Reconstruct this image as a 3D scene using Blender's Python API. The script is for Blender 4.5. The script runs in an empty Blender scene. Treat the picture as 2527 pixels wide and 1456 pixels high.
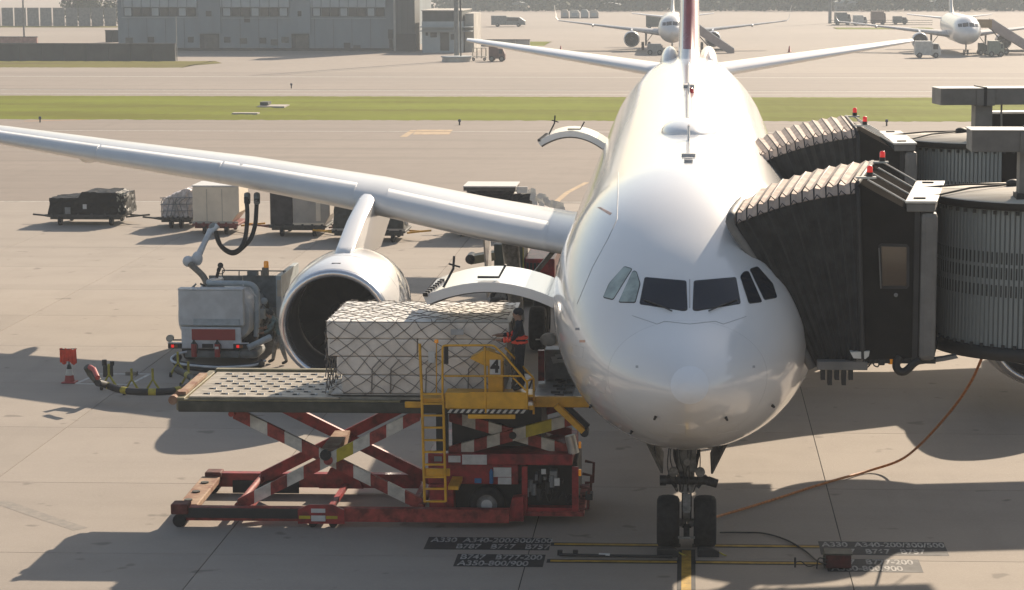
import bpy, math, random
from mathutils import Vector, Matrix
from mathutils.bvhtree import BVHTree

random.seed(7)
SC = bpy.context.scene
COL = SC.collection
R = math.radians

# ------------------------------------------------------------------ camera
F, CX, CY = 5700.0, 1481.5, 728.0            # focal length and principal point in 2527 px wide photo pixels
PITCH, YAW, CAMH = R(8.068), R(2.19), 11.75
CAM = Vector((0, 0, CAMH))
cam_data = bpy.data.cameras.new('camera')
cam = bpy.data.objects.new('camera', cam_data)
COL.objects.link(cam)
cam.location = CAM
cam.rotation_euler = (R(90) - PITCH, 0, YAW)
cam_data.sensor_width = 36
cam_data.lens = 36 * F / 2527
cam_data.shift_x = (1263.5 - CX) / 2527
cam_data.clip_start = 0.5
cam_data.clip_end = 9000
SC.camera = cam

# ------------------------------------------------------------------ sun, sky, exposure
SUN_DIR = Vector((0.77, 1.72, 1.0)).normalized()      # towards the sun: behind the aircraft, a little to the side
SUN_EL = math.asin(SUN_DIR.z)
SUN_AZ = math.atan2(SUN_DIR.x, SUN_DIR.y)
world = bpy.data.worlds.new('World')
SC.world = world
world.use_nodes = True
wn = world.node_tree.nodes
wl = world.node_tree.links
for n in list(wn):
    wn.remove(n)
sky = wn.new('ShaderNodeTexSky')
sky.sky_type = 'NISHITA'
sky.sun_disc = False
sky.sun_elevation = SUN_EL
sky.sun_rotation = SUN_AZ
sky.air_density = 1.2
sky.dust_density = 1.6
sky.ozone_density = 1.0
bg = wn.new('ShaderNodeBackground')
bg.inputs['Strength'].default_value = 0.07
wo = wn.new('ShaderNodeOutputWorld')
hs_ = wn.new('ShaderNodeHueSaturation')          # hazy sky: paler than clear air
hs_.inputs['Saturation'].default_value = .85
wl.new(sky.outputs[0], hs_.inputs['Color'])
wl.new(hs_.outputs[0], bg.inputs[0])
wl.new(bg.outputs[0], wo.inputs[0])
sun_data = bpy.data.lights.new('sun', 'SUN')
sun_data.energy = 5.0
sun_data.angle = R(0.5)
sun_data.color = (1.0, 0.84, 0.66)
sun = bpy.data.objects.new('sun', sun_data)
COL.objects.link(sun)
sun.rotation_euler = SUN_DIR.to_track_quat('Z', 'Y').to_euler()
sun.location = (60, 130, 80)
SC.view_settings.view_transform = 'Standard'
SC.view_settings.look = 'None'
SC.view_settings.exposure = 0.80
SC.view_settings.gamma = 1.0
SC.view_settings.use_curve_mapping = False
SC.render.engine = 'CYCLES'
SC.cycles.max_bounces = 6
SC.cycles.volume_bounces = 1
SC.cycles.caustics_reflective = False
SC.cycles.caustics_refractive = False

# ------------------------------------------------------------------ rays of the photograph -> points in the place
_r = Vector((math.cos(YAW), math.sin(YAW), 0))
_f = Vector((-math.sin(YAW) * math.cos(PITCH), math.cos(YAW) * math.cos(PITCH), -math.sin(PITCH)))
_u = Vector((-math.sin(YAW) * math.sin(PITCH), math.cos(YAW) * math.sin(PITCH), math.cos(PITCH)))
def ray(x, y):
    return (_f * F + _r * (x - CX) - _u * (y - CY)).normalized()
def P(x, y, Y):
    d = ray(x, y)
    return CAM + d * (Y / d.y)
def G(x, y, z=0.0):
    d = ray(x, y)
    return CAM + d * ((z - CAMH) / d.z)
def lerp(a, b, t):
    return a + (b - a) * t

# ------------------------------------------------------------------ materials
def C(r, g, b):
    f = lambda v: (v / 255) / 12.92 if v / 255 <= .04045 else ((v / 255 + .055) / 1.055) ** 2.4
    return (f(r), f(g), f(b))
_mats = {}
def M(name, col, rough=.5, metal=0.0, var=.15, scale=2.0, coat=0.0, bump=0.0, bscale=30.0, detail=4.0, emit=None, estr=0.0, spec=.5,
      col2=None, stretch=(1, 1, 1), rnd=0.0, trans=0.0):
    """plain painted / raw surface with procedural dirt: colour wanders between col and col2 with noise"""
    if name in _mats:
        return _mats[name]
    m = bpy.data.materials.new(name)
    m.use_nodes = True
    nt = m.node_tree
    b = nt.nodes['Principled BSDF']
    b.inputs['Roughness'].default_value = rough
    b.inputs['Metallic'].default_value = metal
    b.inputs['Specular IOR Level'].default_value = spec
    b.inputs['Coat Weight'].default_value = coat
    b.inputs['Coat Roughness'].default_value = .08
    if trans:
        b.inputs['Transmission Weight'].default_value = trans
    if col2 is None:
        col2 = tuple(c * (1 - var * 2) for c in col)
    tc = nt.nodes.new('ShaderNodeTexCoord')
    mp = nt.nodes.new('ShaderNodeMapping')
    mp.inputs['Scale'].default_value = stretch
    nt.links.new(tc.outputs['Object'], mp.inputs[0])
    nz = nt.nodes.new('ShaderNodeTexNoise')
    nz.inputs['Scale'].default_value = scale
    nz.inputs['Detail'].default_value = detail
    nz.inputs['Roughness'].default_value = .62
    nt.links.new(mp.outputs[0], nz.inputs['Vector'])
    rp = nt.nodes.new('ShaderNodeValToRGB')
    rp.color_ramp.elements[0].position = .36
    rp.color_ramp.elements[1].position = .64
    rp.color_ramp.elements[0].color = (*col2, 1)
    rp.color_ramp.elements[1].color = (*col, 1)
    nt.links.new(nz.outputs['Fac'], rp.inputs[0])
    out = rp.outputs[0]
    if rnd:
        oi = nt.nodes.new('ShaderNodeObjectInfo')
        mr = nt.nodes.new('ShaderNodeMapRange')
        mr.inputs['To Min'].default_value = 1 - rnd
        mr.inputs['To Max'].default_value = 1 + rnd
        nt.links.new(oi.outputs['Random'], mr.inputs[0])
        mx = nt.nodes.new('ShaderNodeVectorMath')
        mx.operation = 'SCALE'
        nt.links.new(out, mx.inputs[0])
        nt.links.new(mr.outputs[0], mx.inputs['Scale'])
        out = mx.outputs[0]
    nt.links.new(out, b.inputs['Base Color'])
    if rough < .98 and metal < .5 or metal >= .5:
        mr = nt.nodes.new('ShaderNodeMapRange')
        mr.inputs['To Min'].default_value = min(1, rough * 1.25)
        mr.inputs['To Max'].default_value = rough * .85
        nt.links.new(nz.outputs['Fac'], mr.inputs[0])
        nt.links.new(mr.outputs[0], b.inputs['Roughness'])
    if bump:
        nb = nt.nodes.new('ShaderNodeTexNoise')
        nb.inputs['Scale'].default_value = bscale
        nb.inputs['Detail'].default_value = 3
        nt.links.new(mp.outputs[0], nb.inputs['Vector'])
        bp = nt.nodes.new('ShaderNodeBump')
        bp.inputs['Strength'].default_value = bump
        bp.inputs['Distance'].default_value = .05
        nt.links.new(nb.outputs['Fac'], bp.inputs['Height'])
        nt.links.new(bp.outputs[0], b.inputs['Normal'])
    if emit:
        b.inputs['Emission Color'].default_value = (*emit, 1)
        b.inputs['Emission Strength'].default_value = estr
    _mats[name] = m
    return m

# ------------------------------------------------------------------ mesh builder
W = {}                                            # world offset of each object built here
class MB:
    def __init__(s):
        s.v, s.f, s.m, s.s = [], [], [], []
    def add(s, vs, fs, m=0, smooth=False):
        o = len(s.v)
        s.v += [Vector(p) for p in vs]
        for f in fs:
            s.f.append([i + o for i in f]); s.m.append(m); s.s.append(smooth)
        return s
    def box(s, x0, x1, y0, y1, z0, z1, m=0):
        return s.add([(x0, y0, z0), (x1, y0, z0), (x1, y1, z0), (x0, y1, z0), (x0, y0, z1), (x1, y0, z1), (x1, y1, z1), (x0, y1, z1)],
                     [(3, 2, 1, 0), (4, 5, 6, 7), (0, 1, 5, 4), (1, 2, 6, 5), (2, 3, 7, 6), (3, 0, 4, 7)], m)
    def hexa(s, a, b, m=0):
        """a: 4 points, b: 4 matching points"""
        return s.add(list(a) + list(b), [(3, 2, 1, 0), (4, 5, 6, 7), (0, 1, 5, 4), (1, 2, 6, 5), (2, 3, 7, 6), (3, 0, 4, 7)], m)
    def beam(s, p0, p1, w, h, m=0, up=(0, 0, 1)):
        p0, p1 = Vector(p0), Vector(p1)
        d = (p1 - p0).normalized()
        u = Vector(up)
        if abs(d.dot(u)) > .98:
            u = Vector((0, 1, 0))
        a = d.cross(u).normalized() * (w / 2)
        b = a.cross(d).normalized() * (h / 2)
        return s.hexa([p0 - a - b, p0 + a - b, p0 + a + b, p0 - a + b], [p1 - a - b, p1 + a - b, p1 + a + b, p1 - a + b], m)
    def prism(s, poly, ext, m=0):
        n = len(poly)
        poly = [Vector(p) for p in poly]
        e = Vector(ext)
        return s.add(poly + [p + e for p in poly], [tuple(range(n - 1, -1, -1)), tuple(range(n, 2 * n))] +
                     [(i, (i + 1) % n, n + (i + 1) % n, n + i) for i in range(n)], m)
    def loft(s, rings, m=0, smooth=True, closed=True, cap=True):
        n = len(rings[0])
        vs = [p for r in rings for p in r]
        fs = []
        for k in range(len(rings) - 1):
            for i in range(n if closed else n - 1):
                j = (i + 1) % n
                fs.append((k * n + i, k * n + j, (k + 1) * n + j, (k + 1) * n + i))
        s.add(vs, fs, m, smooth)
        if cap and closed:
            s.add(rings[0], [tuple(range(n - 1, -1, -1))], m)
            s.add(rings[-1], [tuple(range(n))], m)
        return s
    def lathe(s, o, axis, prof, n=24, m=0, smooth=True, cap=False, a0=0, a1=None):
        o = Vector(o); ax = Vector(axis).normalized()
        u = ax.cross(Vector((0, 0, 1)))
        if u.length < .1:
            u = Vector((1, 0, 0))
        u.normalize()
        w = ax.cross(u)
        full = a1 is None
        rings = []
        for t, r in prof:
            if full:
                an = [2 * math.pi * i / n for i in range(n)]
            else:
                an = [a0 + (a1 - a0) * i / (n - 1) for i in range(n)]
            rings.append([o + ax * t + u * (r * math.cos(a)) + w * (r * math.sin(a)) for a in an])
        return s.loft(rings, m, smooth, closed=full, cap=cap)
    def cyl(s, p0, p1, r0, r1=None, n=12, m=0, smooth=True, cap=True):
        p0, p1 = Vector(p0), Vector(p1)
        L = (p1 - p0).length
        return s.lathe(p0, p1 - p0, [(0, r0), (L, r0 if r1 is None else r1)], n, m, smooth, cap)
    def tube(s, pts, r, n=8, m=0, cap=True):
        pts = [Vector(p) for p in pts]
        rings = []
        prev = None
        for i, p in enumerate(pts):
            d = (pts[min(i + 1, len(pts) - 1)] - pts[max(i - 1, 0)]).normalized()
            if prev is None:
                u = d.cross(Vector((0, 0, 1)))
                if u.length < .05:
                    u = d.cross(Vector((0, 1, 0)))
            else:
                u = prev - d * prev.dot(d)
            u.normalize(); prev = u
            w = d.cross(u)
            rr = r[i] if isinstance(r, (list, tuple)) else r
            rings.append([p + u * (rr * math.cos(2 * math.pi * k / n)) + w * (rr * math.sin(2 * math.pi * k / n)) for k in range(n)])
        return s.loft(rings, m, True, True, cap)
    def ball(s, c, r, n=12, k=8, m=0, sc=(1, 1, 1)):
        c = Vector(c)
        rings = []
        for i in range(k + 1):
            a = math.pi * (i / k) * .998 + .001 * math.pi
            rings.append([c + Vector((sc[0] * r * math.sin(a) * math.cos(2 * math.pi * j / n), sc[1] * r * math.sin(a) * math.sin(2 * math.pi * j / n), sc[2] * r * math.cos(a))) for j in range(n)])
        return s.loft(rings[::-1], m, True, True, True)
    def build(s, name, mats, parent=None, bevel=0.0, at=None):
        off = W[parent] if parent is not None else Vector(at or (0, 0, 0))
        me = bpy.data.meshes.new(name)
        me.from_pydata([tuple(p - off) for p in s.v], [], s.f)
        for m in (mats if isinstance(mats, (list, tuple)) else [mats]):
            me.materials.append(m)
        me.polygons.foreach_set('material_index', s.m)
        me.polygons.foreach_set('use_smooth', s.s)
        me.update()
        o = bpy.data.objects.new(name, me)
        COL.objects.link(o)
        if parent is not None:
            o.parent = parent
        else:
            o.location = off
        W[o] = off
        if bevel:
            b = o.modifiers.new('bevel', 'BEVEL')
            b.width = bevel; b.segments = 2; b.limit_method = 'ANGLE'; b.angle_limit = R(40)
        return o

def tag(o, label=None, cat=None, group=None, kind=None):
    if label: o['label'] = label
    if cat: o['category'] = cat
    if group: o['group'] = group
    if kind: o['kind'] = kind
    return o
def thing(name, label, cat, loc=(0, 0, 0), group=None):
    o = bpy.data.objects.new(name, None)
    o.empty_display_size = .3
    COL.objects.link(o)
    o.location = loc
    W[o] = Vector(loc)
    return tag(o, label, cat, group)
def copy_tree(o, parent=None):
    c = o.copy()
    COL.objects.link(c)
    if parent is not None:
        c.parent = parent
    W[c] = W.get(o, Vector())
    for ch in list(o.children):
        copy_tree(ch, c)
    return c
def share(src, name, parent, mw):
    """one more piece using src's mesh, placed by matrix mw (local to its parent)"""
    o = bpy.data.objects.new(name, src.data)
    COL.objects.link(o)
    o.parent = parent
    o.matrix_local = mw
    W[o] = W[parent]
    return o
def text(name, body, size, loc, rot, mat, parent, extrude=.002, off=.0, align='CENTER', sx=1.0):
    cu = bpy.data.curves.new(name + '_font', 'FONT')
    cu.body = body; cu.size = size; cu.align_x = align; cu.align_y = 'CENTER'
    cu.extrude = extrude; cu.offset = off
    cu.materials.append(mat)
    tmp = bpy.data.objects.new(name + '_font', cu)
    COL.objects.link(tmp)
    dg = bpy.context.evaluated_depsgraph_get(); dg.update()
    me = bpy.data.meshes.new_from_object(tmp.evaluated_get(dg))
    bpy.data.objects.remove(tmp)
    me.materials.clear(); me.materials.append(mat)
    o = bpy.data.objects.new(name, me)
    COL.objects.link(o)
    o.parent = parent
    o.location = Vector(loc) - W[parent]
    o.rotation_euler = rot
    o.scale = (sx, 1, 1)
    W[o] = W[parent]
    return o
def bez(p0, p1, p2, n):
    p0, p1, p2 = Vector(p0), Vector(p1), Vector(p2)
    return [p0 * (1 - t) ** 2 + p1 * (2 * t * (1 - t)) + p2 * t * t for t in [i / n for i in range(n + 1)]]
def smooth_path(pts, n=6):
    pts = [Vector(p) for p in pts]
    out = []
    for i in range(len(pts) - 1):
        a, b, c, d = pts[max(i - 1, 0)], pts[i], pts[i + 1], pts[min(i + 2, len(pts) - 1)]
        for k in range(n):
            t = k / n
            out.append(.5 * ((2 * b) + (c - a) * t + (2 * a - 5 * b + 4 * c - d) * t * t + (3 * b - a - 3 * c + d) * t ** 3))
    out.append(pts[-1])
    return out
def table(xs, ys):
    """monotone cubic interpolation"""
    n = len(xs)
    d = [(ys[i + 1] - ys[i]) / (xs[i + 1] - xs[i]) for i in range(n - 1)]
    m = [d[0]] + [0 if d[i - 1] * d[i] <= 0 else 2 * d[i - 1] * d[i] / (d[i - 1] + d[i]) for i in range(1, n - 1)] + [d[-1]]
    def f(x):
        if x <= xs[0]: return ys[0]
        if x >= xs[-1]: return ys[-1]
        i = max(k for k in range(n - 1) if xs[k] <= x)
        h = xs[i + 1] - xs[i]; t = (x - xs[i]) / h
        return ((2 * t ** 3 - 3 * t ** 2 + 1) * ys[i] + (t ** 3 - 2 * t ** 2 + t) * h * m[i] + (-2 * t ** 3 + 3 * t ** 2) * ys[i + 1] + (t ** 3 - t ** 2) * h * m[i + 1])
    return f
# ================================================================== SETTING
def sheet(name, x0, x1, y0, y1, z, mat, kind='structure', poly=None):
    mb = MB()
    pts = poly or [(x0, y0), (x1, y0), (x1, y1), (x0, y1)]
    mb.add([(p[0], p[1], z) for p in pts], [tuple(range(len(pts)))])
    o = mb.build(name, mat)
    o['kind'] = kind
    return o

def pavement_mat(name, c1, c2, streak, big=.05, rough=.85, rnd=0.0, spots=0.0):
    """worn concrete: broad stains, fine grain, streaks along x and dark drops"""
    m = bpy.data.materials.new(name); m.use_nodes = True
    nt = m.node_tree; b = nt.nodes['Principled BSDF']
    b.inputs['Roughness'].default_value = rough
    b.inputs['Specular IOR Level'].default_value = .3
    geo = nt.nodes.new('ShaderNodeNewGeometry')
    def noise(scale, sc=(1, 1, 1), det=5, lo=.35, hi=.65, rough=.6):
        mp = nt.nodes.new('ShaderNodeMapping'); mp.inputs['Scale'].default_value = sc
        nt.links.new(geo.outputs['Position'], mp.inputs[0])
        n = nt.nodes.new('ShaderNodeTexNoise'); n.inputs['Scale'].default_value = scale; n.inputs['Detail'].default_value = det
        n.inputs['Roughness'].default_value = rough
        nt.links.new(mp.outputs[0], n.inputs['Vector'])
        r = nt.nodes.new('ShaderNodeMapRange'); r.inputs['From Min'].default_value = lo; r.inputs['From Max'].default_value = hi
        nt.links.new(n.outputs['Fac'], r.inputs[0])
        return r.outputs[0]
    def mix(a, bcol, fac, mode='MIX', amt=1.0):
        x = nt.nodes.new('ShaderNodeMix'); x.data_type = 'RGBA'; x.blend_type = mode
        if amt != 1.0:
            mm = nt.nodes.new('ShaderNodeMath'); mm.operation = 'MULTIPLY'; mm.inputs[1].default_value = amt
            nt.links.new(fac, mm.inputs[0]); fac = mm.outputs[0]
        nt.links.new(fac, x.inputs['Factor'])
        for i, v in ((6, a), (7, bcol)):
            if isinstance(v, tuple): x.inputs[i].default_value = (*v, 1)
            else: nt.links.new(v, x.inputs[i])
        return x.outputs[2]
    base = mix(c1, c2, noise(big))
    base = mix(base, tuple(c * .78 for c in c2), noise(.6, det=8, lo=.45, hi=.8), amt=.45)
    base = mix(base, streak, noise(.5, (.035, 1, 1), 6, .5, .75), amt=.8)
    base = mix(base, tuple(c * .8 for c in c2), noise(.9, (1, .12, 1), 5, .56, .75), amt=.35)
    base = mix(base, tuple(min(1, c * 1.18) for c in c1), noise(14, det=2, lo=.5, hi=.75), amt=.35)
    if spots:
        base = mix(base, tuple(c * .45 for c in c2), noise(1.1, det=2, lo=.66, hi=.72), amt=spots)
    if rnd:
        oi = nt.nodes.new('ShaderNodeObjectInfo')
        mr = nt.nodes.new('ShaderNodeMapRange'); mr.inputs['To Min'].default_value = 1 - rnd; mr.inputs['To Max'].default_value = 1 + rnd
        nt.links.new(oi.outputs['Random'], mr.inputs[0])
        s = nt.nodes.new('ShaderNodeVectorMath'); s.operation = 'SCALE'
        nt.links.new(base, s.inputs[0]); nt.links.new(mr.outputs[0], s.inputs['Scale']); base = s.outputs[0]
    nt.links.new(base, b.inputs['Base Color'])
    nb = nt.nodes.new('ShaderNodeTexNoise'); nb.inputs['Scale'].default_value = 25; nb.inputs['Detail'].default_value = 4
    nt.links.new(geo.outputs['Position'], nb.inputs['Vector'])
    bp = nt.nodes.new('ShaderNodeBump'); bp.inputs['Strength'].default_value = .25; bp.inputs['Distance'].default_value = .02
    nt.links.new(nb.outputs['Fac'], bp.inputs['Height']); nt.links.new(bp.outputs[0], b.inputs['Normal'])
    return m

m_slab = pavement_mat('slab_concrete', (.325, .285, .242), (.288, .252, .214), (.262, .230, .196), rnd=.055, spots=.6)
m_joint = M('joint_filler', (.03, .028, .026), rough=.95)
m_apron = pavement_mat('apron_concrete', (.318, .278, .238), (.275, .242, .208), (.24, .21, .18))
m_taxi = pavement_mat('taxiway_concrete', (.24, .20, .168), (.20, .168, .142), (.155, .132, .113), big=.03)
m_far = pavement_mat('far_concrete', (.29, .247, .208), (.25, .213, .18), (.21, .18, .154), big=.02)
m_grass = M('grass', (.170, .200, .012), rough=.95, spec=.05, scale=.16, detail=10, col2=(.125, .128, .010), stretch=(.22, 1, 1), bump=.3, bscale=2.0)
m_grass2 = M('dry_grass', (.165, .155, .025), rough=.95, spec=.05, scale=.1, detail=8, col2=(.12, .10, .03), stretch=(.3, 1, 1))
m_white_line = M('white_road_paint', (.62, .60, .55), rough=.7, scale=3, var=.2)
m_yellow_line = M('yellow_road_paint', (.50, .30, .02), rough=.65, scale=4, var=.22)
m_pale_yellow = M('worn_yellow_paint', (.42, .29, .16), rough=.7, scale=2, var=.15)
m_black_line = M('black_road_paint', (.022, .023, .024), rough=.7, scale=4)
m_letter = M('lettering_paint', (.42, .41, .39), rough=.7, scale=5, var=.3)

# ground to the horizon, joint bed under the slabs
sheet('ground', -2500, 2500, -300, 4500, -.30, m_far)
ap = MB()
ap.add([(-42, 32, -.014), (26, 32, -.014), (26, 102.8, -.014), (-42, 102.8, -.014)], [(0, 1, 2, 3)])
apron = ap.build('apron', m_joint); apron['kind'] = 'structure'
J = 6.4
sm = MB(); g = .011
h = J / 2 - g
sm.add([(-h, -h, 0), (h, -h, 0), (h, h, 0), (-h, h, 0), (-h - .001, -h - .001, -.014), (h + .001, -h - .001, -.014), (h + .001, h + .001, -.014), (-h - .001, h + .001, -.014)],
       [(0, 1, 2, 3), (4, 5, 1, 0), (5, 6, 2, 1), (6, 7, 3, 2), (7, 4, 0, 3)])
slab0 = None
for iy in range(-1, 10):
    yc = 45.2 - J / 2 + iy * J
    if yc > 102: continue
    for ix in range(-6, 4):
        xc = ix * J
        if xc < -.32 * yc - 6 or xc > .17 * yc + 9: continue
        if slab0 is None:
            slab0 = sm.build('concrete_slab', m_slab, apron)
            s = slab0
        else:
            s = slab0.copy(); COL.objects.link(s); s.parent = apron
        s.location = (xc, yc, 0)
# surrounding concrete in one level
def ring(name, outer, inner, z, mat):
    x0, x1, y0, y1 = outer; a0, a1, b0, b1 = inner
    mb = MB()
    for q in ((x0, a0, y0, y1), (a1, x1, y0, y1), (a0, a1, y0, b0), (a0, a1, b1, y1)):
        mb.add([(q[0], q[2], z), (q[1], q[2], z), (q[1], q[3], z), (q[0], q[3], z)], [(0, 1, 2, 3)])
    o = mb.build(name, mat); o['kind'] = 'structure'; return o
ring('apron_surround', (-400, 400, -60, 115.6), (-42, 26, 32, 102.8), -.002, m_apron)
sheet('taxilane', -400, 400, 115.6, 178.85, -.004, m_taxi)
sheet('taxiway', -400, 400, 178.85, 262, -.004, pavement_mat('old_taxiway_concrete', (.26, .218, .184), (.22, .188, .16), (.17, .147, .13), big=.02))
sheet('far_apron', -800, 800, 262, 1500, -.006, m_far)
# grass strip between the taxiways: uneven low turf
def turf(name, poly, z, mat, nx, ny, x0, x1, y0, y1, hgt=.14, seed=1):
    rnd = random.Random(seed)
    mb = MB(); vs = []; fs = []
    for j in range(ny + 1):
        for i in range(nx + 1):
            e = .35 * (rnd.random() - .5) if j in (0, ny) else 0
            vs.append((lerp(x0, x1, i / nx), lerp(y0, y1, j / ny) + e * 2, z if j in (0, ny) else z + hgt * (.4 + .6 * rnd.random())))
    for j in range(ny):
        for i in range(nx):
            a = j * (nx + 1) + i
            fs.append((a, a + 1, a + nx + 2, a + nx + 1))
    mb.add(vs, fs, 0, True)
    o = mb.build(name, mat); o['kind'] = 'stuff'; return o
turf('grass', None, 0, m_grass, 420, 14, -90, 70, 179.0, 212.3)
turf('grass', None, 0, m_grass2, 160, 6, -120, -60, 273, 291.8, seed=2)
mbg = MB(); c0 = G(470, 163); tip = G(548, 156)
mbg.add([(-60, 273, .05), (tip.x - 3, 277, .03), (tip.x, tip.y, .01), (tip.x - 6, 290, .03), (-60, 291.8, .05)], [(0, 1, 2, 3, 4)])
o = mbg.build('grass', m_grass2); o['kind'] = 'stuff'
turf('grass', None, 0, m_grass2, 120, 3, -150, -85, 456, 468, seed=3)
turf('grass', None, 0, m_grass, 60, 3, G(1215, 104).x, G(1360, 104).x, 352, 372, seed=4)
turf('grass', None, 0, m_grass, 160, 3, G(2050, 66).x, G(2280, 66).x, 448, 462, seed=5)
# painted taxiway lines
def line(pts, w, mat, z=.004, name='painted_line'):
    pts = [Vector((p[0], p[1], 0)) for p in pts]
    mb = MB(); vs = []
    for i, p in enumerate(pts):
        d = (pts[min(i + 1, len(pts) - 1)] - pts[max(i - 1, 0)]).normalized()
        nrm = Vector((-d.y, d.x, 0)) * (w / 2)
        vs += [p + nrm + Vector((0, 0, z)), p - nrm + Vector((0, 0, z))]
    mb.add(vs, [(2 * i, 2 * i + 1, 2 * i + 3, 2 * i + 2) for i in range(len(pts) - 1)])
    o = mb.build(name, mat); o['kind'] = 'structure'; return o
line([(-120, 250.4), (120, 250.4)], .55, m_white_line)
line([(-120, 223.6), (120, 223.6)], .5, m_black_line)
line([(-120, 222.6), (120, 222.6)], .45, m_white_line)
line([(-120, 216.2), (120, 216.2)], .35, m_white_line)
line([(-120, 166.6), (120, 166.6)], .22, m_white_line)
line([G(995, 338), G(1022, 321)], .5, m_pale_yellow)
b0 = [G(1018, 332), G(1108, 332), G(1118, 320), G(1030, 320)]
sheet('painted_line', 0, 0, 0, 0, .004, m_pale_yellow, poly=[(p.x, p.y) for p in b0])
line([G(1366, 512), G(1376, 495), G(1400, 475), G(1448, 450)], .3, m_pale_yellow)
line([G(0, 497), G(1440, 499)], .16, m_white_line)
line([G(60, 299), G(250, 294)], .4, M('orange_paint', (.5, .25, .1), rough=.8), name='painted_line')
# kerbed concrete pads in the grass
def pad(x0, x1, y, d, lid):
    a, b = G(x0, y), G(x1, y)
    t = thing('drain_pit', 'pale concrete drain pit with a dark lid in the grass strip' if lid else 'low pale concrete slab sunk in the grass strip', 'drain', ((a.x + b.x) / 2, a.y, 0))
    MB().box(a.x, b.x, a.y, a.y + d, 0, .2).build('kerb', M('pale_concrete', (.42, .38, .33), rough=.9), t)
    if lid:
        MB().box(a.x + .8, b.x - 2.2, a.y + d * .3, a.y + d * .9, .262, .5).build('lid', M('drain_lid', (.05, .06, .045), rough=.8), t)
pad(634, 702, 268, 2.6, True)
pad(572, 636, 285, 1.0, False)

# ------------------------------------------------------------------ stand markings under the nose wheel
def stand_strip(x0, x1, y0, y1, edge=.09):
    sheet('stand_marking', x0 - edge, x1 + edge, y0 - edge, y1 + edge, .003, m_black_line)
    sheet('stand_marking', x0, x1, y0, y1, .007, m_yellow_line)
stand_strip(-.095, .095, 33, 45.85, .085)
for (yy, x1a) in ((46.27, 2.72), (44.92, 2.72)):
    for s in (-1, 1):
        xa, xb = (.19, x1a) if s > 0 else (-x1a, -.19)
        stand_strip(xa, xb, yy - .075, yy + .075, .07)
def text_plate(x0, x1, y0, y1, rows, shear=.0):
    t = MB().add([(x0, y0, .004), (x1, y0, .004), (x1 + shear, y1, .004), (x0 + shear, y1, .004)], [(0, 1, 2, 3)]).build('stand_text_plate', m_black_line)
    t['kind'] = 'structure'
    n = len(rows)
    for i, (r, xx) in enumerate(rows):
        text('lettering', r, .52, (xx, y1 - (i + .5) * (y1 - y0) / n, .006), (0, 0, 0), m_letter, t, .001, .012, 'LEFT', .47)
L1, L2 = 'A330  A340-200/300/500', 'B787   B767   B757'
L3, L4 = 'B747   B777-200', 'A350-800/900'
a, b = G(2033, 1338), G(2350, 1369)
text_plate(2.72, 5.3, 45.62, 46.72, [(L1, 2.78), (L2, 2.92)])
text_plate(2.78, 4.65, 44.30, 45.30, [(L3, 2.86), (L4, 2.86)])
text_plate(-5.36, -2.80, 45.75, 46.78, [(L1, -5.28), (L2, -4.72)])
text_plate(-4.62, -2.84, 44.42, 45.40, [(L3, -4.55), (L4, -4.55)])

# ------------------------------------------------------------------ hydrant pit rectangle
pr = [G(187, 947), G(318, 949), G(370, 923), G(243, 923)]
for i in range(4):
    p, q = pr[i], pr[(i + 1) % 4]
    line([p, q], .11, m_white_line, .004 + .001 * (i % 2), 'painted_line')
# tyre smear on the apron at the lower edge
line([G(0, 1238), G(120, 1280), G(200, 1306)], .35, M('tyre_smear', (.20, .182, .16), rough=.9, scale=5, col2=(.27, .24, .205)), .003, 'tyre_mark')
# ================================================================== FAR BACKGROUND
m_hang = M('hangar_cladding', (.21, .245, .265), rough=.7, scale=.25, var=.10, stretch=(1, 1, .3))
m_hang2 = M('hangar_pale_panel', (.36, .40, .41), rough=.6, scale=.5, var=.08)
m_dark = M('dark_paint', (.035, .037, .036), rough=.6)
m_win = M('dusty_glass', (.05, .055, .055), rough=.25, var=.25, scale=.6)
m_door = M('roller_door', (.10, .10, .085), rough=.7)
m_pale = M('pale_wall', (.50, .47, .42), rough=.8, scale=.4)
HY = 329.0
def HX(x): return P(x, 60, HY).x
def HZ(y): return P(600, y, HY).z
hang = thing('hangar', 'long grey hangar with a window band and two doorways beyond the taxiway', 'hangar', (HX(640), HY, 0))
w = MB()
zt = 13.0
w.box(HX(291), HX(978), HY, HY + 45, -.2, zt)
w.build('wall', m_hang, hang)
for (xa, xb) in ((303, 488), (546, 715), (768, 953)):
    n = 8 if xb - xa > 175 else 7
    mb = MB(); mb.box(HX(xa), HX(xb), HY - .45, HY - .004, HZ(17.5), zt - 1)
    fas = mb.build('fascia', m_hang2, hang)
    for i in range(n):
        x0, x1 = HX(lerp(xa + 3, xb - 3, i / n)), HX(lerp(xa + 3, xb - 3, (i + 1) / n))
        f = MB().box(x0 + .06, x1 - .06, HY - .16, HY - .004, HZ(40), HZ(19)).build('window', m_dark, hang)
        MB().box(x0 + .16, x1 - .16, HY - .19, HY - .163, HZ(39), HZ(20)).build('pane', m_win if i % 3 else m_hang2, f)
        MB().box(x0, x0 + .12, HY - .52, HY - .453, HZ(17.2), zt - 1.1).build('panel_joint', m_hang, fas)
for (xa, xb) in ((490, 545), (716, 767)):
    MB().box(HX(xa), HX(xb), HY - .30, HY - .002, HZ(82), zt - .3).build('pier', m_hang, hang)
    d = MB().box(HX(xa + 3), HX(xb - 5), HY - .12, HY - .004, 0, HZ(84)).build('door', m_dark, hang)
    MB().box(HX(xa + 14), HX(xb - 6), HY - .16, HY - .123, 0, HZ(86)).build('door_leaf', m_door, d)
    MB().box(HX(xa + 20), HX(xb - 22), HY - .36, HY - .303, HZ(40), HZ(27)).build('window', m_dark, hang)
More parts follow.
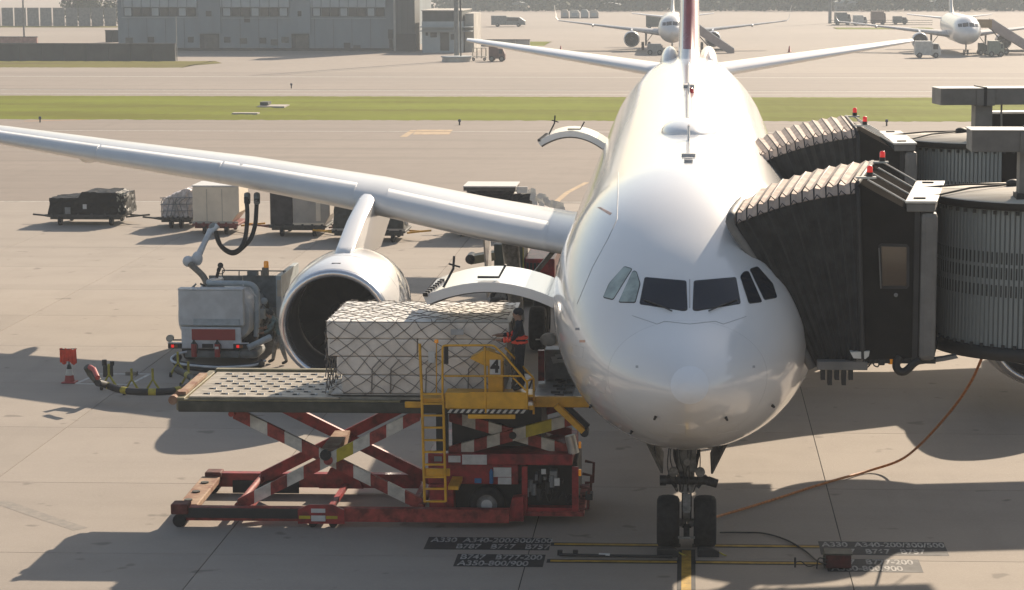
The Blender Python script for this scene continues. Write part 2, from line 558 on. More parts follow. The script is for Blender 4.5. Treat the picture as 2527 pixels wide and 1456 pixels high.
for (x, y, s) in ((372, 98, 8), (318, 100, 9), (470, 98, 7), (560, 98, 8), (600, 101, 9), (648, 100, 8), (676, 104, 9), (703, 98, 9), (610, 48, 7), (880, 118, 9), (856, 112, 8)):
    MB().box(HX(x - s), HX(x + s), HY - .08, HY - .004, HZ(y + 7), HZ(y - 7)).build('vent', m_dark if s != 9 else m_door, hang)
for (xa, xb, yb) in ((301, 488, 43), (546, 716, 44), (768, 953, 45)):
    MB().box(HX(xa), HX(xb), HY - .10, HY - .003, HZ(yb + 1.2), HZ(yb)).build('ledge', m_hang2, hang)
for k in range(14):
    xx = 316 + k * 46
    if any(a - 8 < xx < b + 8 for a, b in ((490, 545), (716, 767))): continue
    MB().box(HX(xx), HX(xx) + .05, HY - .03, HY - .002, 0, HZ(46)).build('cladding_seam', m_door, hang)
MB().box(HX(285), HX(985), HY - .25, HY - .003, 0, .4).build('plinth', m_dark, hang)
tw = MB(); xa, xb = HX(979), HX(1026)
tw.box(xa, xb, HY - 1.2, HY + 5, .0, zt + 6)
tw.build('tower', M('tower_cladding', (.10, .105, .10), rough=.7, stretch=(6, 6, .1), scale=1), hang)
MB().box(xa - .3, xa - .003, HY - 1.3, HY - .4, 0, zt + 6).build('corner_strip', m_pale, hang)
MB().box(xa + .1, xb + .15, HY - 1.5, HY - 1.203, 0, HZ(82)).build('tower_base', m_dark, hang)
MB().box(HX(958), HX(970), HY - .3, HY - .004, HZ(95), HZ(72)).build('vent', m_dark, hang)
MB().box(HX(960), HX(968), HY - .2, HY - .004, 0, HZ(96)).build('door', m_dark, hang)

GYH = 323.0
def GX(x): return P(x, 60, GYH).x
def GZ(y): return P(1100, y, GYH).z
gate = thing('gatehouse', 'small two storey grey gatehouse with a dark upper band', 'building', (GX(1090), GYH, 0))
MB().box(GX(1041), GX(1141), GYH, GYH + 14, -.1, GZ(53)).build('wall', m_hang2, gate)
MB().box(GX(1042), GX(1140), GYH + .1, GYH + 13.8, GZ(53), GZ(27)).build('upper_storey', M('dark_cladding', (.06, .07, .07), rough=.6), gate)
MB().box(GX(1040), GX(1142), GYH - .15, GYH + 14, GZ(27), GZ(25)).build('roof', m_pale, gate)
for yy in (66, 76):
    MB().box(GX(1036), GX(1165), GYH - 1.0, GYH + 12, GZ(yy + 1.4), GZ(yy)).build('canopy', m_hang2, gate)
for (x0, x1, y0, y1) in ((1062, 1078, 80, 92), (1086, 1108, 80, 125), (1050, 1056, 80, 88), (1112, 1128, 84, 98)):
    f = MB().box(GX(x0), GX(x1), GYH - .06, GYH - .003, GZ(y1), GZ(y0)).build('window', m_dark, gate)
    MB().box(GX(x0 + 2), GX(x1 - 2), GYH - .09, GYH - .063, GZ(y1 - 2), GZ(y0 + 2)).build('pane', m_win, f)
MB().box(GX(1144), GX(1166), GYH + 2, GYH + 13, 0, GZ(34)).build('sunlit_side_block', m_pale, gate)  # pale block stands in for the gatehouse's sunlit side face

# masts and posts
def mast(name, x, y, w, top, label, arm=None, lean=0, col=None):
    p = G(x, y); k = p.y / F
    t = thing(name, label, 'lamp post', p)
    MB().cyl(p, p + Vector((0, 0, top)), w * k, w * k * .6, 10).build('pole', col or M('galvanised_pole', (.22, .23, .23), rough=.5, metal=.3), t)
    if arm:
        MB().box(p.x - arm, p.x + arm, p.y - .12, p.y + .12, top * arm_h, top * arm_h + .12).build('cross_arm', m_dark, t)
        for s in (-1, 1):
            MB().box(p.x + s * arm - .25, p.x + s * arm + .25, p.y - .3, p.y + .3, top * arm_h - .25, top * arm_h).build('lamp_head', m_dark, t)
    return t
arm_h = .52
mast('lamp_post', 60, 106, 2.6, 13.5, 'dark lamp post with a cross arm behind the low dark wall', .75)
mast('flag_pole', 437, 150, 1.3, 5.6, 'thin pale pole standing at the end of the dark wall', None, col=m_pale)
t = mast('floodlight_mast', 1127, 150, 6.5, 24, 'tall grey floodlight mast on a round concrete plinth by the gatehouse')
p = G(1127, 152)
MB().cyl(p, p + Vector((0, 0, .55)), 1.9, 1.8, 20).build('plinth', m_pale, t)
MB().cyl(p + Vector((0, 0, .551)), p + Vector((0, 0, .7)), 2.0, 2.0, 20).build('plinth_rim', m_hang2, t)
MB().box(p.x + .45, p.x + .62, p.y - .1, p.y + .1, .701, 23).build('cable_duct', m_dark, t)
mast('lamp_post', 2048, 58, 4.2, 16, 'grey lamp post beyond the parked aircraft at the wingtip')

# dark low walls
def block_wall(x0, x1, yb, top, label, mat, name='noise_wall', depth=.5, n=6):
    a, b = G(x0, yb), G(x1, yb)
    Y = a.y; zt2 = P((x0 + x1) / 2, top, Y).z
    t = thing(name, label, 'wall', ((a.x + b.x) / 2, Y, 0))
    for i in range(n):
        xa, xb = lerp(a.x, b.x, i / n), lerp(a.x, b.x, (i + 1) / n)
        MB().box(xa + .02, xb - .02, Y, Y + depth, -.05, zt2).build('panel', mat, t, .04)
    MB().box(a.x - .05, b.x + .05, Y - .06, Y + depth + .06, zt2 + .003, zt2 + .12).build('coping', m_dark, t)
    return t
m_wall = M('dark_wall_panel', (.045, .05, .047), rough=.8, scale=.4, rnd=.12)
block_wall(-60, 437, 150, 109, 'long low dark panelled wall in front of the grey hangar', m_wall, n=9)
block_wall(260, 296, 104, 76, 'short dark wall abutting the hangar end', m_wall, n=2)
block_wall(-40, 93, 107, 92, 'pinkish concrete barrier behind the lamp post', M('pink_concrete', (.42, .22, .18), rough=.9), 'barrier', n=4)
block_wall(1166, 1308, 114, 99, 'cream blast barrier beyond the tailplane tip', m_pale, 'barrier', n=4)

# far fences: each post a part
def far_fence(x0, x1, yb, top, n, label, mesh_mat, solid):
    a, b = G(x0, yb), G(x1, yb); Y = a.y
    zt2 = P((x0 + x1) / 2, top, Y).z
    t = thing('boundary_fence', label, 'fence', ((a.x + b.x) / 2, Y, 0))
    post = MB().box(-.12, .12, -.12, .12, 0, zt2 + .15).build('post', M('fence_post', (.10, .10, .095), rough=.7), t)
    W[post] = W[t]
    for i in range(n + 1):
        q = post if i == 0 else post.copy()
        if i: COL.objects.link(q); q.parent = t
        q.location = (lerp(a.x, b.x, i / n) - W[t].x, 0, 0)
    if solid:
        for i in range(n):
            xa, xb = lerp(a.x, b.x, i / n), lerp(a.x, b.x, (i + 1) / n)
            MB().box(xa + .14, xb - .14, Y - .03, Y + .03, .1, zt2).build('panel', mesh_mat, t)
    else:
        for z in (.1, zt2 * .5, zt2):
            MB().box(a.x, b.x, Y + .125, Y + .17, z - .05, z + .05).build('rail', mesh_mat, t)
far_fence(-60, 292, 65, 19, 11, 'tall pale panelled boundary fence far behind the hangar', M('fence_panel', (.20, .205, .20), rough=.8, rnd=.1), True)
far_fence(2052, 2300, 62, 50, 12, 'open post and rail fence beyond the right parked aircraft', m_dark, False)

# far trees: trunk and leafy crown of many small faces
m_leaf = [M('far_leaf', (.10, .115, .065), rough=.9, rnd=.2), M('far_leaf_dark', (.065, .08, .045), rough=.9, rnd=.2)]
m_bark = M('bark', (.07, .055, .04), rough=.95)
def crown_mb(rnd, w, hgt, n):
    mb = MB()
    lobes = [(Vector((rnd.uniform(-.3, .3) * w, rnd.uniform(-.3, .3) * w, rnd.uniform(.35, .85) * hgt)), rnd.uniform(.22, .42) * w) for _ in range(7)]
    for _ in range(n):
        c, r = rnd.choice(lobes)
        d = Vector((rnd.gauss(0, 1), rnd.gauss(0, 1), rnd.gauss(0, .8))).normalized() * r * rnd.uniform(.5, 1.05)
        p = c + d
        s = rnd.uniform(.14, .34) * (w / 6)
        a = Vector((rnd.gauss(0, 1), rnd.gauss(0, 1), rnd.gauss(0, 1))).normalized()
        b = a.orthogonal().normalized()
        mb.add([p - a * s, p + b * s, p + a * s, p - b * s], [(0, 1, 2, 3)], 0 if rnd.random() < .6 else 1)
    return mb
TREES = []
def tree_src(seed, w, hgt, label):
    rnd = random.Random(seed)
    t = thing('tree', label, 'tree', (0, 0, 0), 'hazy trees along the far edge of the airfield')
    crown_mb(rnd, w, hgt, 700).build('crown', m_leaf, t)
    tb = MB().cyl((0, 0, 0), (0, 0, hgt * .5), w * .05, w * .03, 7)
    for k in range(4):
        a = rnd.uniform(0, 6.28)
        tb.cyl((0, 0, hgt * .35), (math.cos(a) * w * .25, math.sin(a) * w * .25, hgt * .65), w * .025, w * .012, 5)
    tb.build('trunk', m_bark, t)
    return t
src = [tree_src(11, 8, 9, ''), tree_src(12, 10, 7, ''), tree_src(13, 6, 10, '')]
spots = []
rt = random.Random(5)
for x, y in ((185, 60), (205, 58), (222, 61), (240, 59), (262, 60), (280, 58)):
    spots.append((x, y - 2))
for i, (x, y) in enumerate(spots):
    p = G(x, y)
    kk = i % 3
    t = src[kk] if i < 3 else copy_tree(src[kk])
    t.location = p
    s = rt.uniform(.5, .8)
    t.scale = (s, s, s * rt.uniform(.9, 1.2)); t.rotation_euler = (0, 0, rt.uniform(0, 6.28))
    t['label'] = ['first', 'second', 'third', 'fourth', 'fifth', 'sixth'][5 - i] + ' hazy tree behind the far pale fence, counting from the hangar end'
wood = MB()
for i in range(1900):
    p = G(rt.uniform(1100, 2600), rt.uniform(13, 28))
    s = rt.uniform(2, 7)
    for q in range(14):
        c = p + Vector((rt.uniform(-1, 1) * s, rt.uniform(-1, 1) * s, rt.uniform(0, 1.7) * s))
        a = Vector((rt.gauss(0, 1), rt.gauss(0, 1), rt.gauss(0, 1))).normalized(); b = a.orthogonal().normalized()
        r = rt.uniform(.35, 1.0)
        wood.add([c - a * r, c + b * r, c + a * r, c - b * r], [(0, 1, 2, 3)], 0 if rt.random() < .5 else 1)
o = wood.build('distant_wood', m_leaf); o['kind'] = 'stuff'
tag(o, 'grey green belt of woodland fading in haze', 'woodland')

# far buildings and container stacks
def shed(x0, x1, yb, top, depth, label, mat, name='warehouse', cat='building'):
    a, b = G(x0, yb), G(x1, yb); Y = a.y; zt2 = P(x0, top, Y).z
    t = thing(name, label, cat, ((a.x + b.x) / 2, Y, 0))
    MB().box(a.x, b.x, Y, Y + depth, 0, zt2).build('wall', mat, t)
    MB().prism([(a.x - .2, Y - .3, zt2), (b.x + .2, Y - .3, zt2), (b.x + .2, Y - .3, zt2 + .3), ((a.x + b.x) / 2, Y - .3, zt2 + .9), (a.x - .2, Y - .3, zt2 + .3)], (0, depth + .6, 0)).build('roof', m_hang2, t)
    n = max(2, int((b.x - a.x) / 3))
    for i in range(n):
        xa, xb = lerp(a.x, b.x, (i + .2) / n), lerp(a.x, b.x, (i + .8) / n)
        MB().box(xa, xb, Y - .05, Y - .003, .6, zt2 * .6).build('window', m_win, t)
    return t
shed(1255, 1300, 26, 12, 12, 'pale low warehouse among the far trees beyond the tug', m_pale)
shed(1478, 1530, 26, 14, 10, 'low pale shed beyond the row of white containers', m_hang2)
shed(2060, 2120, 27, 8, 14, 'pale boxy warehouse in the trees behind the wingtip', m_pale)
shed(2290, 2330, 26, 9, 12, 'grey shed in the trees behind the tail fin of the stairs aircraft', m_hang2)
shed(2420, 2500, 18, 2, 15, 'long pale hangar far off above the passenger stairs', m_pale)
for k, (x0, x1) in enumerate(((1384, 1403), (1406, 1430), (1433, 1452), (1455, 1477))):
    a, b = G(x0, 45), G(x1, 45)
    t = thing('container', ['white', 'bright white', 'grey', 'pale grey'][k] + ' air cargo container, ' + ['first', 'second', 'third', 'last'][k] + ' in the row of four from the winglet', 'container', ((a.x + b.x) / 2, a.y, 0), 'air cargo containers standing in a row far off')
    zt2 = P(x0, 24 + k % 2, a.y).z
    mm = [m_pale, m_white_line, m_hang2, m_pale][k]
    MB().prism([(a.x, a.y, .3), (b.x, a.y, .3), (b.x, a.y, zt2 * .7), (b.x - .4, a.y, zt2), (a.x + .3, a.y, zt2), (a.x, a.y, zt2 * .8)], (0, 1.6, 0)).build('body', mm, t)
    MB().box(a.x, b.x, a.y - .05, a.y + 1.6, 0, .298).build('dolly', m_dark, t)
    MB().box(a.x + .5, b.x - .5, a.y - .04, a.y - .003, .5, zt2 * .65).build('door', m_hang2, t)
# ================================================================== TERMINAL the picture is taken from (behind the camera, unseen; height and paleness set for the light)
m_tglass = M('terminal_glass', (.02, .028, .034), rough=.12, var=.1)
m_tpanel = M('terminal_panel', (.45, .42, .38), rough=.6, scale=.4)  # pale so the sunlit facade bounces warm light onto facing sides
term = thing('terminal', 'long glazed terminal building behind the camera, unseen, kept pale to bounce light', 'terminal', (0, -8, 0))
MB().box(-160, 160, -40, -8, -.2, 11).build('wall', m_tpanel, term)
for k in range(40):
    for (z0, z1) in ((1.2, 3.6), (6.4, 9.2)):
        MB().box(-160 + k * 8 + .3, -160 + k * 8 + 7.7, -7.95, -7.80, z0, z1).build('window', m_tglass, term)
MB().box(-165, 165, -42, -6.5, 11.05, 11.7).build('roof', m_tpanel, term)
# ================================================================== MAIN AIRLINER
Y0 = 39.4
m_white = M('white_aircraft_paint', (.83, .82, .80), rough=.3, var=.035, scale=.35, coat=1.0, stretch=(1, .25, 1))
m_wing = M('wing_grey_paint', (.68, .68, .67), rough=.30, var=.05, scale=.6, coat=.35, stretch=(1, .3, 1))
m_belly = M('belly_paint', (.62, .61, .59), rough=.3, var=.06, scale=.5, coat=.4)
m_alu = M('polished_lip', (.78, .78, .79), rough=.20, metal=.85, var=.05, scale=1)
m_dmetal = M('dark_gear_metal', (.05, .05, .052), rough=.5, metal=.4, scale=8, var=.3)
m_lmetal = M('grey_gear_paint', (.26, .26, .25), rough=.45, scale=8, var=.25)
m_chrome = M('oleo_chrome', (.5, .5, .5), rough=.15, metal=1.0)
m_tyre = M('tyre_rubber', (.018, .018, .018), rough=.85, scale=9, var=.3)
m_glass = M('cockpit_glass', (.008, .014, .026), rough=.07, var=.1, spec=.4, coat=.1)
m_pglass = M('pale_green_glass', (.42, .50, .46), rough=.18, var=.2, scale=2.5, coat=.4)  # pale greenish side panes, starboard only
m_seal = M('window_seal', (.03, .033, .034), rough=.55)
m_line = M('panel_gap', (.46, .46, .465), rough=.7)
m_red = M('tail_red', (.36, .07, .07), rough=.25, coat=.5, var=.08)
m_pink = M('tail_pinkish_white', (.78, .66, .63), rough=.25, coat=.5, var=.05)
m_orange = M('orange_door_mark', (.72, .42, .30), rough=.4)
m_fan = M('fan_titanium', (.03, .03, .032), rough=.35, metal=.7)
m_liner = M('inlet_liner', (.075, .072, .07), rough=.5, var=.08)
m_hot = M('nozzle_metal', (.12, .11, .10), rough=.4, metal=.8)
m_redlamp = M('beacon_red', (.55, .02, .02), rough=.2, coat=.6)

jet = thing('airliner', 'large white twin engined airliner parked nose on at the jet bridges', 'airliner', (0, Y0 + 6.8, 0))
_s = [0, .06, .15, .3, .6, 1, 1.5, 1.9, 2.3, 2.7, 3.3, 4, 5, 6, 7, 8.5, 12]
tp = table(_s + [46, 50, 54, 58, 61, 62.6, 62.9], [-.33, -.17, -.08, .03, .18, .35, .54, .71, .95, 1.22, 1.58, 1.9, 2.26, 2.51, 2.67, 2.80, 2.82, 2.82, 2.80, 2.72, 2.42, 2.08, 1.82, 1.6])
bt = table(_s + [35, 40, 44, 48, 52, 56, 60, 62.6, 62.9], [-.33, -.50, -.60, -.74, -.96, -1.21, -1.46, -1.62, -1.77, -1.9, -2.08, -2.25, -2.45, -2.6, -2.71, -2.80, -2.82, -2.82, -2.68, -2.2, -1.5, -.75, 0, .75, 1.25, 1.45])
hw = table(_s + [38, 44, 48, 52, 56, 60, 62.6, 62.9], [0, .21, .34, .49, .74, 1.02, 1.31, 1.51, 1.69, 1.85, 2.06, 2.26, 2.48, 2.63, 2.73, 2.81, 2.82, 2.82, 2.72, 2.48, 2.15, 1.72, 1.1, .3, .05])
def cz(s): return 4.88 + .0135 * (s - 6)
def fus_ring(s, n=72, grow=0.0):
    t, b, h = tp(s) + grow, bt(s) - grow, hw(s) + grow
    mid = (t + b) / 2 if s > 8 else lerp((t + b) / 2, -.33 * max(0, 1 - s / 8), .5)
    out = []
    for i in range(n):
        a = 2 * math.pi * i / n
        c, si = math.cos(a), math.sin(a)
        out.append(Vector((h * si, Y0 + s, cz(s) + mid + ((t - mid) if c > 0 else (mid - b)) * c)))
    return out
ss = [.004, .02, .05, .09, .15, .22, .3, .42, .6, .8, 1, 1.25, 1.5, 1.7, 1.9, 2.1, 2.3, 2.5, 2.7, 3, 3.3, 3.65, 4, 4.5, 5, 5.5, 6, 6.5, 7, 7.7, 8.5, 10, 12, 14, 17, 20, 23, 26, 29, 32, 35, 38, 40, 42, 44, 46, 48, 50, 52, 54, 56, 58, 59.5, 61, 62, 62.6, 62.9]
fm = MB(); fm.loft([fus_ring(s) for s in ss], 0)
fus = fm.build('fuselage', m_white, jet)
BVH = BVHTree.FromPolygons([tuple(v) for v in fm.v], [tuple(f) for f in fm.f])
def on_skin(x, y, off=.0):
    hit, nrm, idx, d = BVH.ray_cast(CAM, ray(x, y))
    if hit is None:
        return None
    if nrm.dot(ray(x, y)) > 0: nrm = -nrm
    return hit + nrm * off
def skin_sec(s, ang, off=0.0):
    """point on the fuselage at station s, angle ang (0 = crown, + = port)"""
    r = fus_ring(s, 360, off)
    return r[int(round(math.degrees(ang))) % 360]
def patch(mb, poly, off, m=0, n=7, thick=.0):
    """polygon seen on the nose -> a shell that follows the skin"""
    c = (sum(p[0] for p in poly) / len(poly), sum(p[1] for p in poly) / len(poly))
    ringpts = []
    for i in range(len(poly)):
        a, b = poly[i], poly[(i + 1) % len(poly)]
        for k in range(3):
            ringpts.append((lerp(a[0], b[0], k / 3), lerp(a[1], b[1], k / 3)))
    rows = []
    for j in range(1, n + 1):
        t = j / n
        rows.append([on_skin(lerp(c[0], p[0], t), lerp(c[1], p[1], t), off) for p in ringpts])
    cen = on_skin(c[0], c[1], off)
    N = len(ringpts)
    vs = [cen] + [p for r in rows for p in r]
    if any(v is None for v in vs): return
    fs = [(0, 1 + i, 1 + (i + 1) % N) for i in range(N)]
    for j in range(n - 1):
        for i in range(N):
            a, b = 1 + j * N + i, 1 + j * N + (i + 1) % N
            fs.append((a, a + N, b + N, b))
    mb.add(vs, fs, m, True)
    # skirt back to the skin
    last = rows[-1]
    inner = [on_skin(p[0], p[1], 0) for p in ringpts]
    mb.add(last + inner, [(i, (i + 1) % N, N + (i + 1) % N, N + i) for i in range(N)], m)
def inset(poly, d):
    c = (sum(p[0] for p in poly) / len(poly), sum(p[1] for p in poly) / len(poly))
    out = []
    for p in poly:
        v = Vector((p[0] - c[0], p[1] - c[1])); L = v.length
        out.append((c[0] + v.x * (L - d) / L, c[1] + v.y * (L - d) / L))
    return out
def rounded(poly, r=4):
    out = []
    n = len(poly)
    for i in range(n):
        p, a, b = Vector(poly[i]), Vector(poly[i - 1]), Vector(poly[(i + 1) % n])
        u = (a - p).normalized() * r; v = (b - p).normalized() * r
        out += [tuple(p + u), tuple(p + u * .3 + v * .3), tuple(p + v)]
    return out
wins = [[(1591, 684), (1694, 693), (1697, 766), (1686, 768), (1578, 751)],
        [(1712, 693), (1816, 684), (1828, 750), (1720, 768), (1709, 766)],
        [(1562, 668), (1571, 669), (1581, 700), (1568, 748), (1526, 747)],
        [(1541, 657), (1561, 663), (1513, 741), (1488, 735), (1503, 700)],
        [(1826, 682), (1835, 670), (1847, 669), (1881, 746), (1848, 750)],
        [(1849, 664), (1869, 657), (1907, 700), (1918, 735), (1886, 741)]]
for i, poly in enumerate(wins):
    f = MB(); patch(f, rounded(poly, 4), .008, 0, 6)
    if not f.v: continue
    wdw = f.build('cockpit_window', m_seal, jet)
    gl = MB(); patch(gl, rounded(inset(poly, 2.6 if i < 2 else 2.2), 3.5), .013, 0, 6)
    gl.build('pane', m_glass if i in (0, 1, 4, 5) else m_pglass, wdw)
# erosion cap on the radome
def nose_circle(cx, cy, r, off, m, name):
    mb = MB(); patch(mb, [(cx + r * math.cos(2 * math.pi * k / 20), cy + r * math.sin(2 * math.pi * k / 20)) for k in range(20)], off, 0, 6)
    return mb.build(name, m, jet)
nose_circle(1702, 950, 47, .006, M('radome_cap', (.86, .87, .88), rough=.6, coat=0, var=.02), 'radome_cap')
def skin_line(pts, r, mat, name, off=.004, n=10):
    q = []
    for i in range(len(pts) - 1):
        for k in range(n):
            t = k / n
            h = on_skin(lerp(pts[i][0], pts[i + 1][0], t), lerp(pts[i][1], pts[i + 1][1], t), off)
            if h: q.append(h)
    if len(q) > 2:
        return MB().tube(q, r, 5).build(name, mat, jet)
# radome joint, windscreen lower joint, wipers
skin_line([(1545, 830), (1600, 935), (1660, 885)] if False else [(1560, 779), (1622, 800), (1640, 793), (1702, 800), (1765, 793), (1785, 800), (1848, 779)], .004, m_line, 'panel_joint')
skin_line([(1590, 742), (1630, 757), (1662, 772)], .014, m_seal, 'wiper', .03)
skin_line([(1818, 742), (1778, 757), (1745, 772)], .014, m_seal, 'wiper', .03)
skin_line([(1702, 690), (1702, 768)], .012, m_line, 'centre_post_joint', .0)
for (x, y) in ((1618, 1028), (1791, 1030), (1460, 1000), (1560, 1063), (1905, 1000)):
    h = on_skin(x, y, .0); n_ = on_skin(x, y, .05)
    if h: MB().cyl(h, n_ + Vector((0, -.05, 0)), .03, .022, 8).build('pitot_probe', m_dmetal, jet)
for s_ in ():
    MB().tube([skin_sec(s_, 2 * math.pi * k / 72, -.002) for k in range(73)], .004, 5, 0, False).build('panel_joint', M('paint_gap', (.66, .65, .63), rough=.6), jet)
# service door outline on the starboard side with its orange mark
skin_line([(1526, 425), (1525, 480), (1523, 541), (1500, 590), (1462, 660), (1420, 760)], .008, M('door_gap', (.5, .48, .46), rough=.6), 'door_outline', .0)
mk = MB(); patch(mk, [(1474, 512), (1482, 511), (1510, 526), (1505, 531)], .006, 0, 3); mk.build('door_mark', m_orange, jet)
m_faint = M('faint_seam', (.58, .57, .55), rough=.6)
for pts_ in ([(1455, 925), (1497, 940), (1493, 972), (1450, 955)], [(1640, 1042), (1692, 1050), (1692, 1072), (1640, 1064)], [(1770, 1050), (1822, 1042), (1822, 1062), (1770, 1072)], [(1412, 850), (1440, 858), (1438, 884), (1411, 876)]):
    skin_line(pts_ + pts_[:1], .0035, m_faint, 'access_panel', .0, 6)
MB().tube([skin_sec(1.75, 2 * math.pi * k / 72, -.0015) for k in range(73)], .004, 5, 0, False).build('radome_joint', m_faint, jet)
for (x_, y_, w_, h_, mm_) in ((1437, 842, 7, 3, m_orange), (1448, 1000, 4, 3, m_line), (1572, 905, 3, 3, m_line), (1860, 905, 3, 3, m_line), (1530, 1052, 4, 2, m_line), (1425, 812, 5, 3, m_line)):
    mk = MB(); patch(mk, [(x_ - w_, y_ - h_), (x_ + w_, y_ - h_), (x_ + w_, y_ + h_), (x_ - w_, y_ + h_)], .004, 0, 2); mk.build('placard', mm_, jet)
# crown antennas and satcom fairing
def blade(s, w, h, L, mat=m_white, name='blade_antenna'):
    b = skin_sec(s, 0)
    MB().loft([[b + Vector((dx * w, dy * L + sl, z)) for dx, dy in ((0, 0), (.5, .3), (.35, .8), (0, 1), (-.35, .8), (-.5, .3))] for z, sl in ((-.05, 0), (h, L * .35))]).build(name, mat, jet, .0)
b = skin_sec(15.9, 0)
MB().ball(b + Vector((0, 1.2, -.08)), 1, 24, 12, 0, (.68, 1.7, .36)).build('satcom_dome', m_white, jet)
blade(13.6, .06, .34, .5)
blade(29, .05, .35, .5)
for s_, w_ in ((10.0, .30), (9.1, .18), (8.8, .18)):
    b = skin_sec(s_, 0)
    MB().box(b.x - w_ / 2, b.x + w_ / 2, b.y, b.y + .12, b.z - .02, b.z + .06).build('antenna_plate', m_line, jet, .01)
b = skin_sec(30.2, 0)
MB().lathe(b + Vector((.06, 0, -.02)), (0, 0, 1), [(0, .10), (.12, .09), (.17, .04), (.18, .001)], 12).build('beacon', m_redlamp, jet)
b = skin_sec(32.5, 0)
MB().box(-.17, .17, b.y, b.y + .9, b.z - .05, b.z + .09).build('antenna_plate', m_line, jet, .02)
# crown panel line strip
MB().tube([skin_sec(s, 0, .004) for s in (18.5, 24, 30, 36, 42, 46)], .05, 6).build('crown_strip', m_belly, jet)
# cabin windows along both sides
cw = None
for side in (-1, 1):
    for k in range(46):
        s = 9.5 + k * 1.02
        if s > 50: break
        a = math.radians(82) * side
        p = skin_sec(s, a, .004)
        o = cw
        if o is None:
            mb = MB(); mb.cyl((0, 0, 0), (.012, 0, 0), .14, .14, 10)
            cw = mb.build('cabin_window', m_glass, jet)
            W[cw] = W[jet]
            for vtx in cw.data.vertices: vtx.co += W[jet]
            o = cw
        else:
            o = cw.copy(); COL.objects.link(o); o.parent = jet
        o.location = p - W[jet]
        o.rotation_euler = (0, 0, 0 if side > 0 else math.pi)

# ---------------- aerofoil surfaces
def airfoil(chord, tc, cam_=.02, n=22):
    up, lo = [], []
    for i in range(n + 1):
        x = .5 * (1 - math.cos(math.pi * i / n))
        yt = 5 * tc * (.2969 * math.sqrt(x) - .126 * x - .3516 * x * x + .2843 * x ** 3 - .1036 * x ** 4)
        yc = cam_ * 4 * x * (1 - x)
        up.append((x * chord, (yc + yt) * chord)); lo.append((x * chord, (yc - yt) * chord))
    return up, lo
def wing_ring(X, yle, z, chord, tc, tw, x0=0.0, x1=1.0, off=0.0, side=1, only=None):
    up, lo = airfoil(chord, tc)
    pts = up[::-1] + lo[1:]
    c, s = math.cos(tw), math.sin(tw)
    return [Vector((side * X, yle + px * c + pz * s, z - px * s * 1.0 + pz * c)) for px, pz in pts]
def stations(side):
    raw = [(2.0, 61.6, 4.20, 11.2, .094, R(2.5)), (3.4, 62.7, 4.19, 10.3, .097, R(2.5)), (6, 65.0, 4.39, 8.9, .119, R(2.2)), (9.4, 67.6, 4.83, 7.4, .140, R(1.8)),
           (14, 71.0, 5.26, 6.1, .144, R(1.2)), (19, 74.8, 5.57, 4.8, .15, R(.6)), (24, 78.6, 5.93, 3.6, .15, 0), (28.2, 81.8, 6.15, 2.6, .14, R(-.5)), (29.2, 82.8, 6.22, 1.9, .12, R(-.5))]
    return raw
def interp_st(X):
    raw = stations(1)
    for i in range(len(raw) - 1):
        if raw[i][0] <= X <= raw[i + 1][0]:
            t = (X - raw[i][0]) / (raw[i + 1][0] - raw[i][0])
            return tuple(lerp(raw[i][k], raw[i + 1][k], t) for k in range(6))
    return raw[-1]
for side in (-1, 1):
    mb = MB(); mb.loft([wing_ring(*st, side=side) for st in stations(side)])
    wing = mb.build('wing', m_wing, jet)
    for Xa, Xb in ((3.9, 8.9), (9.95, 14.6), (14.7, 19.4), (19.5, 23.8), (23.9, 28.2)):
        rings = []
        for k in range(5):
            X = lerp(Xa, Xb, k / 4)
            st = interp_st(X)
            up, lo = airfoil(st[3], st[4])
            sel = [p for p in up if p[0] <= .17 * st[3]][::-1] + [p for p in lo[1:] if p[0] <= .06 * st[3]]
            c, s = math.cos(st[5]), math.sin(st[5])
            ring_o = []
            for q, (px, pz) in enumerate(sel):
                cx_, cz_ = .10 * st[3], .02 * st[3]
                v = Vector((px - cx_, pz - cz_)); v = v.normalized() * (v.length + .011)
                px2, pz2 = cx_ + v.x, cz_ + v.y
                ring_o.append(Vector((side * X, st[1] + px2 * c + pz2 * s, st[2] - px2 * s + pz2 * c)))
            rings.append(ring_o)
        sl = MB(); sl.loft(rings, 0, True, True, True)
        sl.build('slat', m_wing, jet)
    # flap track fairings
    for X, L in ((6.4, 4.6), (12.6, 4.2), (16.6, 3.6), (20.8, 3.0)):
        st = interp_st(X)
        yb = st[1] + st[3] * .62
        z = st[2] - .30 - st[3] * .02
        MB().ball((side * X, yb + L * .3, z), 1, 12, 10, 0, (.24, L * .5, .30)).build('flap_fairing', m_wing, jet)
    # root fairing
    rf = MB(); rf.ball((side * 1.9, 68.2, 3.6), 1, 24, 12, 0, (1.4, 9.6, 1.35)); rf.build('root_fairing', m_belly, jet)
    # tailplane
    tr = [(1.0, 94.6, 7.42, 5.6, .10, 0), (2.2, 95.3, 7.60, 5.0, .10, 0), (9.1, 100.2, 8.52, 2.2, .09, 0), (9.7, 100.9, 8.60, 1.5, .09, 0)]
    MB().loft([wing_ring(*t, side=side) for t in tr]).build('tailplane', m_white, jet)
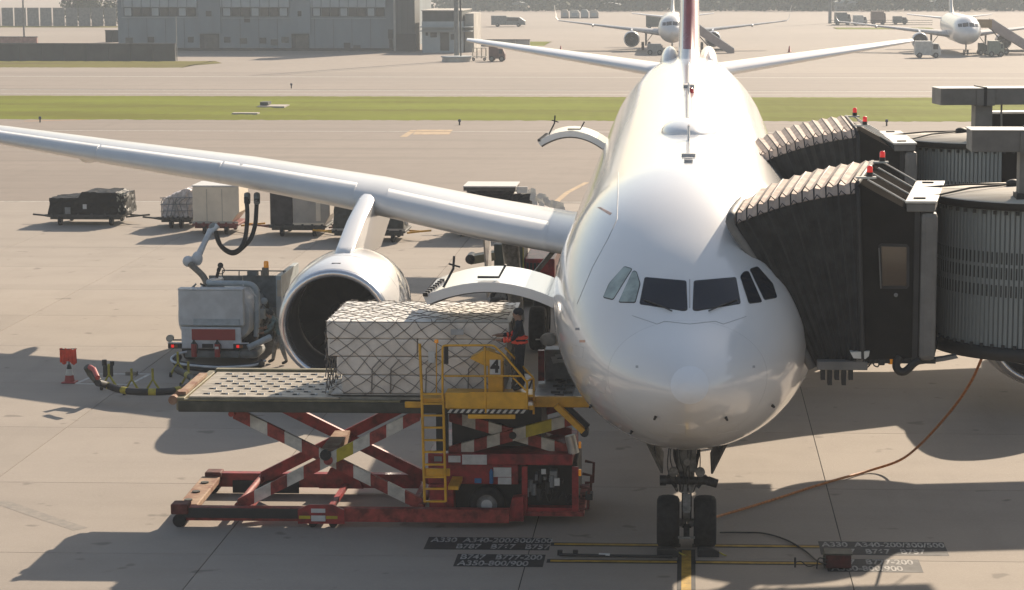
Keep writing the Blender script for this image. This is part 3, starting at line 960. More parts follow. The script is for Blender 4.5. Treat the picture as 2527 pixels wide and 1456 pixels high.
# fin
def fin_ring(z, yle, chord, tc):
    up, lo = airfoil(chord, tc, 0)
    pts = up[::-1] + lo[1:]
    return [Vector((pz, yle + px, z)) for px, pz in pts]
fmb = MB()
fz = [(7.7, 87.2, 9.6, .088), (8.6, 90.6, 7.6, .112), (10, 92.1, 7.0, .115), (13, 95.2, 5.6, .115), (16.4, 98.7, 4.2, .11), (16.9, 99.4, 3.2, .09)]
rings = [fin_ring(*q) for q in fz]
fmb.loft(rings)
for i, f in enumerate(fmb.f):
    if len(f) == 4:
        c = sum((fmb.v[k] for k in f), Vector()) / 4
        t = min(1, max(0, (c.z - 7.7) / 8.7))
        yle = 87.2 if c.z < 8.2 else lerp(90.6, 98.7, (c.z - 8.6) / 7.8)
        fmb.m[i] = 1 if c.y - yle < .35 else (2 if c.x > 0 or c.y - yle > 3.2 else 0)  # starboard side whiter than port: its different light is painted in
fin = fmb.build('vertical_fin', [m_white, m_red, m_pink], jet)
for s in (-1, 1):
    MB().ball((s * .78, 94.5, 7.75), 1, 14, 10, 0, (.42, 2.4, .85)).build('tail_fairing', m_white, jet)

# ---------------- engines
def KS(p):
    return [(t, r * 1.06) for t, r in p]
def engine(side):
    o = Vector((side * 9.5, 61.1, 2.2))
    ax = Vector((-side * .02, 1, .03)).normalized()
    nac = MB()
    nac.lathe(o, ax, KS([(.16, 1.452), (.4, 1.51), (.8, 1.56), (1.4, 1.60), (2.2, 1.615), (3.0, 1.58), (4.0, 1.44), (4.9, 1.23), (5.6, 1.02), (5.62, .96), (5.0, .98)]), 48)
    eng = nac.build('engine', m_white, jet)
    lip = MB(); prof = []
    for k in range(13):
        a = math.pi * (-.5 + k / 12 * 1.0)
        prof.append((.16 - .16 * math.cos(a), 1.345 + .105 * math.sin(a)))
    prof = [(.30, 1.228)] + prof + [(.162, 1.4535)]
    lip.lathe(o, ax, KS(prof), 48)
    lip.build('inlet_lip', m_alu, eng)
    il = MB(); il.lathe(o, ax, KS([(.28, 1.236), (.6, 1.215), (1.0, 1.225), (1.45, 1.25), (1.9, 1.25)]), 48); il.build('inlet_duct', m_liner, eng)
    fanb = MB()
    fc = o + ax * 1.5
    fanb.lathe(fc, ax, [(.30, 1.31), (.32, .2)], 40)
    fanb.build('fan_disc', m_dark, eng)
    u = Vector((1, 0, 0)); w_ = ax.cross(u)
    blade_src = None
    for k in range(26):
        a = 2 * math.pi * k / 26
        d = u * math.cos(a) + w_ * math.sin(a); t = ax.cross(d)
        q = MB()
        q.add([fc + d * .38 - t * .06 + ax * 0, fc + d * 1.2 - t * .19 + ax * .02, fc + d * 1.2 + t * .06 + ax * .2, fc + d * .38 + t * .05 + ax * .22], [(0, 1, 2, 3)], 0, True)
        q.add([fc + d * .38 - t * .05 + ax * .012, fc + d * 1.2 - t * .18 + ax * .032, fc + d * 1.2 + t * .06 + ax * .212, fc + d * .38 + t * .05 + ax * .232], [(3, 2, 1, 0)], 0, True)
        q.build('fan_blade', m_fan, eng)
    sp = MB(); sp.lathe(fc, ax, [(-.62, .01), (-.5, .1), (-.25, .25), (.05, .38), (.2, .40)], 20); sp.build('spinner', m_fan, eng)
    MB().lathe(o, ax, [(4.6, .72), (5.6, .55), (6.6, .28), (7.0, .05)], 24).build('exhaust_plug', m_hot, eng)
    for a in (-1, 1):
        MB().lathe(o + ax * 1.5, ax, KS([(0, 1.6035), (.03, 1.6065), (.06, 1.6045)]), 48).build('cowl_joint', m_line, eng) if a > 0 else None
    # pylon
    st = interp_st(9.37)
    side_poly = [(62.3, 3.80), (63.3, 4.08), (65.2, 4.62), (66.8, 4.92), (67.6, 5.08), (68.6, 5.18), (72.6, 5.0), (72.6, 4.4), (69, 3.3), (65, 3.4), (63.2, 3.7)]
    rings = []
    for wx in (-.25, -.20, -.10, .10, .20, .25):
        k = 1 - (abs(wx) / .25) ** 3 * .14
        cy_, cz_ = 67.5, 4.3
        rings.append([Vector((side * 9.5 + wx, cy_ + (y - cy_) * (1 - (1 - k) * .5), cz_ + (z - cz_) * k)) for y, z in side_poly])
    MB().loft(rings, 0, True).build('pylon', m_white, jet)
    MB().box(o.x - .12, o.x + .12, o.y + .5, o.y + .56, o.z + 1.60, o.z + 1.645).build('cowl_vent', m_dark, eng)
    # nacelle strake
    return eng
for side in (-1, 1):
    engine(side)

# ---------------- landing gear
def wheel(c, r, w, ax=(1, 0, 0), parent=None, rim=.5):
    prof = [(-w / 2, r * .55), (-w / 2, r * .82), (-w * .42, r * .94), (-w * .25, r * .985), (0, r), (w * .25, r * .985), (w * .42, r * .94), (w / 2, r * .82), (w / 2, r * .55)]
    t = MB(); t.lathe(c, ax, prof, 28)
    for g_ in (-.22, -.07, .08, .23):
        pass
    t_o = t.build('wheel', m_tyre, parent)
    h = MB(); h.lathe(c, ax, [(-w * .40, .03), (-w * .42, r * .3), (-w * .30, r * .45), (-w * .44, r * .56), (w * .44, r * .56), (w * .30, r * .45), (w * .42, r * .3), (w * .40, .03)], 20)
    h.build('rim', m_lmetal, t_o)
    return t_o
m_gdoor = M('gear_door_inner', (.10, .095, .085), rough=.6, scale=5, var=.3)
NG = Vector((0, 46.12, 0))
for s in (-1, 1):
    wheel(NG + Vector((s * .375, 0, .545)), .545, .46, parent=jet)
def nz(x, y): return P(x, y, NG.y)
ng = MB()
ng.cyl(NG + Vector((0, 0, .42)), NG + Vector((0, .05, 1.35)), .10, .105, 14, 1)
ng.cyl(NG + Vector((0, .05, 1.15)), NG + Vector((0, .1, 2.7)), .155, .17, 14)
ng.cyl(NG + Vector((-.36, 0, .525)), NG + Vector((.36, 0, .525)), .09, .09, 12)
ng.box(-.19, .19, NG.y - .17, NG.y + .25, 1.62, 2.7)
strut = ng.build('nose_strut', [m_lmetal, m_chrome], jet, .015)
x = MB()
x.beam(NG + Vector((0, -.18, 1.15)), NG + Vector((0, -.42, .86)), .16, .06); x.beam(NG + Vector((0, -.42, .86)), NG + Vector((0, -.16, .6)), .14, .06)
x.build('torque_link', m_lmetal, strut, .01)
x = MB()
x.cyl(NG + Vector((-.48, -.1, 1.42)), NG + Vector((.48, -.1, 1.42)), .085, .085, 12); x.cyl(NG + Vector((-.55, -.1, 1.42)), NG + Vector((-.42, -.1, 1.42)), .11, .11, 12); x.cyl(NG + Vector((.42, -.1, 1.42)), NG + Vector((.62, -.1, 1.36)), .10, .09, 12)
x.build('steering_actuator', m_dmetal, strut)
x = MB()
for s in (-1, 1):
    x.lathe(NG + Vector((s * .27, -.26, 1.66)), (0, -1, -.1), [(0, .03), (.02, .09), (.10, .10), (.11, .085), (.1, .01)], 16)
x.lathe(NG + Vector((0, -.26, 1.86)), (0, -1, -.1), [(0, .03), (.02, .07), (.08, .08), (.09, .06), (.08, .01)], 14)
x.build('landing_light', m_lmetal, strut)
x = MB()
rr = random.Random(3)
for k in range(9):
    a = rr.uniform(-.3, .3)
    x.tube(smooth_path([NG + Vector((a, -.2, 2.5)), NG + Vector((a * 1.3, -.26 - rr.random() * .05, 2.0)), NG + Vector((a * 1.1 + rr.uniform(-.1, .1), -.24, 1.6)), NG + Vector((a * .7, -.14, 1.2))], 5), .012, 5)
for s in (-1, 1):
    x.beam(NG + Vector((s * .22, .05, 1.25)), NG + Vector((s * .40, .0, 1.5)), .06, .08)
    x.beam(NG + Vector((s * .16, .1, 1.55)), NG + Vector((s * .3, .2, 2.3)), .05, .05)
    x.box(s * .28 - .07, s * .28 + .07, NG.y - .22, NG.y, 1.46, 1.62)
x.build('hose_bundle', m_dmetal, strut)
MB().beam(NG + Vector((0, .2, 1.3)), NG + Vector((0, 2.4, 2.3)), .16, .16).build('drag_brace', m_lmetal, jet)
MB().box(-.17, .17, NG.y - .62, NG.y - .56, .335, .375).build('tow_bracket', m_lmetal, strut)
MB().beam(NG + Vector((0, -.60, .35)), NG + Vector((0, -.02, .5)), .12, .06).build('tow_fork', m_dmetal, strut)
for s in (-1, 1):
    p0 = Vector((s * .78, NG.y - .9, 2.34)); q0 = Vector((s * .50, NG.y - .9, 1.74))
    MB().hexa([p0 - Vector((.03, 0, 0)), p0 + Vector((.03, 0, 0)), p0 + Vector((.03, 2.2, -.06)), p0 + Vector((-.03, 2.2, -.06))],
              [q0 - Vector((.02, 0, 0)), q0 + Vector((.02, 0, 0)), q0 + Vector((.02, 2.0, 0)), q0 + Vector((-.02, 2.0, 0))]).build('gear_door', m_gdoor, jet)
    MB().beam(p0 + Vector((-s * .12, .3, .05)), lerp(p0, q0, .5) + Vector((0, .3, 0)), .03, .03).build('door_link', m_dmetal, jet)
    MB().prism([(s * .20, NG.y - .55, 2.34), (s * .46, NG.y - .55, 2.34), (s * .38, NG.y - .55, 2.26), (s * .2, NG.y - .55, 2.27)], (0, .5, 0)).build('gear_door', m_gdoor, jet)
# main gear bogies
for s in (-1, 1):
    b = Vector((s * 5.34, 71.6, 0))
    leg = MB(); leg.cyl(b + Vector((0, 0, .75)), b + Vector((s * .25, 0, 3.6)), .22, .28, 14); leg.beam(b + Vector((0, -1.0, .72)), b + Vector((0, 1.0, .66)), .26, .26)
    leg.beam(b + Vector((0, 0, 1.6)), b + Vector((-s * 1.5, .2, 3.4)), .14, .14)
    lg = leg.build('main_strut', m_lmetal, jet)
    for dy in (-.99, .99):
        for dx in (-.7, .7):
            wheel(b + Vector((dx, dy, .69)), .69, .5, parent=jet)
    MB().prism([(b.x + s * .9, b.y - .9, 1.6), (b.x + s * .9, b.y + .9, 1.6), (b.x + s * 1.0, b.y + 1.0, 3.9), (b.x + s * 1.0, b.y - 1.0, 3.9)], (.05, 0, 0)).build('gear_door', m_belly, jet)

# ---------------- open cargo doors on the starboard side
def cargo_door(Yn, Yf, x0, z0, x1, z1, sag, label):
    cd = None
    rows_t, rows_b = [], []
    n = 14
    for j in range(7):
        Yq = lerp(Yn, Yf, j / 6)
        rt_, rb_ = [], []
        for i in range(n + 1):
            t = i / n
            xx = lerp(x0, x1, t); zz = lerp(z0, z1, t) + sag * 4 * t * (1 - t)
            dzx = (z1 - z0 + sag * 4 * (1 - 2 * t)) / (x1 - x0)
            nn = Vector((-dzx, 0, 1)).normalized()
            rt_.append(Vector((xx, Yq, zz)) + nn * .10); rb_.append(Vector((xx, Yq, zz)) - nn * .10)
        rows_t.append(rt_); rows_b.append(rb_)
    mb = MB()
    mb.loft([a + b[::-1] for a, b in zip(rows_t, rows_b)], 0, True, True, False)
    for k in (0, 6):
        a, b = rows_t[k], rows_b[k]
        off = len(mb.v)
        mb.add(a + b, [(i, i + 1, n + 2 + i, n + 1 + i) for i in range(n)])
    d = mb.build('cargo_door', m_white, jet)
    e = d.modifiers.new('edges', 'EDGE_SPLIT'); e.split_angle = R(50)
    for k in (1, 3, 5):
        MB().tube([p + Vector((0, 0, -.03)) for p in rows_b[k]], .05, 5).build('door_frame', m_lmetal, d)
    hk = MB()
    a = rows_t[1][3]
    hk.tube([rows_t[0][2] + Vector((0, .1, .02)), a + Vector((0, -.3, .35)), a + Vector((.02, -.3, .62))], .028, 6)
    hk.tube([a + Vector((-.1, -.25, .45)), a + Vector((.14, -.25, .38))], .022, 6)
    hk.build('door_hook', m_dmetal, d)
    hk = MB()
    b2 = rows_t[1][7]
    hk.tube([b2 + Vector((-.35, 0, .05)), b2 + Vector((.1, 0, .05)), b2 + Vector((.25, 0, .32))], .028, 6)
    hk.build('door_hook', m_dmetal, d)
    for k in range(8):
        th = MB()
        p = lerp(rows_t[0][0], rows_t[4][1], k / 8) + Vector((.05, 0, .02))
        th.box(p.x - .05, p.x + .05, p.y - .05, p.y + .05, p.z - .02, p.z + .06)
        th.build('door_latch', m_dmetal, d)
    MB().cyl(rows_t[0][-1] + Vector((0, .1, 0)), rows_t[6][-1] + Vector((0, -.1, 0)), .07, .07, 8).build('hinge', m_belly, d)
    return d
cargo_door(47.75, 50.45, -5.50, 4.84, -2.68, 4.74, .34, '')
cargo_door(81.0, 83.6, -5.25, 5.62, -2.62, 5.25, .52, '')
# dark sheets on the skin paint the shaded hold openings behind the doors
for (s0, s1, a0, a1) in ((8.5, 11.1, 97, 138), (41.7, 44.2, 97, 138)):
    mb = MB(); rings = []
    for j in range(5):
        s = lerp(s0, s1, j / 4)
        rings.append([skin_sec(s, -math.radians(lerp(a0, a1, i / 8)), .012) for i in range(9)])
    mb.loft(rings, 0, True, False, False)
    mb.build('hold_opening_shade', m_dark, jet)
# ================================================================== CARGO LOADER
m_lred = M('loader_red', (.36, .022, .022), rough=.5, scale=3.5, var=.32, coat=.2, bump=.05)
m_lred2 = M('faded_red', (.38, .055, .04), rough=.65, scale=4, var=.34)
m_lwhite = M('stripe_white', (.66, .63, .55), rough=.5, scale=3, var=.18)
m_yel = M('platform_yellow', (.78, .40, .015), rough=.45, scale=2, var=.16, coat=.2)
m_yel2 = M('stripe_yellow', (.55, .44, .02), rough=.5, var=.2)
m_deck = M('deck_steel', (.42, .37, .29), rough=.5, metal=.2, scale=3, var=.2)
m_dgreen = M('deck_edge_green', (.06, .062, .045), rough=.55, scale=3, var=.25)
m_olive = M('deck_olive_rail', (.22, .19, .10), rough=.5, scale=3, var=.2)
m_roller = M('roller_steel', (.06, .06, .058), rough=.4, metal=.6)
m_rtip = M('roller_bright', (.62, .60, .56), rough=.3, metal=.5)
m_black = M('black_paint', (.02, .021, .022), rough=.6)
m_rust = M('rusty_tan_steel', (.36, .25, .16), rough=.75, scale=3, var=.25, col2=(.2, .09, .05))
m_rust2 = M('rusty_red', (.16, .035, .025), rough=.75, scale=5, var=.3)
m_label = M('label_white', (.62, .62, .60), rough=.5, scale=9, var=.08)
m_blue = M('label_blue', (.03, .18, .42), rough=.5)
m_grey = M('grey_machine_paint', (.25, .26, .26), rough=.5, scale=4, var=.15)
m_amber = M('amber_lens', (.75, .28, .01), rough=.2, coat=.5, emit=(1, .35, .02), estr=.10)

YN, YF = 47.6, 50.9
def LX(x, Y=YN): return P(x, 1100, Y).x
def LZ(y, Y=YN): return P(1000, y, Y).z
ZD = 2.74
load = thing('cargo_loader', 'red and yellow scissor lift cargo loader with a raised roller deck beside the aircraft', 'cargo loader', ((-10.9 - 2.3) / 2, 49.2, 0))
DX0, DX1 = P(442, 985, 47.8).x, -3.45
DY0, DY1 = 47.75, 51.1
# deck plate with real openings: strips between roller slots
dk = MB()
dk.box(DX0 + .16, DX1, DY0 + .18, DY1 - .10, ZD - .12, ZD - .10)
deck = dk.build('deck', m_black, load)
lanes = 9
for j in range(lanes + 1):
    y0 = lerp(DY0 + .2, DY1 - .12, (j - .0) / (lanes + 1)); y1 = lerp(DY0 + .2, DY1 - .12, (j + 1) / (lanes + 1)) - .016
    MB().box(DX0 + .18, DX1, y0, y1, ZD - .06, ZD - .01).build('deck_plank', m_deck, deck)
roll = None; bed = []
rx = MB(); rx.cyl((-.06, 0, .0), (.06, 0, .0), .028, .028, 10, 0); rx.cyl((.035, 0, .004), (.09, 0, .012), .028, .028, 10, 1); rx.box(-.085, .085, -.035, .035, -.02, .0065, 0)
for j in range(lanes):
    yy = lerp(DY0 + .2, DY1 - .12, (j + 1) / (lanes + 1)) - .045
    n = 17
    for i in range(n):
        xx = lerp(DX0 + .5, DX1 - .3, (i + (.5 if j % 2 else 0)) / n)
        if roll is None:
            roll = rx.build('deck_roller', [m_roller, m_rtip], deck, at=None)
            for v in roll.data.vertices: v.co += W[load]
            W[roll] = W[load]; o = roll
        else:
            o = roll.copy(); COL.objects.link(o); o.parent = deck
        o.location = Vector((xx, yy, ZD - .015)) - W[load]
# edge beams
MB().box(DX0, DX1 - .1, DY0 - .08, DY0 + .1, ZD - .30, ZD - .075).build('edge_beam', m_dgreen, load, .02)
MB().box(DX0 + .12, DX1 - 2.6, DY0 - .06, DY0 + .06, ZD - .072, ZD - .03).build('edge_rail', m_olive, load, .01)
MB().box(DX0 + .22, DX1 - 3.9, DY0 + .02, DY0 + .12, ZD - .028, ZD + .02).build('guide_rail', m_deck, load, .01)
MB().box(DX0 + .12, DX1 - .1, DY1 - .1, DY1 + .08, ZD - .30, ZD + .045).build('edge_beam', m_olive, load, .02)
MB().box(DX0 - .05, DX0 + .13, DY0 - .02, DY1, ZD - .28, ZD - .005).build('end_stop', m_olive, load, .02)
MB().beam((DX0 + .02, DY0 + .25, ZD + .04), (DX0 + .02, DY1 - .9, ZD + .06), .17, .07).build('end_roller', m_rust, load)
for yy in (DY0 - .02, DY0 + .55):
    MB().cyl((DX0 - .12, yy, ZD - .06), (DX0 - .12, yy + .2, ZD - .06), .10, .10, 10).build('bumper_roller', m_rust, load)
for k in range(7):
    xx = lerp(DX0 + .8, DX1 - .8, k / 6)
    MB().box(xx - .06, xx + .06, DY0 + .12, DY1 - .12, ZD - .32, ZD - .13).build('cross_member', m_dgreen, load)
# scissor arms: vertical cut colour bands
def arm(p, q, half, Y, th, cols, mats, name='scissor_arm', n=10, top=None):
    mb = MB()
    for i in range(n):
        a, b = lerp(Vector(p), Vector(q), i / n), lerp(Vector(p), Vector(q), (i + 1) / n)
        e = half
        mb.prism([(a.x, Y, a.z - e), (b.x, Y, b.z - e), (b.x, Y, b.z + e), (a.x, Y, a.z + e)], (0, th, 0), cols[i % len(cols)])
    return mb.build(name, mats, load)
SA, SB = P(588, 1246, 47.95), P(1036, 1022, 47.95)
SC1, SD = P(572, 1020, 47.95), P(1040, 1250, 47.95)
arm(SA, SB, .135, 47.90, .12, [0, 1, 0, 1, 0, 1, 2, 1, 0, 1, 0], [m_lred2, m_lwhite, m_yel2], n=11)
arm(SC1, SD, .135, 48.06, .12, [0, 1, 0, 1, 0, 1, 0, 1, 0, 1, 0], [m_lred2, m_lwhite], n=11)
arm(SA, SB, .135, 50.55, .12, [0], [m_lred], n=1)
arm(SC1, SD, .135, 50.38, .12, [0], [m_lred], n=1)
MID = (SA + SB) / 2
for c, r in ((MID, .10), (SA, .07), (SD, .07), (SB, .06), (SC1, .06)):
    MB().cyl((c.x, 47.86, c.z), (c.x, 50.70, c.z), r, r, 12).build('pivot_shaft', m_lred2, load)
MB().beam((MID.x - .05, 48.25, MID.z + .05), (MID.x - .05, 50.3, MID.z + .05), .34, .22).build('torsion_beam', m_rust, load)
pm = MB(); pm.cyl((MID.x - .05, 47.84, MID.z + .12), (MID.x - .05, 47.88, MID.z + .12), .12, .12, 16)
for k in range(6):
    a = k * math.pi / 3; pm.cyl((MID.x - .05 + .075 * math.cos(a), 47.81, MID.z + .12 + .075 * math.sin(a)), (MID.x - .05 + .075 * math.cos(a), 47.845, MID.z + .12 + .075 * math.sin(a)), .02, .02, 6)
pm.build('pivot_plate', m_black, load)
for yy in (48.6, 50.0):
    MB().cyl((SA.x + 1.3, yy, .5), (MID.x + .7, yy, MID.z + .3), .075, .075, 10).build('lift_cylinder', m_lred, load) if False else None
# base frame
bx0, bx1 = LX(432), LX(1256)
nr = MB(); nr.box(bx0, bx1, 47.5, 47.72, .13, .42); nr.build('base_rail', m_lred2, load, .015)
MB().box(bx0 + .1, LX(760), 47.46, 47.497, .20, .41).build('rail_cover', m_black, load)
fr_ = MB(); fr_.box(bx0 + .2, LX(1040, YF), 50.66, 50.9, .14, .46); fr_.build('base_rail', m_lred, load, .015)
MB().box(bx0 + .6, bx0 + 2.1, 50.6, 50.655, .02, .30).build('rail_bracket', m_black, load)
MB().prism([(LX(735), 47.44, .10), (LX(850), 47.44, .10), (LX(850), 47.44, .40), (LX(822), 47.44, .51), (LX(762), 47.44, .51), (LX(735), 47.44, .40)], (0, .055, 0)).build('outrigger_plate', m_lred, load)
MB().prism([(LX(790, YF), 50.6, .14), (LX(900, YF), 50.6, .14), (LX(872, YF), 50.6, .62), (LX(820, YF), 50.6, .62)], (0, .05, 0)).build('outrigger_plate', m_lred, load)
for x0, x1, y0, y1, m in ((768, 803, 1257, 1267, m_label), (768, 803, 1274, 1288, m_label), (738, 766, 1275, 1282, m_yel2), (805, 833, 1275, 1282, m_yel2)):
    MB().box(LX(x0), LX(x1), 47.425, 47.437, LZ(y1, 47.44), LZ(y0, 47.44)).build('data_plate', m, load)
eb = MB(); eb.beam((bx0 + .18, 47.85, .33), (bx0 + .12, 50.6, .33), .42, .14); eb.build('end_beam', m_rust, load, .02)
for yy in (48.2, 49.0, 49.9):
    MB().cyl((bx0 + .12, yy, .40), (bx0 + .12, yy, .43), .09, .09, 10).build('beam_cap', m_dgreen, load)
for (xx, yy) in ((bx0 + .08, 47.6), (bx0 + .15, 50.75)):
    MB().cyl((xx, yy - .16, .14), (xx, yy + .16, .14), .14, .14, 14).build('caster_wheel', m_tyre, load)
    MB().box(xx - .17, xx + .2, yy - .2, yy + .2, .28, .50).build('corner_bracket', m_rust2, load, .03)
for xx in (LX(770), LX(820)):
    MB().cyl((xx, 47.52, .09), (xx, 47.68, .09), .09, .09, 12).build('caster_wheel', m_tyre, load)
for k in range(4):
    xx = lerp(bx0 + 1.4, bx1 - .4, k / 3)
    MB().box(xx - .06, xx + .06, 47.73, 50.65, .16, .26).build('base_cross_tube', m_lred, load)
# chassis
cb = MB()
cb.box(LX(1050), LX(1410), 48.02, 50.7, LZ(1146, 48), LZ(1119, 48)); cb.build('chassis', m_lred, load, .02)
MB().box(LX(1050), LX(1275), 48.06, 50.6, LZ(1195, 48), LZ(1146, 48) - .003).build('chassis_panel', m_lred, load, .02)
MB().box(LX(1052), LX(1113), 48.04, 50.6, .25, LZ(1195, 48) - .003).build('chassis_panel', m_lred, load, .02)
MB().box(LX(1114), LX(1290), 48.4, 50.4, .22, LZ(1196, 48)).build('wheel_well', m_black, load)
wheel(Vector((LX(1200, 48), 48.18, .40)), .40, .30, (0, 1, 0), load)
MB().cyl((LX(1200, 48), 48.01, .40), (LX(1200, 48), 48.03, .40), .12, .11, 16).build('hub_cap', m_label, load)
wheel(Vector((LX(1200, 48), 50.4, .40)), .40, .30, (0, 1, 0), load)
MB().prism([(LX(1248), 47.73, .12), (LX(1290), 47.73, .12), (LX(1290), 47.73, .66), (LX(1262), 47.73, .62)], (0, .3, 0)).build('rail_gusset', m_lred, load)
ex0, ex1 = LX(1288, 48), LX(1428, 48)
for a, b, c, d in ((ex0, ex0 + .12, .20, LZ(1147, 48)), (ex1 - .14, ex1, .20, LZ(1147, 48)), (ex0 + .122, ex1 - .142, .20, .38)):
    MB().box(a, b, 47.9, 48.0, c, d).build('bay_frame', m_lred, load, .01)
MB().box(ex0 + .05, ex1 - .05, 48.5, 50.5, .22, LZ(1147, 48) - .02).build('engine_block', m_black, load, .03)
eg = MB(); re_ = random.Random(9)
for k in range(16):
    x_ = re_.uniform(ex0 + .15, ex1 - .2); z_ = re_.uniform(.45, 1.0)
    if k % 3 == 0: eg.cyl((x_, 48.1, z_), (x_, 48.1, z_ + .25), .06, .06, 10, k % 2)
    elif k % 3 == 1: eg.box(x_, x_ + re_.uniform(.08, .2), 48.1, 48.4, z_, z_ + re_.uniform(.06, .2), k % 2)
    else: eg.tube(smooth_path([(x_, 48.12, z_), (x_ + .1, 48.08, z_ + .15), (x_ + .2, 48.1, z_ - .1), (x_ + .3, 48.15, z_ + .1)], 4), .018, 6, 0)
eg.build('engine_parts', [m_black, m_grey], load)
for x0, x1, y0, y1, m in ((1336, 1347, 1154, 1166, m_label), (1368, 1381, 1176, 1194, m_label), (1292, 1305, 1200, 1222, m_grey)):
    MB().box(LX(x0, 48), LX(x1, 48), 47.93, 47.99, LZ(y1, 48), LZ(y0, 48)).build('data_plate', m, load)
MB().box(ex0 + .1, ex1 + .12, 47.86, 50.6, .20, .30).build('step', m_lred2, load, .02)
for yy in (47.95, 49.2, 50.5):
    MB().tube([(ex1 + .02, yy, .34), (ex1 + .20, yy, .36), (ex1 + .22, yy, .80), (ex1 + .02, yy, .84)], .035, 6).build('bumper_bar', m_rust2, load)
MB().box(ex1 + .14, ex1 + .30, 47.9, 48.25, .55, .68).build('bumper_pad', m_black, load, .02)
MB().cyl((LX(1415, 48), 48.2, LZ(1120, 48)), (LX(1405, 48), 48.2, LZ(1076, 48)), .12, .11, 14).build('exhaust_stack', m_rtip, load)
for yy in (1092, 1160):
    MB().cyl((ex1 + .03, 47.9, LZ(yy + 8, 48)), (ex1 + .03, 47.9, LZ(yy - 8, 48)), .03, .03, 8).build('marker_lamp', m_amber, load)
for x0, x1, y0, y1, m in ((1106, 1136, 1124, 1140, m_label), (1140, 1201, 1121, 1145, m_label), (1071, 1090, 1126, 1138, m_grey)):
    MB().box(LX(x0, 48), LX(x1, 48), 48.0, 48.015, LZ(y1, 48), LZ(y0, 48)).build('data_plate', m, load)
for x0, x1, y0, y1, m in ((1217, 1261, 1153, 1176, m_label), (1228, 1261, 1177.5, 1194, m_label), (1170, 1187, 1180, 1192, m_blue)):
    MB().box(LX(x0, 48), LX(x1, 48), 48.035, 48.055, LZ(y1, 48), LZ(y0, 48)).build('data_plate', m, load)
MB().cyl((LX(1212, 48), 48.0, LZ(1191, 48)), (LX(1212, 48), 48.0, LZ(1163, 48)), .042, .042, 12).build('spray_bottle', m_blue, load)
MB().cyl((LX(1212, 48), 48.0, LZ(1163, 48)), (LX(1212, 48), 48.0, LZ(1156, 48)), .042, .015, 12).build('spray_cap', m_blue, load)
# forward scissor
A2, B2 = P(1106, 1118, 48.2), P(1425, 1032, 48.2)
C2, D2 = P(1106, 1030, 48.2), P(1400, 1116, 48.2)
arm(A2, B2, .125, 48.22, .11, [0, 1, 0, 1, 0, 1, 2, 2, 1, 0], [m_lred2, m_lwhite, m_yel2], n=10)
arm(C2, D2, .125, 48.36, .11, [0, 1, 0, 1, 0, 1, 0, 1, 0], [m_lred2, m_lwhite], n=9)
arm(A2, B2, .125, 50.3, .11, [0], [m_lred], n=1)
arm(C2, D2, .125, 50.1, .11, [0], [m_lred], n=1)
M2 = (A2 + B2) / 2
MB().cyl((M2.x, 48.2, M2.z), (M2.x, 50.4, M2.z), .08, .08, 12).build('pivot_shaft', m_black, load)
# dark mast behind the ladder
MB().box(LX(1072), LX(1102), 47.95, 48.05, LZ(1120), LZ(1004)).build('guide_mast', m_black, load)
MB().box(LX(1105), LX(1330), 48.5, 50.6, LZ(1120), LZ(1022)).build('valve_block', m_black, load)
# bridge deck to the aircraft
bdx0, bdx1 = P(1312, 975, 47.9).x, P(1444, 975, 47.9).x
bd = MB().box(bdx0, bdx1, 47.9, 51.0, ZD - .16, ZD - .06).build('bridge_deck', m_grey, load)
for j in range(8):
    for i in range(3):
        xx = bdx0 + .45 + i * .26 + (.1 if j % 2 else 0); yy = lerp(48.15, 50.7, j / 7)
        if xx + .13 > bdx1 - .25: continue
        MB().cyl((xx - .1, yy, ZD - .055), (xx + .1, yy, ZD - .055), .045, .045, 8).build('deck_roller', m_roller, bd)
MB().box(bdx0 + .02, bdx1 - .02, 47.84, 47.897, ZD - .08, ZD - .03).build('bridge_edge', m_rtip, bd)
MB().box(bdx1 - .28, bdx1 - .08, 47.95, 50.6, ZD - .058, ZD - .02).build('door_sill_bar', m_label, bd)
MB().cyl((bdx1 - .02, 47.98, ZD + .0), (bdx1 - .02, 48.25, ZD + .0), .13, .13, 14).build('door_bumper', m_label, bd)
MB().box(P(1301, 990, 47.7).x, P(1462, 990, 47.7).x, 47.66, 47.82, LZ(1002, 47.7), LZ(976, 47.7)).build('bridge_beam', m_yel, load, .02)
q0, q1 = P(1372, 1000, 47.55), P(1440, 1064, 47.55)
MB().beam(q0, q1, .12, .20, 0, (0, 1, 0)).build('stay_leg', m_yel, load, .01)
MB().beam(q0 + Vector((.09, .2, .06)), q1 + Vector((.09, .2, .06)), .10, .12, 0, (0, 1, 0)).build('stay_leg', m_black, load)
MB().cyl(q1 + Vector((.02, -.05, -.03)), q1 + Vector((.02, .3, -.03)), .09, .09, 12).build('stay_roller', m_black, load)
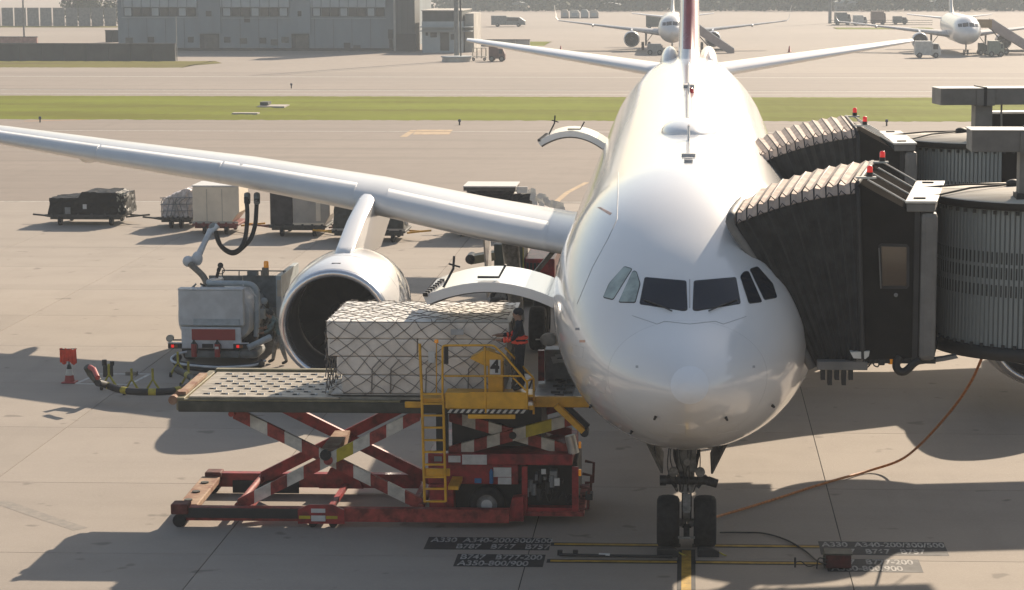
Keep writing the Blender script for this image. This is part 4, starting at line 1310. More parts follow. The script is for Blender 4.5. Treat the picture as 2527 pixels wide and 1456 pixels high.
# side wall of the bridge: cabinet, post, loose film
MB().box(P(1345, 900, 50.4).x, P(1420, 900, 50.4).x, 50.35, 50.9, ZD - .05, P(1380, 862, 50.4).z).build('side_cabinet', m_grey, load, .02)
MB().box(P(1328, 900, 50.0).x, P(1343, 900, 50.0).x, 50.0, 50.12, ZD, P(1335, 865, 50.0).z).build('side_post', m_lred, load)
fl = P(1370, 888, 50.2)
fb = MB()
for k in range(5):
    a = fl + Vector((re_.uniform(-.08, .10), -.03, re_.uniform(-.08, .06)))
    fb.add([a, a + Vector((.12, -.02, .02)), a + Vector((.09, -.05, .10)), a + Vector((-.03, -.02, .08))], [(0, 1, 2, 3)])
fb.build('film_scrap', m_label, load)
MB().ball(P(1354, 838, 49.7), .19, 12, 8, 0, (1, .5, .8)).build('lamp_hood', m_label, load)
MB().cyl(P(1322, 838, 49.9), P(1352, 838, 49.8), .015, .015, 6).build('lamp_arm', m_rtip, load)

# ---------------- operator platform (nearer than the deck)
YP = 46.95
def PX(x): return P(x, 1000, YP).x
def PZ(y): return P(1150, y, YP).z
zf = PZ(972)
MB().box(PX(1097), PX(1316), YP + .03, 47.62, zf - .06, zf - .01).build('platform_floor', m_yel, load)
MB().box(PX(1099), PX(1300), YP - .01, YP + .027, PZ(1008), PZ(969)).build('side_panel', m_yel, load, .01)
MB().box(PX(1157), PX(1298), YP - .02, YP - .013, PZ(971), PZ(967)).build('toe_board', m_yel, load)
hz = MB()
n = 26
for i in range(n):
    xa, xb = lerp(PX(1104), PX(1299), i / n), lerp(PX(1104), PX(1299), (i + 1) / n)
    hz.prism([(xa, YP - .012, PZ(1019)), (xb, YP - .012, PZ(1019)), (xb + .06, YP - .012, PZ(1010)), (xa + .06, YP - .012, PZ(1010))], (0, .04, 0), i % 2)
hz.build('hazard_strip', [m_lwhite, m_black], load)
MB().box(PX(1155), PX(1272), YP - .06, YP + .04, PZ(1032), PZ(1022)).build('step_bar', m_yel, load, .01)
MB().box(PX(1102), PX(1316), YP + .06, 47.6, PZ(1012), PZ(1001)).build('platform_frame', m_yel, load)
def rail(pts, r=.024, name='guard_rail', Y=YP, m=m_yel):
    return MB().tube([P(x, y, Y) for x, y in pts], r, 8).build(name, m, load)
rail([(1092, 975), (1092, 858), (1094, 854), (1100, 852.5), (1212, 852), (1220, 854), (1244, 876), (1299, 941), (1301, 946), (1301, 1010)])
rail([(1097, 928), (1290, 928)], .02)
rail([(1196, 856), (1199, 1019)], .024)
rail([(1266, 932), (1298, 964)], .018)
rail([(1246, 858), (1314, 930), (1317, 936), (1317, 1022)], .024, 'guard_rail', 47.5)
rail([(1301, 941), (1317, 932)], .02, 'guard_rail', 47.2)
# ladder
lad = MB().tube([P(1035.5, 848, YP), P(1041, 972, YP), P(1048, 1239, YP)], .030, 8).build('ladder_stile', m_yel, load)
MB().tube([P(1092, 975, YP), P(1094, 990, YP), P(1100, 1238, YP)], .028, 8).build('ladder_stile', m_yel, load)
for y in (972, 996, 1025, 1055, 1086, 1115, 1146, 1177, 1206, 1237):
    k = (y - 972) / 267
    MB().beam(P(lerp(1041, 1048, k), y, YP), P(lerp(1093, 1100, k), y, YP), .07, .035).build('ladder_rung', m_yel, load)
MB().box(PX(1043), PX(1108), YP + .03, YP + .09, PZ(1176), PZ(1158)).build('ladder_bracket', m_yel, load)
MB().box(PX(1102), PX(1128), YP + .1, 48, PZ(1212), PZ(1203)).build('ladder_bracket', m_yel, load)
MB().box(PX(1041), PX(1094), YP + .06, 47.62, PZ(1000), PZ(985)).build('ladder_landing', m_yel, load)
MB().box(P(1000, 1000, 47.7).x, P(1042, 1000, 47.7).x, 47.6, 47.66, LZ(1006, 47.65), LZ(990, 47.65)).build('beam_patch', m_yel, load, .02)
# console
YC = 47.25
MB().box(P(1204, 900, YC).x, P(1241, 900, YC).x, YC, YC + .35, P(1200, 969, YC).z, P(1200, 880, YC).z).build('console', m_yel, load, .02)
MB().prism([P(1160, 885, YC - .03), P(1197, 903, YC - .03), P(1206, 903, YC - .03), P(1243, 890, YC - .03), P(1237, 877, YC - .03), P(1203, 865, YC - .03), P(1190, 867, YC - .03)], (0, .42, 0)).build('console_head', m_yel, load)
cp = MB().box(P(1209, 900, YC).x, P(1235.5, 900, YC).x, YC - .05, YC - .035, P(1220, 923, YC).z, P(1220, 887, YC).z).build('number_plate', m_label, load)
text('lettering', '4', .36, (P(1222, 905, YC).x, YC - .055, P(1222, 905, YC).z + .005), (R(90), 0, 0), m_black, cp, .004, .016, 'CENTER', .95)
MB().cyl(P(1236, 872, YC + .1), P(1226, 864, YC + .1), .03, .02, 8).build('control_lever', m_rtip, load)
MB().tube(smooth_path([P(1222, 866, YC), P(1230, 870, YC), P(1243, 872, YC), P(1250, 866, YC)], 4), .012, 6).build('control_lever', m_rtip, load)
MB().box(P(1096, 900, YP + .3).x, P(1106, 900, YP + .3).x, YP + .3, YP + .36, PZ(905), PZ(858)).build('hanging_strap', m_black, load)
# amber flasher on a thin post
MB().lathe(P(1077, 846, YP + .5), (0, 0, 1), [(0, .045), (.06, .045), (.07, .03), (.072, .001)], 12).build('flasher', m_amber, load)
MB().cyl(P(1077, 978, YP + .5), P(1077, 846, YP + .5), .012, .012, 6).build('flasher_post', m_yel, load)

# ================================================================== NETTED PALLET LOAD
m_card = M('cream_carton', (.80, .72, .63), rough=.8, scale=2.5, var=.1, bump=.15, bscale=5, rnd=.07)
m_net = M('net_rope', (.24, .21, .18), rough=.9, scale=10)
m_pal = M('aluminium_sheet', (.45, .45, .44), rough=.4, metal=.6, scale=3)
px0, px1 = P(805, 800, 48.07).x, P(1257, 800, 48.07).x
pyn, pyf = 48.10, 51.0
ZP = ZD + .045
ztop = P(900, 795, 48.07).z
pal = thing('pallet_load', 'large cream carton load under a rope net on the loader deck', 'cargo pallet', ((px0 + px1) / 2, 49.5, ZD))
MB().box(px0 + .08, px1 - .02, pyn - .06, pyf + .06, ZP - .022, ZP).build('pallet_sheet', m_pal, pal)
rc = random.Random(21)
layers = [(ZP + .002, ZP + .40), (ZP + .404, ZP + .80), (ZP + .804, ZP + 1.18), (ZP + 1.184, ztop)]
inset_l = [.30, .20, .02, .0]
for li, (z0, z1) in enumerate(layers):
    cols = [2, 1, 2, 1][li]
    for i in range(cols):
        a = lerp(px0 + inset_l[li], px1 - .05 * (3 - li), i / cols); b = lerp(px0 + inset_l[li], px1 - .05 * (3 - li), (i + 1) / cols)
        for (ya, yb) in ((pyn, 49.5), (49.504, pyf)):
            j = lambda s=.02: rc.uniform(-s, s)
            off = j(.03)
            MB().hexa([(a + .004 + j(.01), ya + off, z0), (b - .004, ya + off + j(), z0), (b - .004, yb, z0), (a + .004, yb, z0)],
                      [(a + .004 + j(.015), ya + off + j(), z1 - .004 - abs(j(.006))), (b - .004 + j(.006), ya + off + j(), z1 - .004), (b - .004, yb, z1 - .004), (a + .004, yb, z1 - .004)]).build('carton', m_card, pal, .03)
# loose plastic sheet on top
tb = MB(); nx_, ny_ = 40, 26
vs = [(lerp(px0 + .0, px1 + .02, i / nx_), lerp(pyn - .02, pyf + .01, j / ny_), ztop + .012 + .03 * rc.random() * (1 if 0 < i < nx_ and 0 < j < ny_ else 0)) for j in range(ny_ + 1) for i in range(nx_ + 1)]
tb.add(vs, [(j * (nx_ + 1) + i, j * (nx_ + 1) + i + 1, (j + 1) * (nx_ + 1) + i + 1, (j + 1) * (nx_ + 1) + i) for j in range(ny_) for i in range(nx_)], 0, True)
tb.build('top_sheet', M('cream_sheet', (.80, .78, .73), rough=.55, scale=2, var=.08), pal)
Hh = ztop - ZP; Dd = pyf - pyn; Wd = px1 - px0
def net_pt(u, v):
    """unfolded: v 0..Hh front, then over the top"""
    x = px0 - .02 + u
    if v <= Hh:
        k = max(0, min(1, 1 - v / Hh))
        li = 0 if v < .4 else 1 if v < .8 else 2 if v < 1.2 else 3
        return Vector((x, pyn - .05 - .02 * math.sin(v * 4 + u * 3), ZP + v))
    w = v - Hh
    if w <= Dd:
        return Vector((x, pyn + w, ztop + .055 + .012 * math.sin(u * 9 + w * 7)))
    return Vector((x, pyf + .04, ztop - (w - Dd)))
nb = MB(); sp = .42; slope = .72
def rope(u0, sgn):
    pts = []
    v = 0.0
    while v <= Hh + Dd:
        sl = slope if v > Hh else .95
        vv = v
        u = u0 + sgn * (min(v, Hh) / .82 + max(0, v - Hh) / 1.1)
        jit = .06 * math.sin(u0 * 13 + v * 5.1) if .1 < v < Hh else .02 * math.sin(u0 * 7 + v * 3)
        if v < .75:
            jit += .10 * (0.75 - v) * math.sin(u0 * 31 + v * 6)
        if 0 <= u <= Wd + .02:
            pts.append(net_pt(u + jit, vv + .02 * math.sin(u0 * 5 + v * 9)))
        elif pts:
            break
        v += .09
    if len(pts) > 2:
        nb.tube(pts, .008, 5)
u = -8.0
while u < Wd + 8:
    rope(u, 1); rope(u, -1)
    u += sp
for k in range(60):
    for sg in (-1, 1):
        pts = []
        for q in range(26):
            w_ = Dd * q / 25
            uu = -4 + k * sp * .5 + sg * w_ / .66
            if 0 <= uu <= Wd + .02: pts.append(net_pt(uu, Hh + w_))
        if False: nb.tube(pts, .009, 5)
# ropes down the two ends
for xe, sg in ((px1 + .03, 1), (px0 - .045, -1)):
    for k in range(-6, 12):
        for s2 in (-1, 1):
            pts = []
            for q in range(14):
                v = Hh * q / 13
                y = pyn + k * .42 + s2 * v / .8
                if pyn <= y <= pyf:
                    pts.append(Vector((xe, y, ZP + v)))
            if len(pts) > 2: nb.tube(pts, .0125, 5)
for xx in (px0 + .95, px0 + 1.35, px0 + 2.1, px0 + 3.0):
    nb.tube([Vector((xx, pyn - .06, ZP)), Vector((xx + .02, pyn - .07, ZP + .55)), Vector((xx + .2, pyn - .07, ZP + .75))], .014, 5)
nb.build('cargo_net', m_net, pal)
lb = P(1065, 881, 47.98)
MB().box(lb.x - .07, lb.x + .07, 47.955, 47.965, lb.z - .12, lb.z + .12).build('cargo_label', m_label, pal)
lb = P(1130, 818, 47.98)
MB().box(lb.x - .15, lb.x + .12, 47.955, 47.965, lb.z - .07, lb.z + .05).build('tape_patch', M('clear_tape', (.45, .46, .47), rough=.3), pal)
# ================================================================== PEOPLE
def skin_person(name, label, loc, joints, bones, mats, colour_fn, rot=0.0):
    """one continuous skin-modifier body; joints: name -> (vec, radius)"""
    names = list(joints)
    idx = {n: i for i, n in enumerate(names)}
    me = bpy.data.meshes.new(name + '_rig')
    me.from_pydata([joints[n][0] for n in names], [(idx[a], idx[b]) for a, b in bones], [])
    ob = bpy.data.objects.new(name + '_rig', me)
    COL.objects.link(ob)
    ob.modifiers.new('skin', 'SKIN')
    sv = me.skin_vertices[0].data
    for i, n in enumerate(names):
        r = joints[n][1]
        sv[i].radius = (r, r) if not isinstance(r, tuple) else r
        sv[i].use_root = (n == 'pelvis')
    ss_ = ob.modifiers.new('sub', 'SUBSURF'); ss_.levels = 2; ss_.render_levels = 2
    dg = bpy.context.evaluated_depsgraph_get()
    dg.update()
    body = bpy.data.meshes.new_from_object(ob.evaluated_get(dg))
    bpy.data.objects.remove(ob)
    t = thing('person', label, 'person', loc)
    o = bpy.data.objects.new('body', body)
    body.name = 'body'
    COL.objects.link(o); o.parent = t; W[o] = W[t]
    for m in mats: body.materials.append(m)
    for p in body.polygons:
        p.material_index = colour_fn(p.center); p.use_smooth = True
    t.rotation_euler = (0, 0, rot)
    return t, o
m_navy = M('navy_overall', (.012, .014, .022), rough=.85, scale=12, var=.25)
m_vis = M('hi_vis_orange', (.95, .10, .05), rough=.6, var=.08, emit=None)
m_skin = M('skin', (.30, .17, .11), rough=.55, var=.08)
m_hair = M('dark_hair', (.012, .011, .01), rough=.6)
m_greyblue = M('grey_work_shirt', (.15, .21, .20), rough=.85, scale=10, var=.2)
m_trous = M('grey_work_trousers', (.32, .30, .26), rough=.9, scale=10, var=.2)
m_boot = M('black_boot', (.012, .012, .012), rough=.5)
def fingers(j, b, wrist, hand, d, side):
    """palm end at joint hand, pointing along d: four unequal fingers and a thumb"""
    h = Vector(j[hand][0]); d = Vector(d).normalized()
    lat = d.cross(Vector((0, 0, 1)))
    if lat.length < .2: lat = d.cross(Vector((0, 1, 0)))
    lat.normalize()
    cur = lat.cross(d)
    for k, L in enumerate((.060, .070, .066, .052)):
        o = lat * ((k - 1.5) * .021)
        j[f'{hand}k{k}'] = (h + o + d * .03, .0095); j[f'{hand}m{k}'] = (h + o + d * (.03 + L * .55) - cur * .008, .009); j[f'{hand}t{k}'] = (h + o + d * (.03 + L * .9) - cur * .03, .0075)
        b += [(hand, f'{hand}k{k}'), (f'{hand}k{k}', f'{hand}m{k}'), (f'{hand}m{k}', f'{hand}t{k}')]
    wv = Vector(j[wrist][0])
    q = lerp(wv, h, .6)
    j[hand + 'th1'] = (q - lat * .035 + d * .01, .011); j[hand + 'th2'] = (q - lat * .048 + d * .045 - cur * .01, .009)
    b += [(hand, hand + 'th1'), (hand + 'th1', hand + 'th2')]
B0 = [('pelvis', 'belly'), ('belly', 'chest'), ('chest', 'neck'), ('neck', 'head'), ('head', 'crown'), ('head', 'nose'),
      ('chest', 'shl'), ('shl', 'ell'), ('ell', 'wrl'), ('wrl', 'hal'), ('chest', 'shr'), ('shr', 'elr'), ('elr', 'wrr'), ('wrr', 'har'),
      ('pelvis', 'hil'), ('hil', 'knl'), ('knl', 'anl'), ('anl', 'tol'), ('pelvis', 'hir'), ('hir', 'knr'), ('knr', 'anr'), ('anr', 'tor')]
# the loader operator faces -x (towards the console), seen from the side
J1 = {'pelvis': ((0, 0, .93), .135), 'belly': ((-.01, 0, 1.08), .14), 'chest': ((0, 0, 1.34), .155), 'neck': ((-.03, 0, 1.50), .062), 'head': ((-.06, 0, 1.61), .092), 'crown': ((-.05, 0, 1.69), .085), 'nose': ((-.155, 0, 1.60), .02),
      'shl': ((0, -.21, 1.40), .075), 'ell': ((-.12, -.27, 1.13), .055), 'wrl': ((-.36, -.22, 1.10), .042), 'hal': ((-.45, -.20, 1.11), .04),
      'shr': ((0, .21, 1.40), .075), 'elr': ((-.16, .26, 1.16), .055), 'wrr': ((-.42, .18, 1.14), .042), 'har': ((-.51, .16, 1.15), .04),
      'hil': ((.0, -.10, .88), .11), 'knl': ((-.02, -.11, .50), .08), 'anl': ((.02, -.12, .10), .058), 'tol': ((-.15, -.13, .045), .045),
      'hir': ((.0, .10, .88), .11), 'knr': ((-.01, .11, .50), .08), 'anr': ((.05, .12, .10), .058), 'tor': ((-.12, .13, .045), .045)}
b1 = list(B0)
fingers(J1, b1, 'wrl', 'hal', (-1, .1, 0), 1); fingers(J1, b1, 'wrr', 'har', (-1, -.1, 0), -1)
def c1(c):
    if c.z < .13: return 3
    if c.z > 1.50: return 2
    if c.x < -.36 and c.z > 1.0: return 2
    if abs(c.y) < .22 and c.x > -.2 and (1.015 < c.z < 1.065 or 1.10 < c.z < 1.15): return 1
    if c.x < -.17 and c.x > -.21 or (-.29 < c.x < -.25 and c.z > 1.0): return 1
    return 0
op_loc = P(1284, 968, 47.42); op_loc.z = zf - .01
per, body = skin_person('operator', 'loader operator in dark overalls with orange reflective bands at the console', op_loc, J1, b1, [m_navy, m_vis, m_skin, m_boot], c1)
W[per] = Vector(op_loc)
hb = MB(); hb.ball(Vector(op_loc) + Vector((-.03, 0, 1.665)), .105, 14, 8, 0, (1.08, .95, .85)); hb.build('cap', m_navy, per)
hb = MB()
for s in (-1, 1): hb.ball(Vector(op_loc) + Vector((-.04, s * .092, 1.60)), .022, 8, 6, 0, (1, .5, 1.4))
hb.build('ear', m_skin, per)
hb = MB()
for s in (-1, 1): hb.ball(Vector(op_loc) + Vector((-.143, s * .032, 1.625)), .010, 8, 6)
hb.build('eye', m_hair, per)
MB().box(op_loc.x - .156, op_loc.x - .146, op_loc.y - .022, op_loc.y + .022, op_loc.z + 1.552, op_loc.z + 1.560).build('mouth', m_navy, per)
# reflective bands as clean belts on the overall
for z in (1.035, 1.125):
    MB().lathe(Vector(op_loc) + Vector((-.008, 0, z)), (0, 0, 1), [(-.024, .168), (-.024, .176), (.024, .176), (.024, .168)], 24).build('reflective_band', m_vis, per)
for (a, f) in (('ell', .45), ('ell', .75)):
    p0, p1 = Vector(J1['ell'][0]), Vector(J1['wrl'][0])
    c = Vector(op_loc) + lerp(p0, p1, f)
    MB().lathe(c, (p1 - p0), [(-.022, .056), (-.022, .064), (.022, .062), (.022, .054)], 14).build('reflective_band', m_vis, per)

# the fueller, striding to the tanker, bent forward, reaching to the pump panel (faces -x and away)
J2 = {'pelvis': ((0, 0, .92), .13), 'belly': ((-.07, .0, 1.06), .13), 'chest': ((-.18, 0, 1.28), .15), 'neck': ((-.29, 0, 1.42), .06), 'head': ((-.37, 0, 1.49), .092), 'crown': ((-.37, 0, 1.57), .085), 'nose': ((-.465, 0, 1.46), .02),
      'shl': ((-.18, -.20, 1.33), .072), 'ell': ((-.30, -.26, 1.08), .052), 'wrl': ((-.52, -.22, .98), .04), 'hal': ((-.60, -.20, .97), .038),
      'shr': ((-.2, .20, 1.33), .072), 'elr': ((-.38, .26, 1.12), .052), 'wrr': ((-.6, .2, 1.06), .04), 'har': ((-.68, .18, 1.06), .038),
      'hil': ((.0, -.10, .87), .108), 'knl': ((.03, -.12, .48), .08), 'anl': ((.16, -.13, .11), .056), 'tol': ((.0, -.15, .045), .045),
      'hir': ((-.03, .10, .87), .108), 'knr': ((-.24, .11, .52), .08), 'anr': ((-.30, .12, .11), .056), 'tor': ((-.46, .13, .045), .045)}
b2 = list(B0)
fingers(J2, b2, 'wrl', 'hal', (-1, .1, -.1), 1); fingers(J2, b2, 'wrr', 'har', (-1, -.1, 0), -1)
def c2(c):
    if c.z < .14: return 3
    if c.x < -.27 and c.z > 1.40: return 2
    if c.x < -.48: return 2
    if c.z < .93: return 1
    return 0
fl_loc = G(697, 899)
per2, body2 = skin_person('fueller', 'ground worker in grey shirt and trousers leaning towards the fuel truck pump', fl_loc, J2, b2, [m_greyblue, m_trous, m_skin, m_boot], c2)
hb = MB(); hb.ball(Vector(fl_loc) + Vector((-.335, 0, 1.55)), .105, 14, 8, 0, (1.02, .98, .85)); hb.build('hair', m_hair, per2)
hb = MB()
for s in (-1, 1): hb.ball(Vector(fl_loc) + Vector((-.35, s * .092, 1.49)), .022, 8, 6, 0, (1, .5, 1.4))
hb.build('ear', m_skin, per2)
hb = MB()
for s in (-1, 1): hb.ball(Vector(fl_loc) + Vector((-.453, s * .032, 1.50)), .010, 8, 6)
hb.build('eye', m_hair, per2)
# ================================================================== FUEL TRUCK
YT = 67.2
m_tgrey = M('tanker_grey', (.58, .60, .60), rough=.45, scale=2, var=.1, coat=.2)
m_tgrey2 = M('tanker_dark_grey', (.20, .215, .21), rough=.55, scale=3, var=.2)
m_pipe = M('pipe_grey', (.42, .47, .49), rough=.4, scale=4, var=.12)
m_banner = M('red_banner', (.33, .035, .03), rough=.5, var=.06)
m_tail = M('tail_lamp', (.6, .01, .01), rough=.25, emit=(1, .03, .02), estr=.35)
m_cream = M('cream_lamp', (.5, .45, .36), rough=.4)
m_hose = M('black_hose', (.02, .02, .02), rough=.6)
m_boom = M('boom_grey', (.62, .64, .65), rough=.4, scale=3, var=.12)
m_boom2 = M('boom_tan', (.22, .19, .15), rough=.6, scale=4, var=.2)
def TX(x, Y=YT): return P(x, 800, Y).x
def TZ(y, Y=YT): return P(560, y, Y).z
tr = thing('fuel_truck', 'grey aircraft fuel truck seen from behind with a red banner on its tail', 'fuel truck', (TX(530), 70, 0))
MB().box(TX(441), TX(601), YT, YT + .35, TZ(804), TZ(716.5)).build('rear_cabinet', m_tgrey, tr, .03)
MB().box(TX(441), TX(602), YT - .02, YT + .37, TZ(716), TZ(713)).build('cabinet_lid', m_boom, tr)
tk = MB(); rings = []
cxk, czk = TX(523), TZ(790)
for Yk, s in ((YT + .36, .93), (YT + .55, 1.0), (YT + 2.6, 1.0), (YT + 2.75, .9)):
    rings.append([Vector((cxk + 1.13 * s * math.copysign(abs(math.cos(a)) ** .75, math.cos(a)), Yk, czk + .80 * s * math.copysign(abs(math.sin(a)) ** .75, math.sin(a)))) for a in [2 * math.pi * i / 36 for i in range(36)]])
tk.loft(rings); tk.build('tank', m_tgrey, tr)
MB().cyl((cxk - .1, YT + .8, czk + .78), (cxk - .1, YT + .8, czk + .90), .35, .33, 18).build('manhole', m_tgrey2, tr)
MB().box(TX(449), TX(596), YT - .12, YT - .02, TZ(859), TZ(807)).build('rear_panel', m_boom, tr, .02)
MB().box(TX(475), TX(582), YT - .14, YT - .123, TZ(838), TZ(811)).build('banner', m_banner, tr)
MB().box(TX(470), TX(585), YT + .0, YT + .3, TZ(806), TZ(786)).build('recess', m_pipe, tr) if False else MB().box(TX(478), TX(592), YT - .03, YT - .003, TZ(803), TZ(787)).build('hose_recess', m_pipe, tr)
for x0, x1 in ((416, 449), (577, 613)):
    lh = MB().box(TX(x0), TX(x1), YT - .16, YT - .05, TZ(859), TZ(846.5)).build('lamp_housing', m_black, tr, .01)
    MB().box(TX(x0 + 8), TX(x0 + 15), YT - .175, YT - .163, TZ(856), TZ(849)).build('tail_lamp', m_tail, lh)
    MB().box(TX(x0 + 17), TX(x0 + 24), YT - .175, YT - .163, TZ(856), TZ(849)).build('indicator', M('dull_amber', (.25, .08, .01), rough=.3), lh)
    MB().box(TX(x0 - 1), TX(x1 + 1), YT - .17, YT - .04, TZ(846), TZ(844.5)).build('lamp_shelf', m_boom, lh)
MB().box(TX(500), TX(527), YT - .15, YT - .123, TZ(857), TZ(847)).build('tail_plate', m_black, tr)
for x in (482, 539.5):
    e = MB().cyl((TX(x), YT - .26, TZ(877)), (TX(x), YT - .26, TZ(845)), .085, .085, 14).build('fire_extinguisher', m_banner, tr)
    MB().lathe((TX(x), YT - .26, TZ(845)), (0, 0, 1), [(0, .085), (.05, .05), (.08, .03), (.12, .03), (.121, .001)], 12).build('valve', m_black, e)
    MB().tube(smooth_path([(TX(x), YT - .3, TZ(839)), (TX(x) + .12, YT - .33, TZ(848)), (TX(x) + .1, YT - .34, TZ(868))], 5), .015, 6).build('hose', m_black, e)
MB().box(TX(535), TX(544), YT - .352, YT - .345, TZ(857), TZ(851)).build('tag', m_label, tr)
MB().cyl((TX(419.5), YT - .1, TZ(835)), (TX(419.5), YT + .06, TZ(835)), .11, .10, 16).build('work_lamp', m_cream, tr)
MB().box(TX(424), TX(449), YT - .04, YT + .02, TZ(841), TZ(838)).build('lamp_bracket', m_black, tr)
MB().box(TX(460), TX(600), YT + .1, YT + 5.4, .35, TZ(859)).build('chassis', m_black, tr)
MB().box(TX(586), TX(637), YT - .05, YT + 1.2, .25, TZ(862)).build('side_locker', m_tgrey2, tr, .12)
MB().box(TX(455), TX(590), YT - .05, YT + .1, .28, TZ(866)).build('under_guard', m_tgrey2, tr, .03)
for yy in (YT + 1.3, YT + 4.6):
    for xx in (cxk - .95, cxk + .95):
        wheel(Vector((xx, yy, .5)), .5, .34, parent=tr)
cabx = cxk
MB().prism([(cabx - 1.1, YT + 3.6, .6), (cabx - 1.1, YT + 5.5, .6), (cabx - 1.1, YT + 5.4, 1.3), (cabx - 1.1, YT + 5.0, 1.95), (cabx - 1.1, YT + 3.6, 1.95)], (2.2, 0, 0)).build('cab', m_tgrey, tr, .05)
MB().box(cabx - 1.0, cabx + 1.0, YT + 3.57, YT + 3.597, 1.3, 1.8).build('cab_window', m_glass, tr)
# pump bay on the nearer side, beside the tank
px_ = MB()
px_.box(TX(602, 70.2), TX(686, 70.2), 70.2, 70.3, TZ(850, 70.2), TZ(680, 70.2))
px_.build('pump_bay_wall', m_tgrey2, tr)
MB().box(TX(519, 70.2), TX(601, 70.2), 70.15, 70.25, TZ(716, 70.2), TZ(680, 70.2)).build('pump_bay_wall', m_tgrey2, tr)
MB().box(TX(687, 69.6), TX(700, 69.6), 69.3, 72.5, .5, TZ(677, 69.6)).build('side_panel', m_pipe, tr, .01)
MB().box(TX(605, 70), TX(686, 70), 69.2, 70.15, .35, .45).build('bay_floor', m_tgrey2, tr)
MB().box(TX(655), TX(664), 69.25, 69.3, TZ(730, 69.3), TZ(690, 69.3)).build('gauge_strip', m_cream, tr)
rp_ = random.Random(17)
mm = MB()
for k in range(26):
    x_ = TX(rp_.uniform(606, 668), 69); z_ = rp_.uniform(.6, 1.75); y_ = rp_.uniform(68.4, 69.7)
    c = k % 4
    if c == 0: mm.cyl((x_, y_, z_), (x_ + rp_.uniform(-.2, .2), y_, z_ + rp_.uniform(.15, .5)), .05, .05, 8, k % 3)
    elif c == 1: mm.box(x_, x_ + rp_.uniform(.1, .3), y_, y_ + .2, z_, z_ + rp_.uniform(.08, .3), k % 3)
    elif c == 2: mm.tube(smooth_path([(x_, y_, z_), (x_ + .15, y_ - .1, z_ + .2), (x_ + .3, y_, z_ - .2), (x_ + .2, y_, z_ - .4)], 4), .03, 7, k % 3)
    else: mm.lathe((x_, y_, z_), (rp_.uniform(-.3, .3), -1, 0), [(0, .1), (.05, .11), (.06, .08), (.061, .01)], 12, k % 3)
mm.build('pump_fittings', [m_tgrey2, m_pipe, m_dgreen], tr)
MB().tube(smooth_path([P(512, 699, 67.9), P(560, 699, 67.9), P(606, 700, 67.9), P(624, 705, 67.9), P(633, 718, 67.9), P(634, 740, 67.9), P(634, 790, 67.9), P(632, 830, 67.9)], 6), .085, 10).build('fuel_pipe', m_pipe, tr)
MB().cyl(P(515, 696, 68.0), P(545, 690, 69.2), .09, .09, 10).build('fuel_pipe', m_boom, tr)
for (a, b) in (((615, 710), (632, 732)), ((600, 716), (600, 702))):
    MB().cyl(P(*a, 67.6), P(*b, 67.6), .02, .02, 6).build('stay_rod', m_label, tr)
MB().tube([P(549, 667, 70.1), P(706, 669, 70.1)], .02, 6).build('hand_rail', m_tgrey2, tr)
for x in (549, 590, 618, 645, 700):
    MB().tube([P(x, 667, 70.1), P(x, 681, 70.1)], .018, 6).build('rail_post', m_tgrey2, tr)
MB().box(TX(614, 70.1), TX(638, 70.1), 70.0, 70.3, TZ(680, 70.1), TZ(669, 70.1)).build('roof_box', m_tgrey2, tr)
MB().box(TX(650, 70), TX(664, 70), 69.95, 70.15, TZ(680, 70), TZ(660, 70)).build('beacon_base', m_boom2, tr)
MB().lathe(P(657, 660, 70.05), (0, 0, 1), [(0, .08), (.16, .078), (.2, .06), (.205, .001)], 14).build('beacon', m_amber, tr)
# steering-wheel like hand valve above the boom root
MB().tube([P(533, 690, 68.8), P(538, 672, 68.8), P(545, 656, 68.8)], .05, 7).build('hand_valve', m_black, tr)
hv = MB(); hv.ball(P(544, 655, 68.8), .09, 10, 8); c = P(545, 667, 68.75)
hv.tube([c + Vector((.11 * math.cos(a), -.02, .11 * math.sin(a))) for a in [2 * math.pi * k / 14 for k in range(15)]], .016, 6); hv.build('hand_wheel', m_black, tr)
MB().tube([P(494, 700, 68), P(503, 704, 68), P(512, 712, 68)], .03, 6).build('lever', m_black, tr)
for (x0, y0, x1, y1) in ((484, 700, 472, 714), (470, 714, 478, 706)):
    MB().tube([P(x0, y0, 67.6), P(x1, y1, 67.6)], .03, 6).build('lever', m_tgrey2, tr)
# loading boom and the two hoses up to the wing
bt_ = [P(511, 702, 68.6), P(500, 680, 68.7), P(470, 652, 69.0)]
MB().tube(smooth_path(bt_, 5), [.10] * 11, 10).build('boom', m_boom2, tr)
MB().ball(P(464, 645, 69.1), .17, 12, 8).build('boom_elbow', m_boom, tr)
MB().ball(P(487, 638, 69.2), .17, 12, 8, 0, (1, 1, 1.3)).build('boom_elbow', m_boom, tr)
MB().tube([P(464, 643, 69.1), P(487, 639, 69.2)], .11, 10).build('boom', m_boom, tr)
MB().tube([P(488, 634, 69.2), P(505, 598, 69.5), P(520, 568, 69.8)], [.11, .085, .10], 10).build('boom', m_boom, tr)
MB().ball(P(526, 561, 69.9), .14, 10, 8).build('boom_elbow', m_tgrey2, tr)
MB().cyl(P(521, 572, 69.8), P(537, 556, 69.9), .10, .09, 10).build('coupling', m_boom, tr)
h1 = [P(533, 570, 69.8), P(536, 588, 69.8), P(545, 606, 69.8), P(564, 620, 69.9), P(580, 621, 70), P(596, 609, 70.1), P(606, 582, 70.2), P(610, 545, 70.3), P(610, 515, 70.4), P(607, 488, 70.6)]
h2 = [P(534, 570, 70.0), P(538, 590, 70.0), P(547, 609, 70.0), P(565, 623, 70.1), P(582, 624, 70.2), P(603, 607, 70.3), P(619, 588, 70.4), P(629, 558, 70.5), P(632, 530, 70.6), P(634, 485, 70.9)]
for h_ in (h1, h2):
    MB().tube(smooth_path(h_, 6), .068, 9).build('fuel_hose', m_hose, tr)
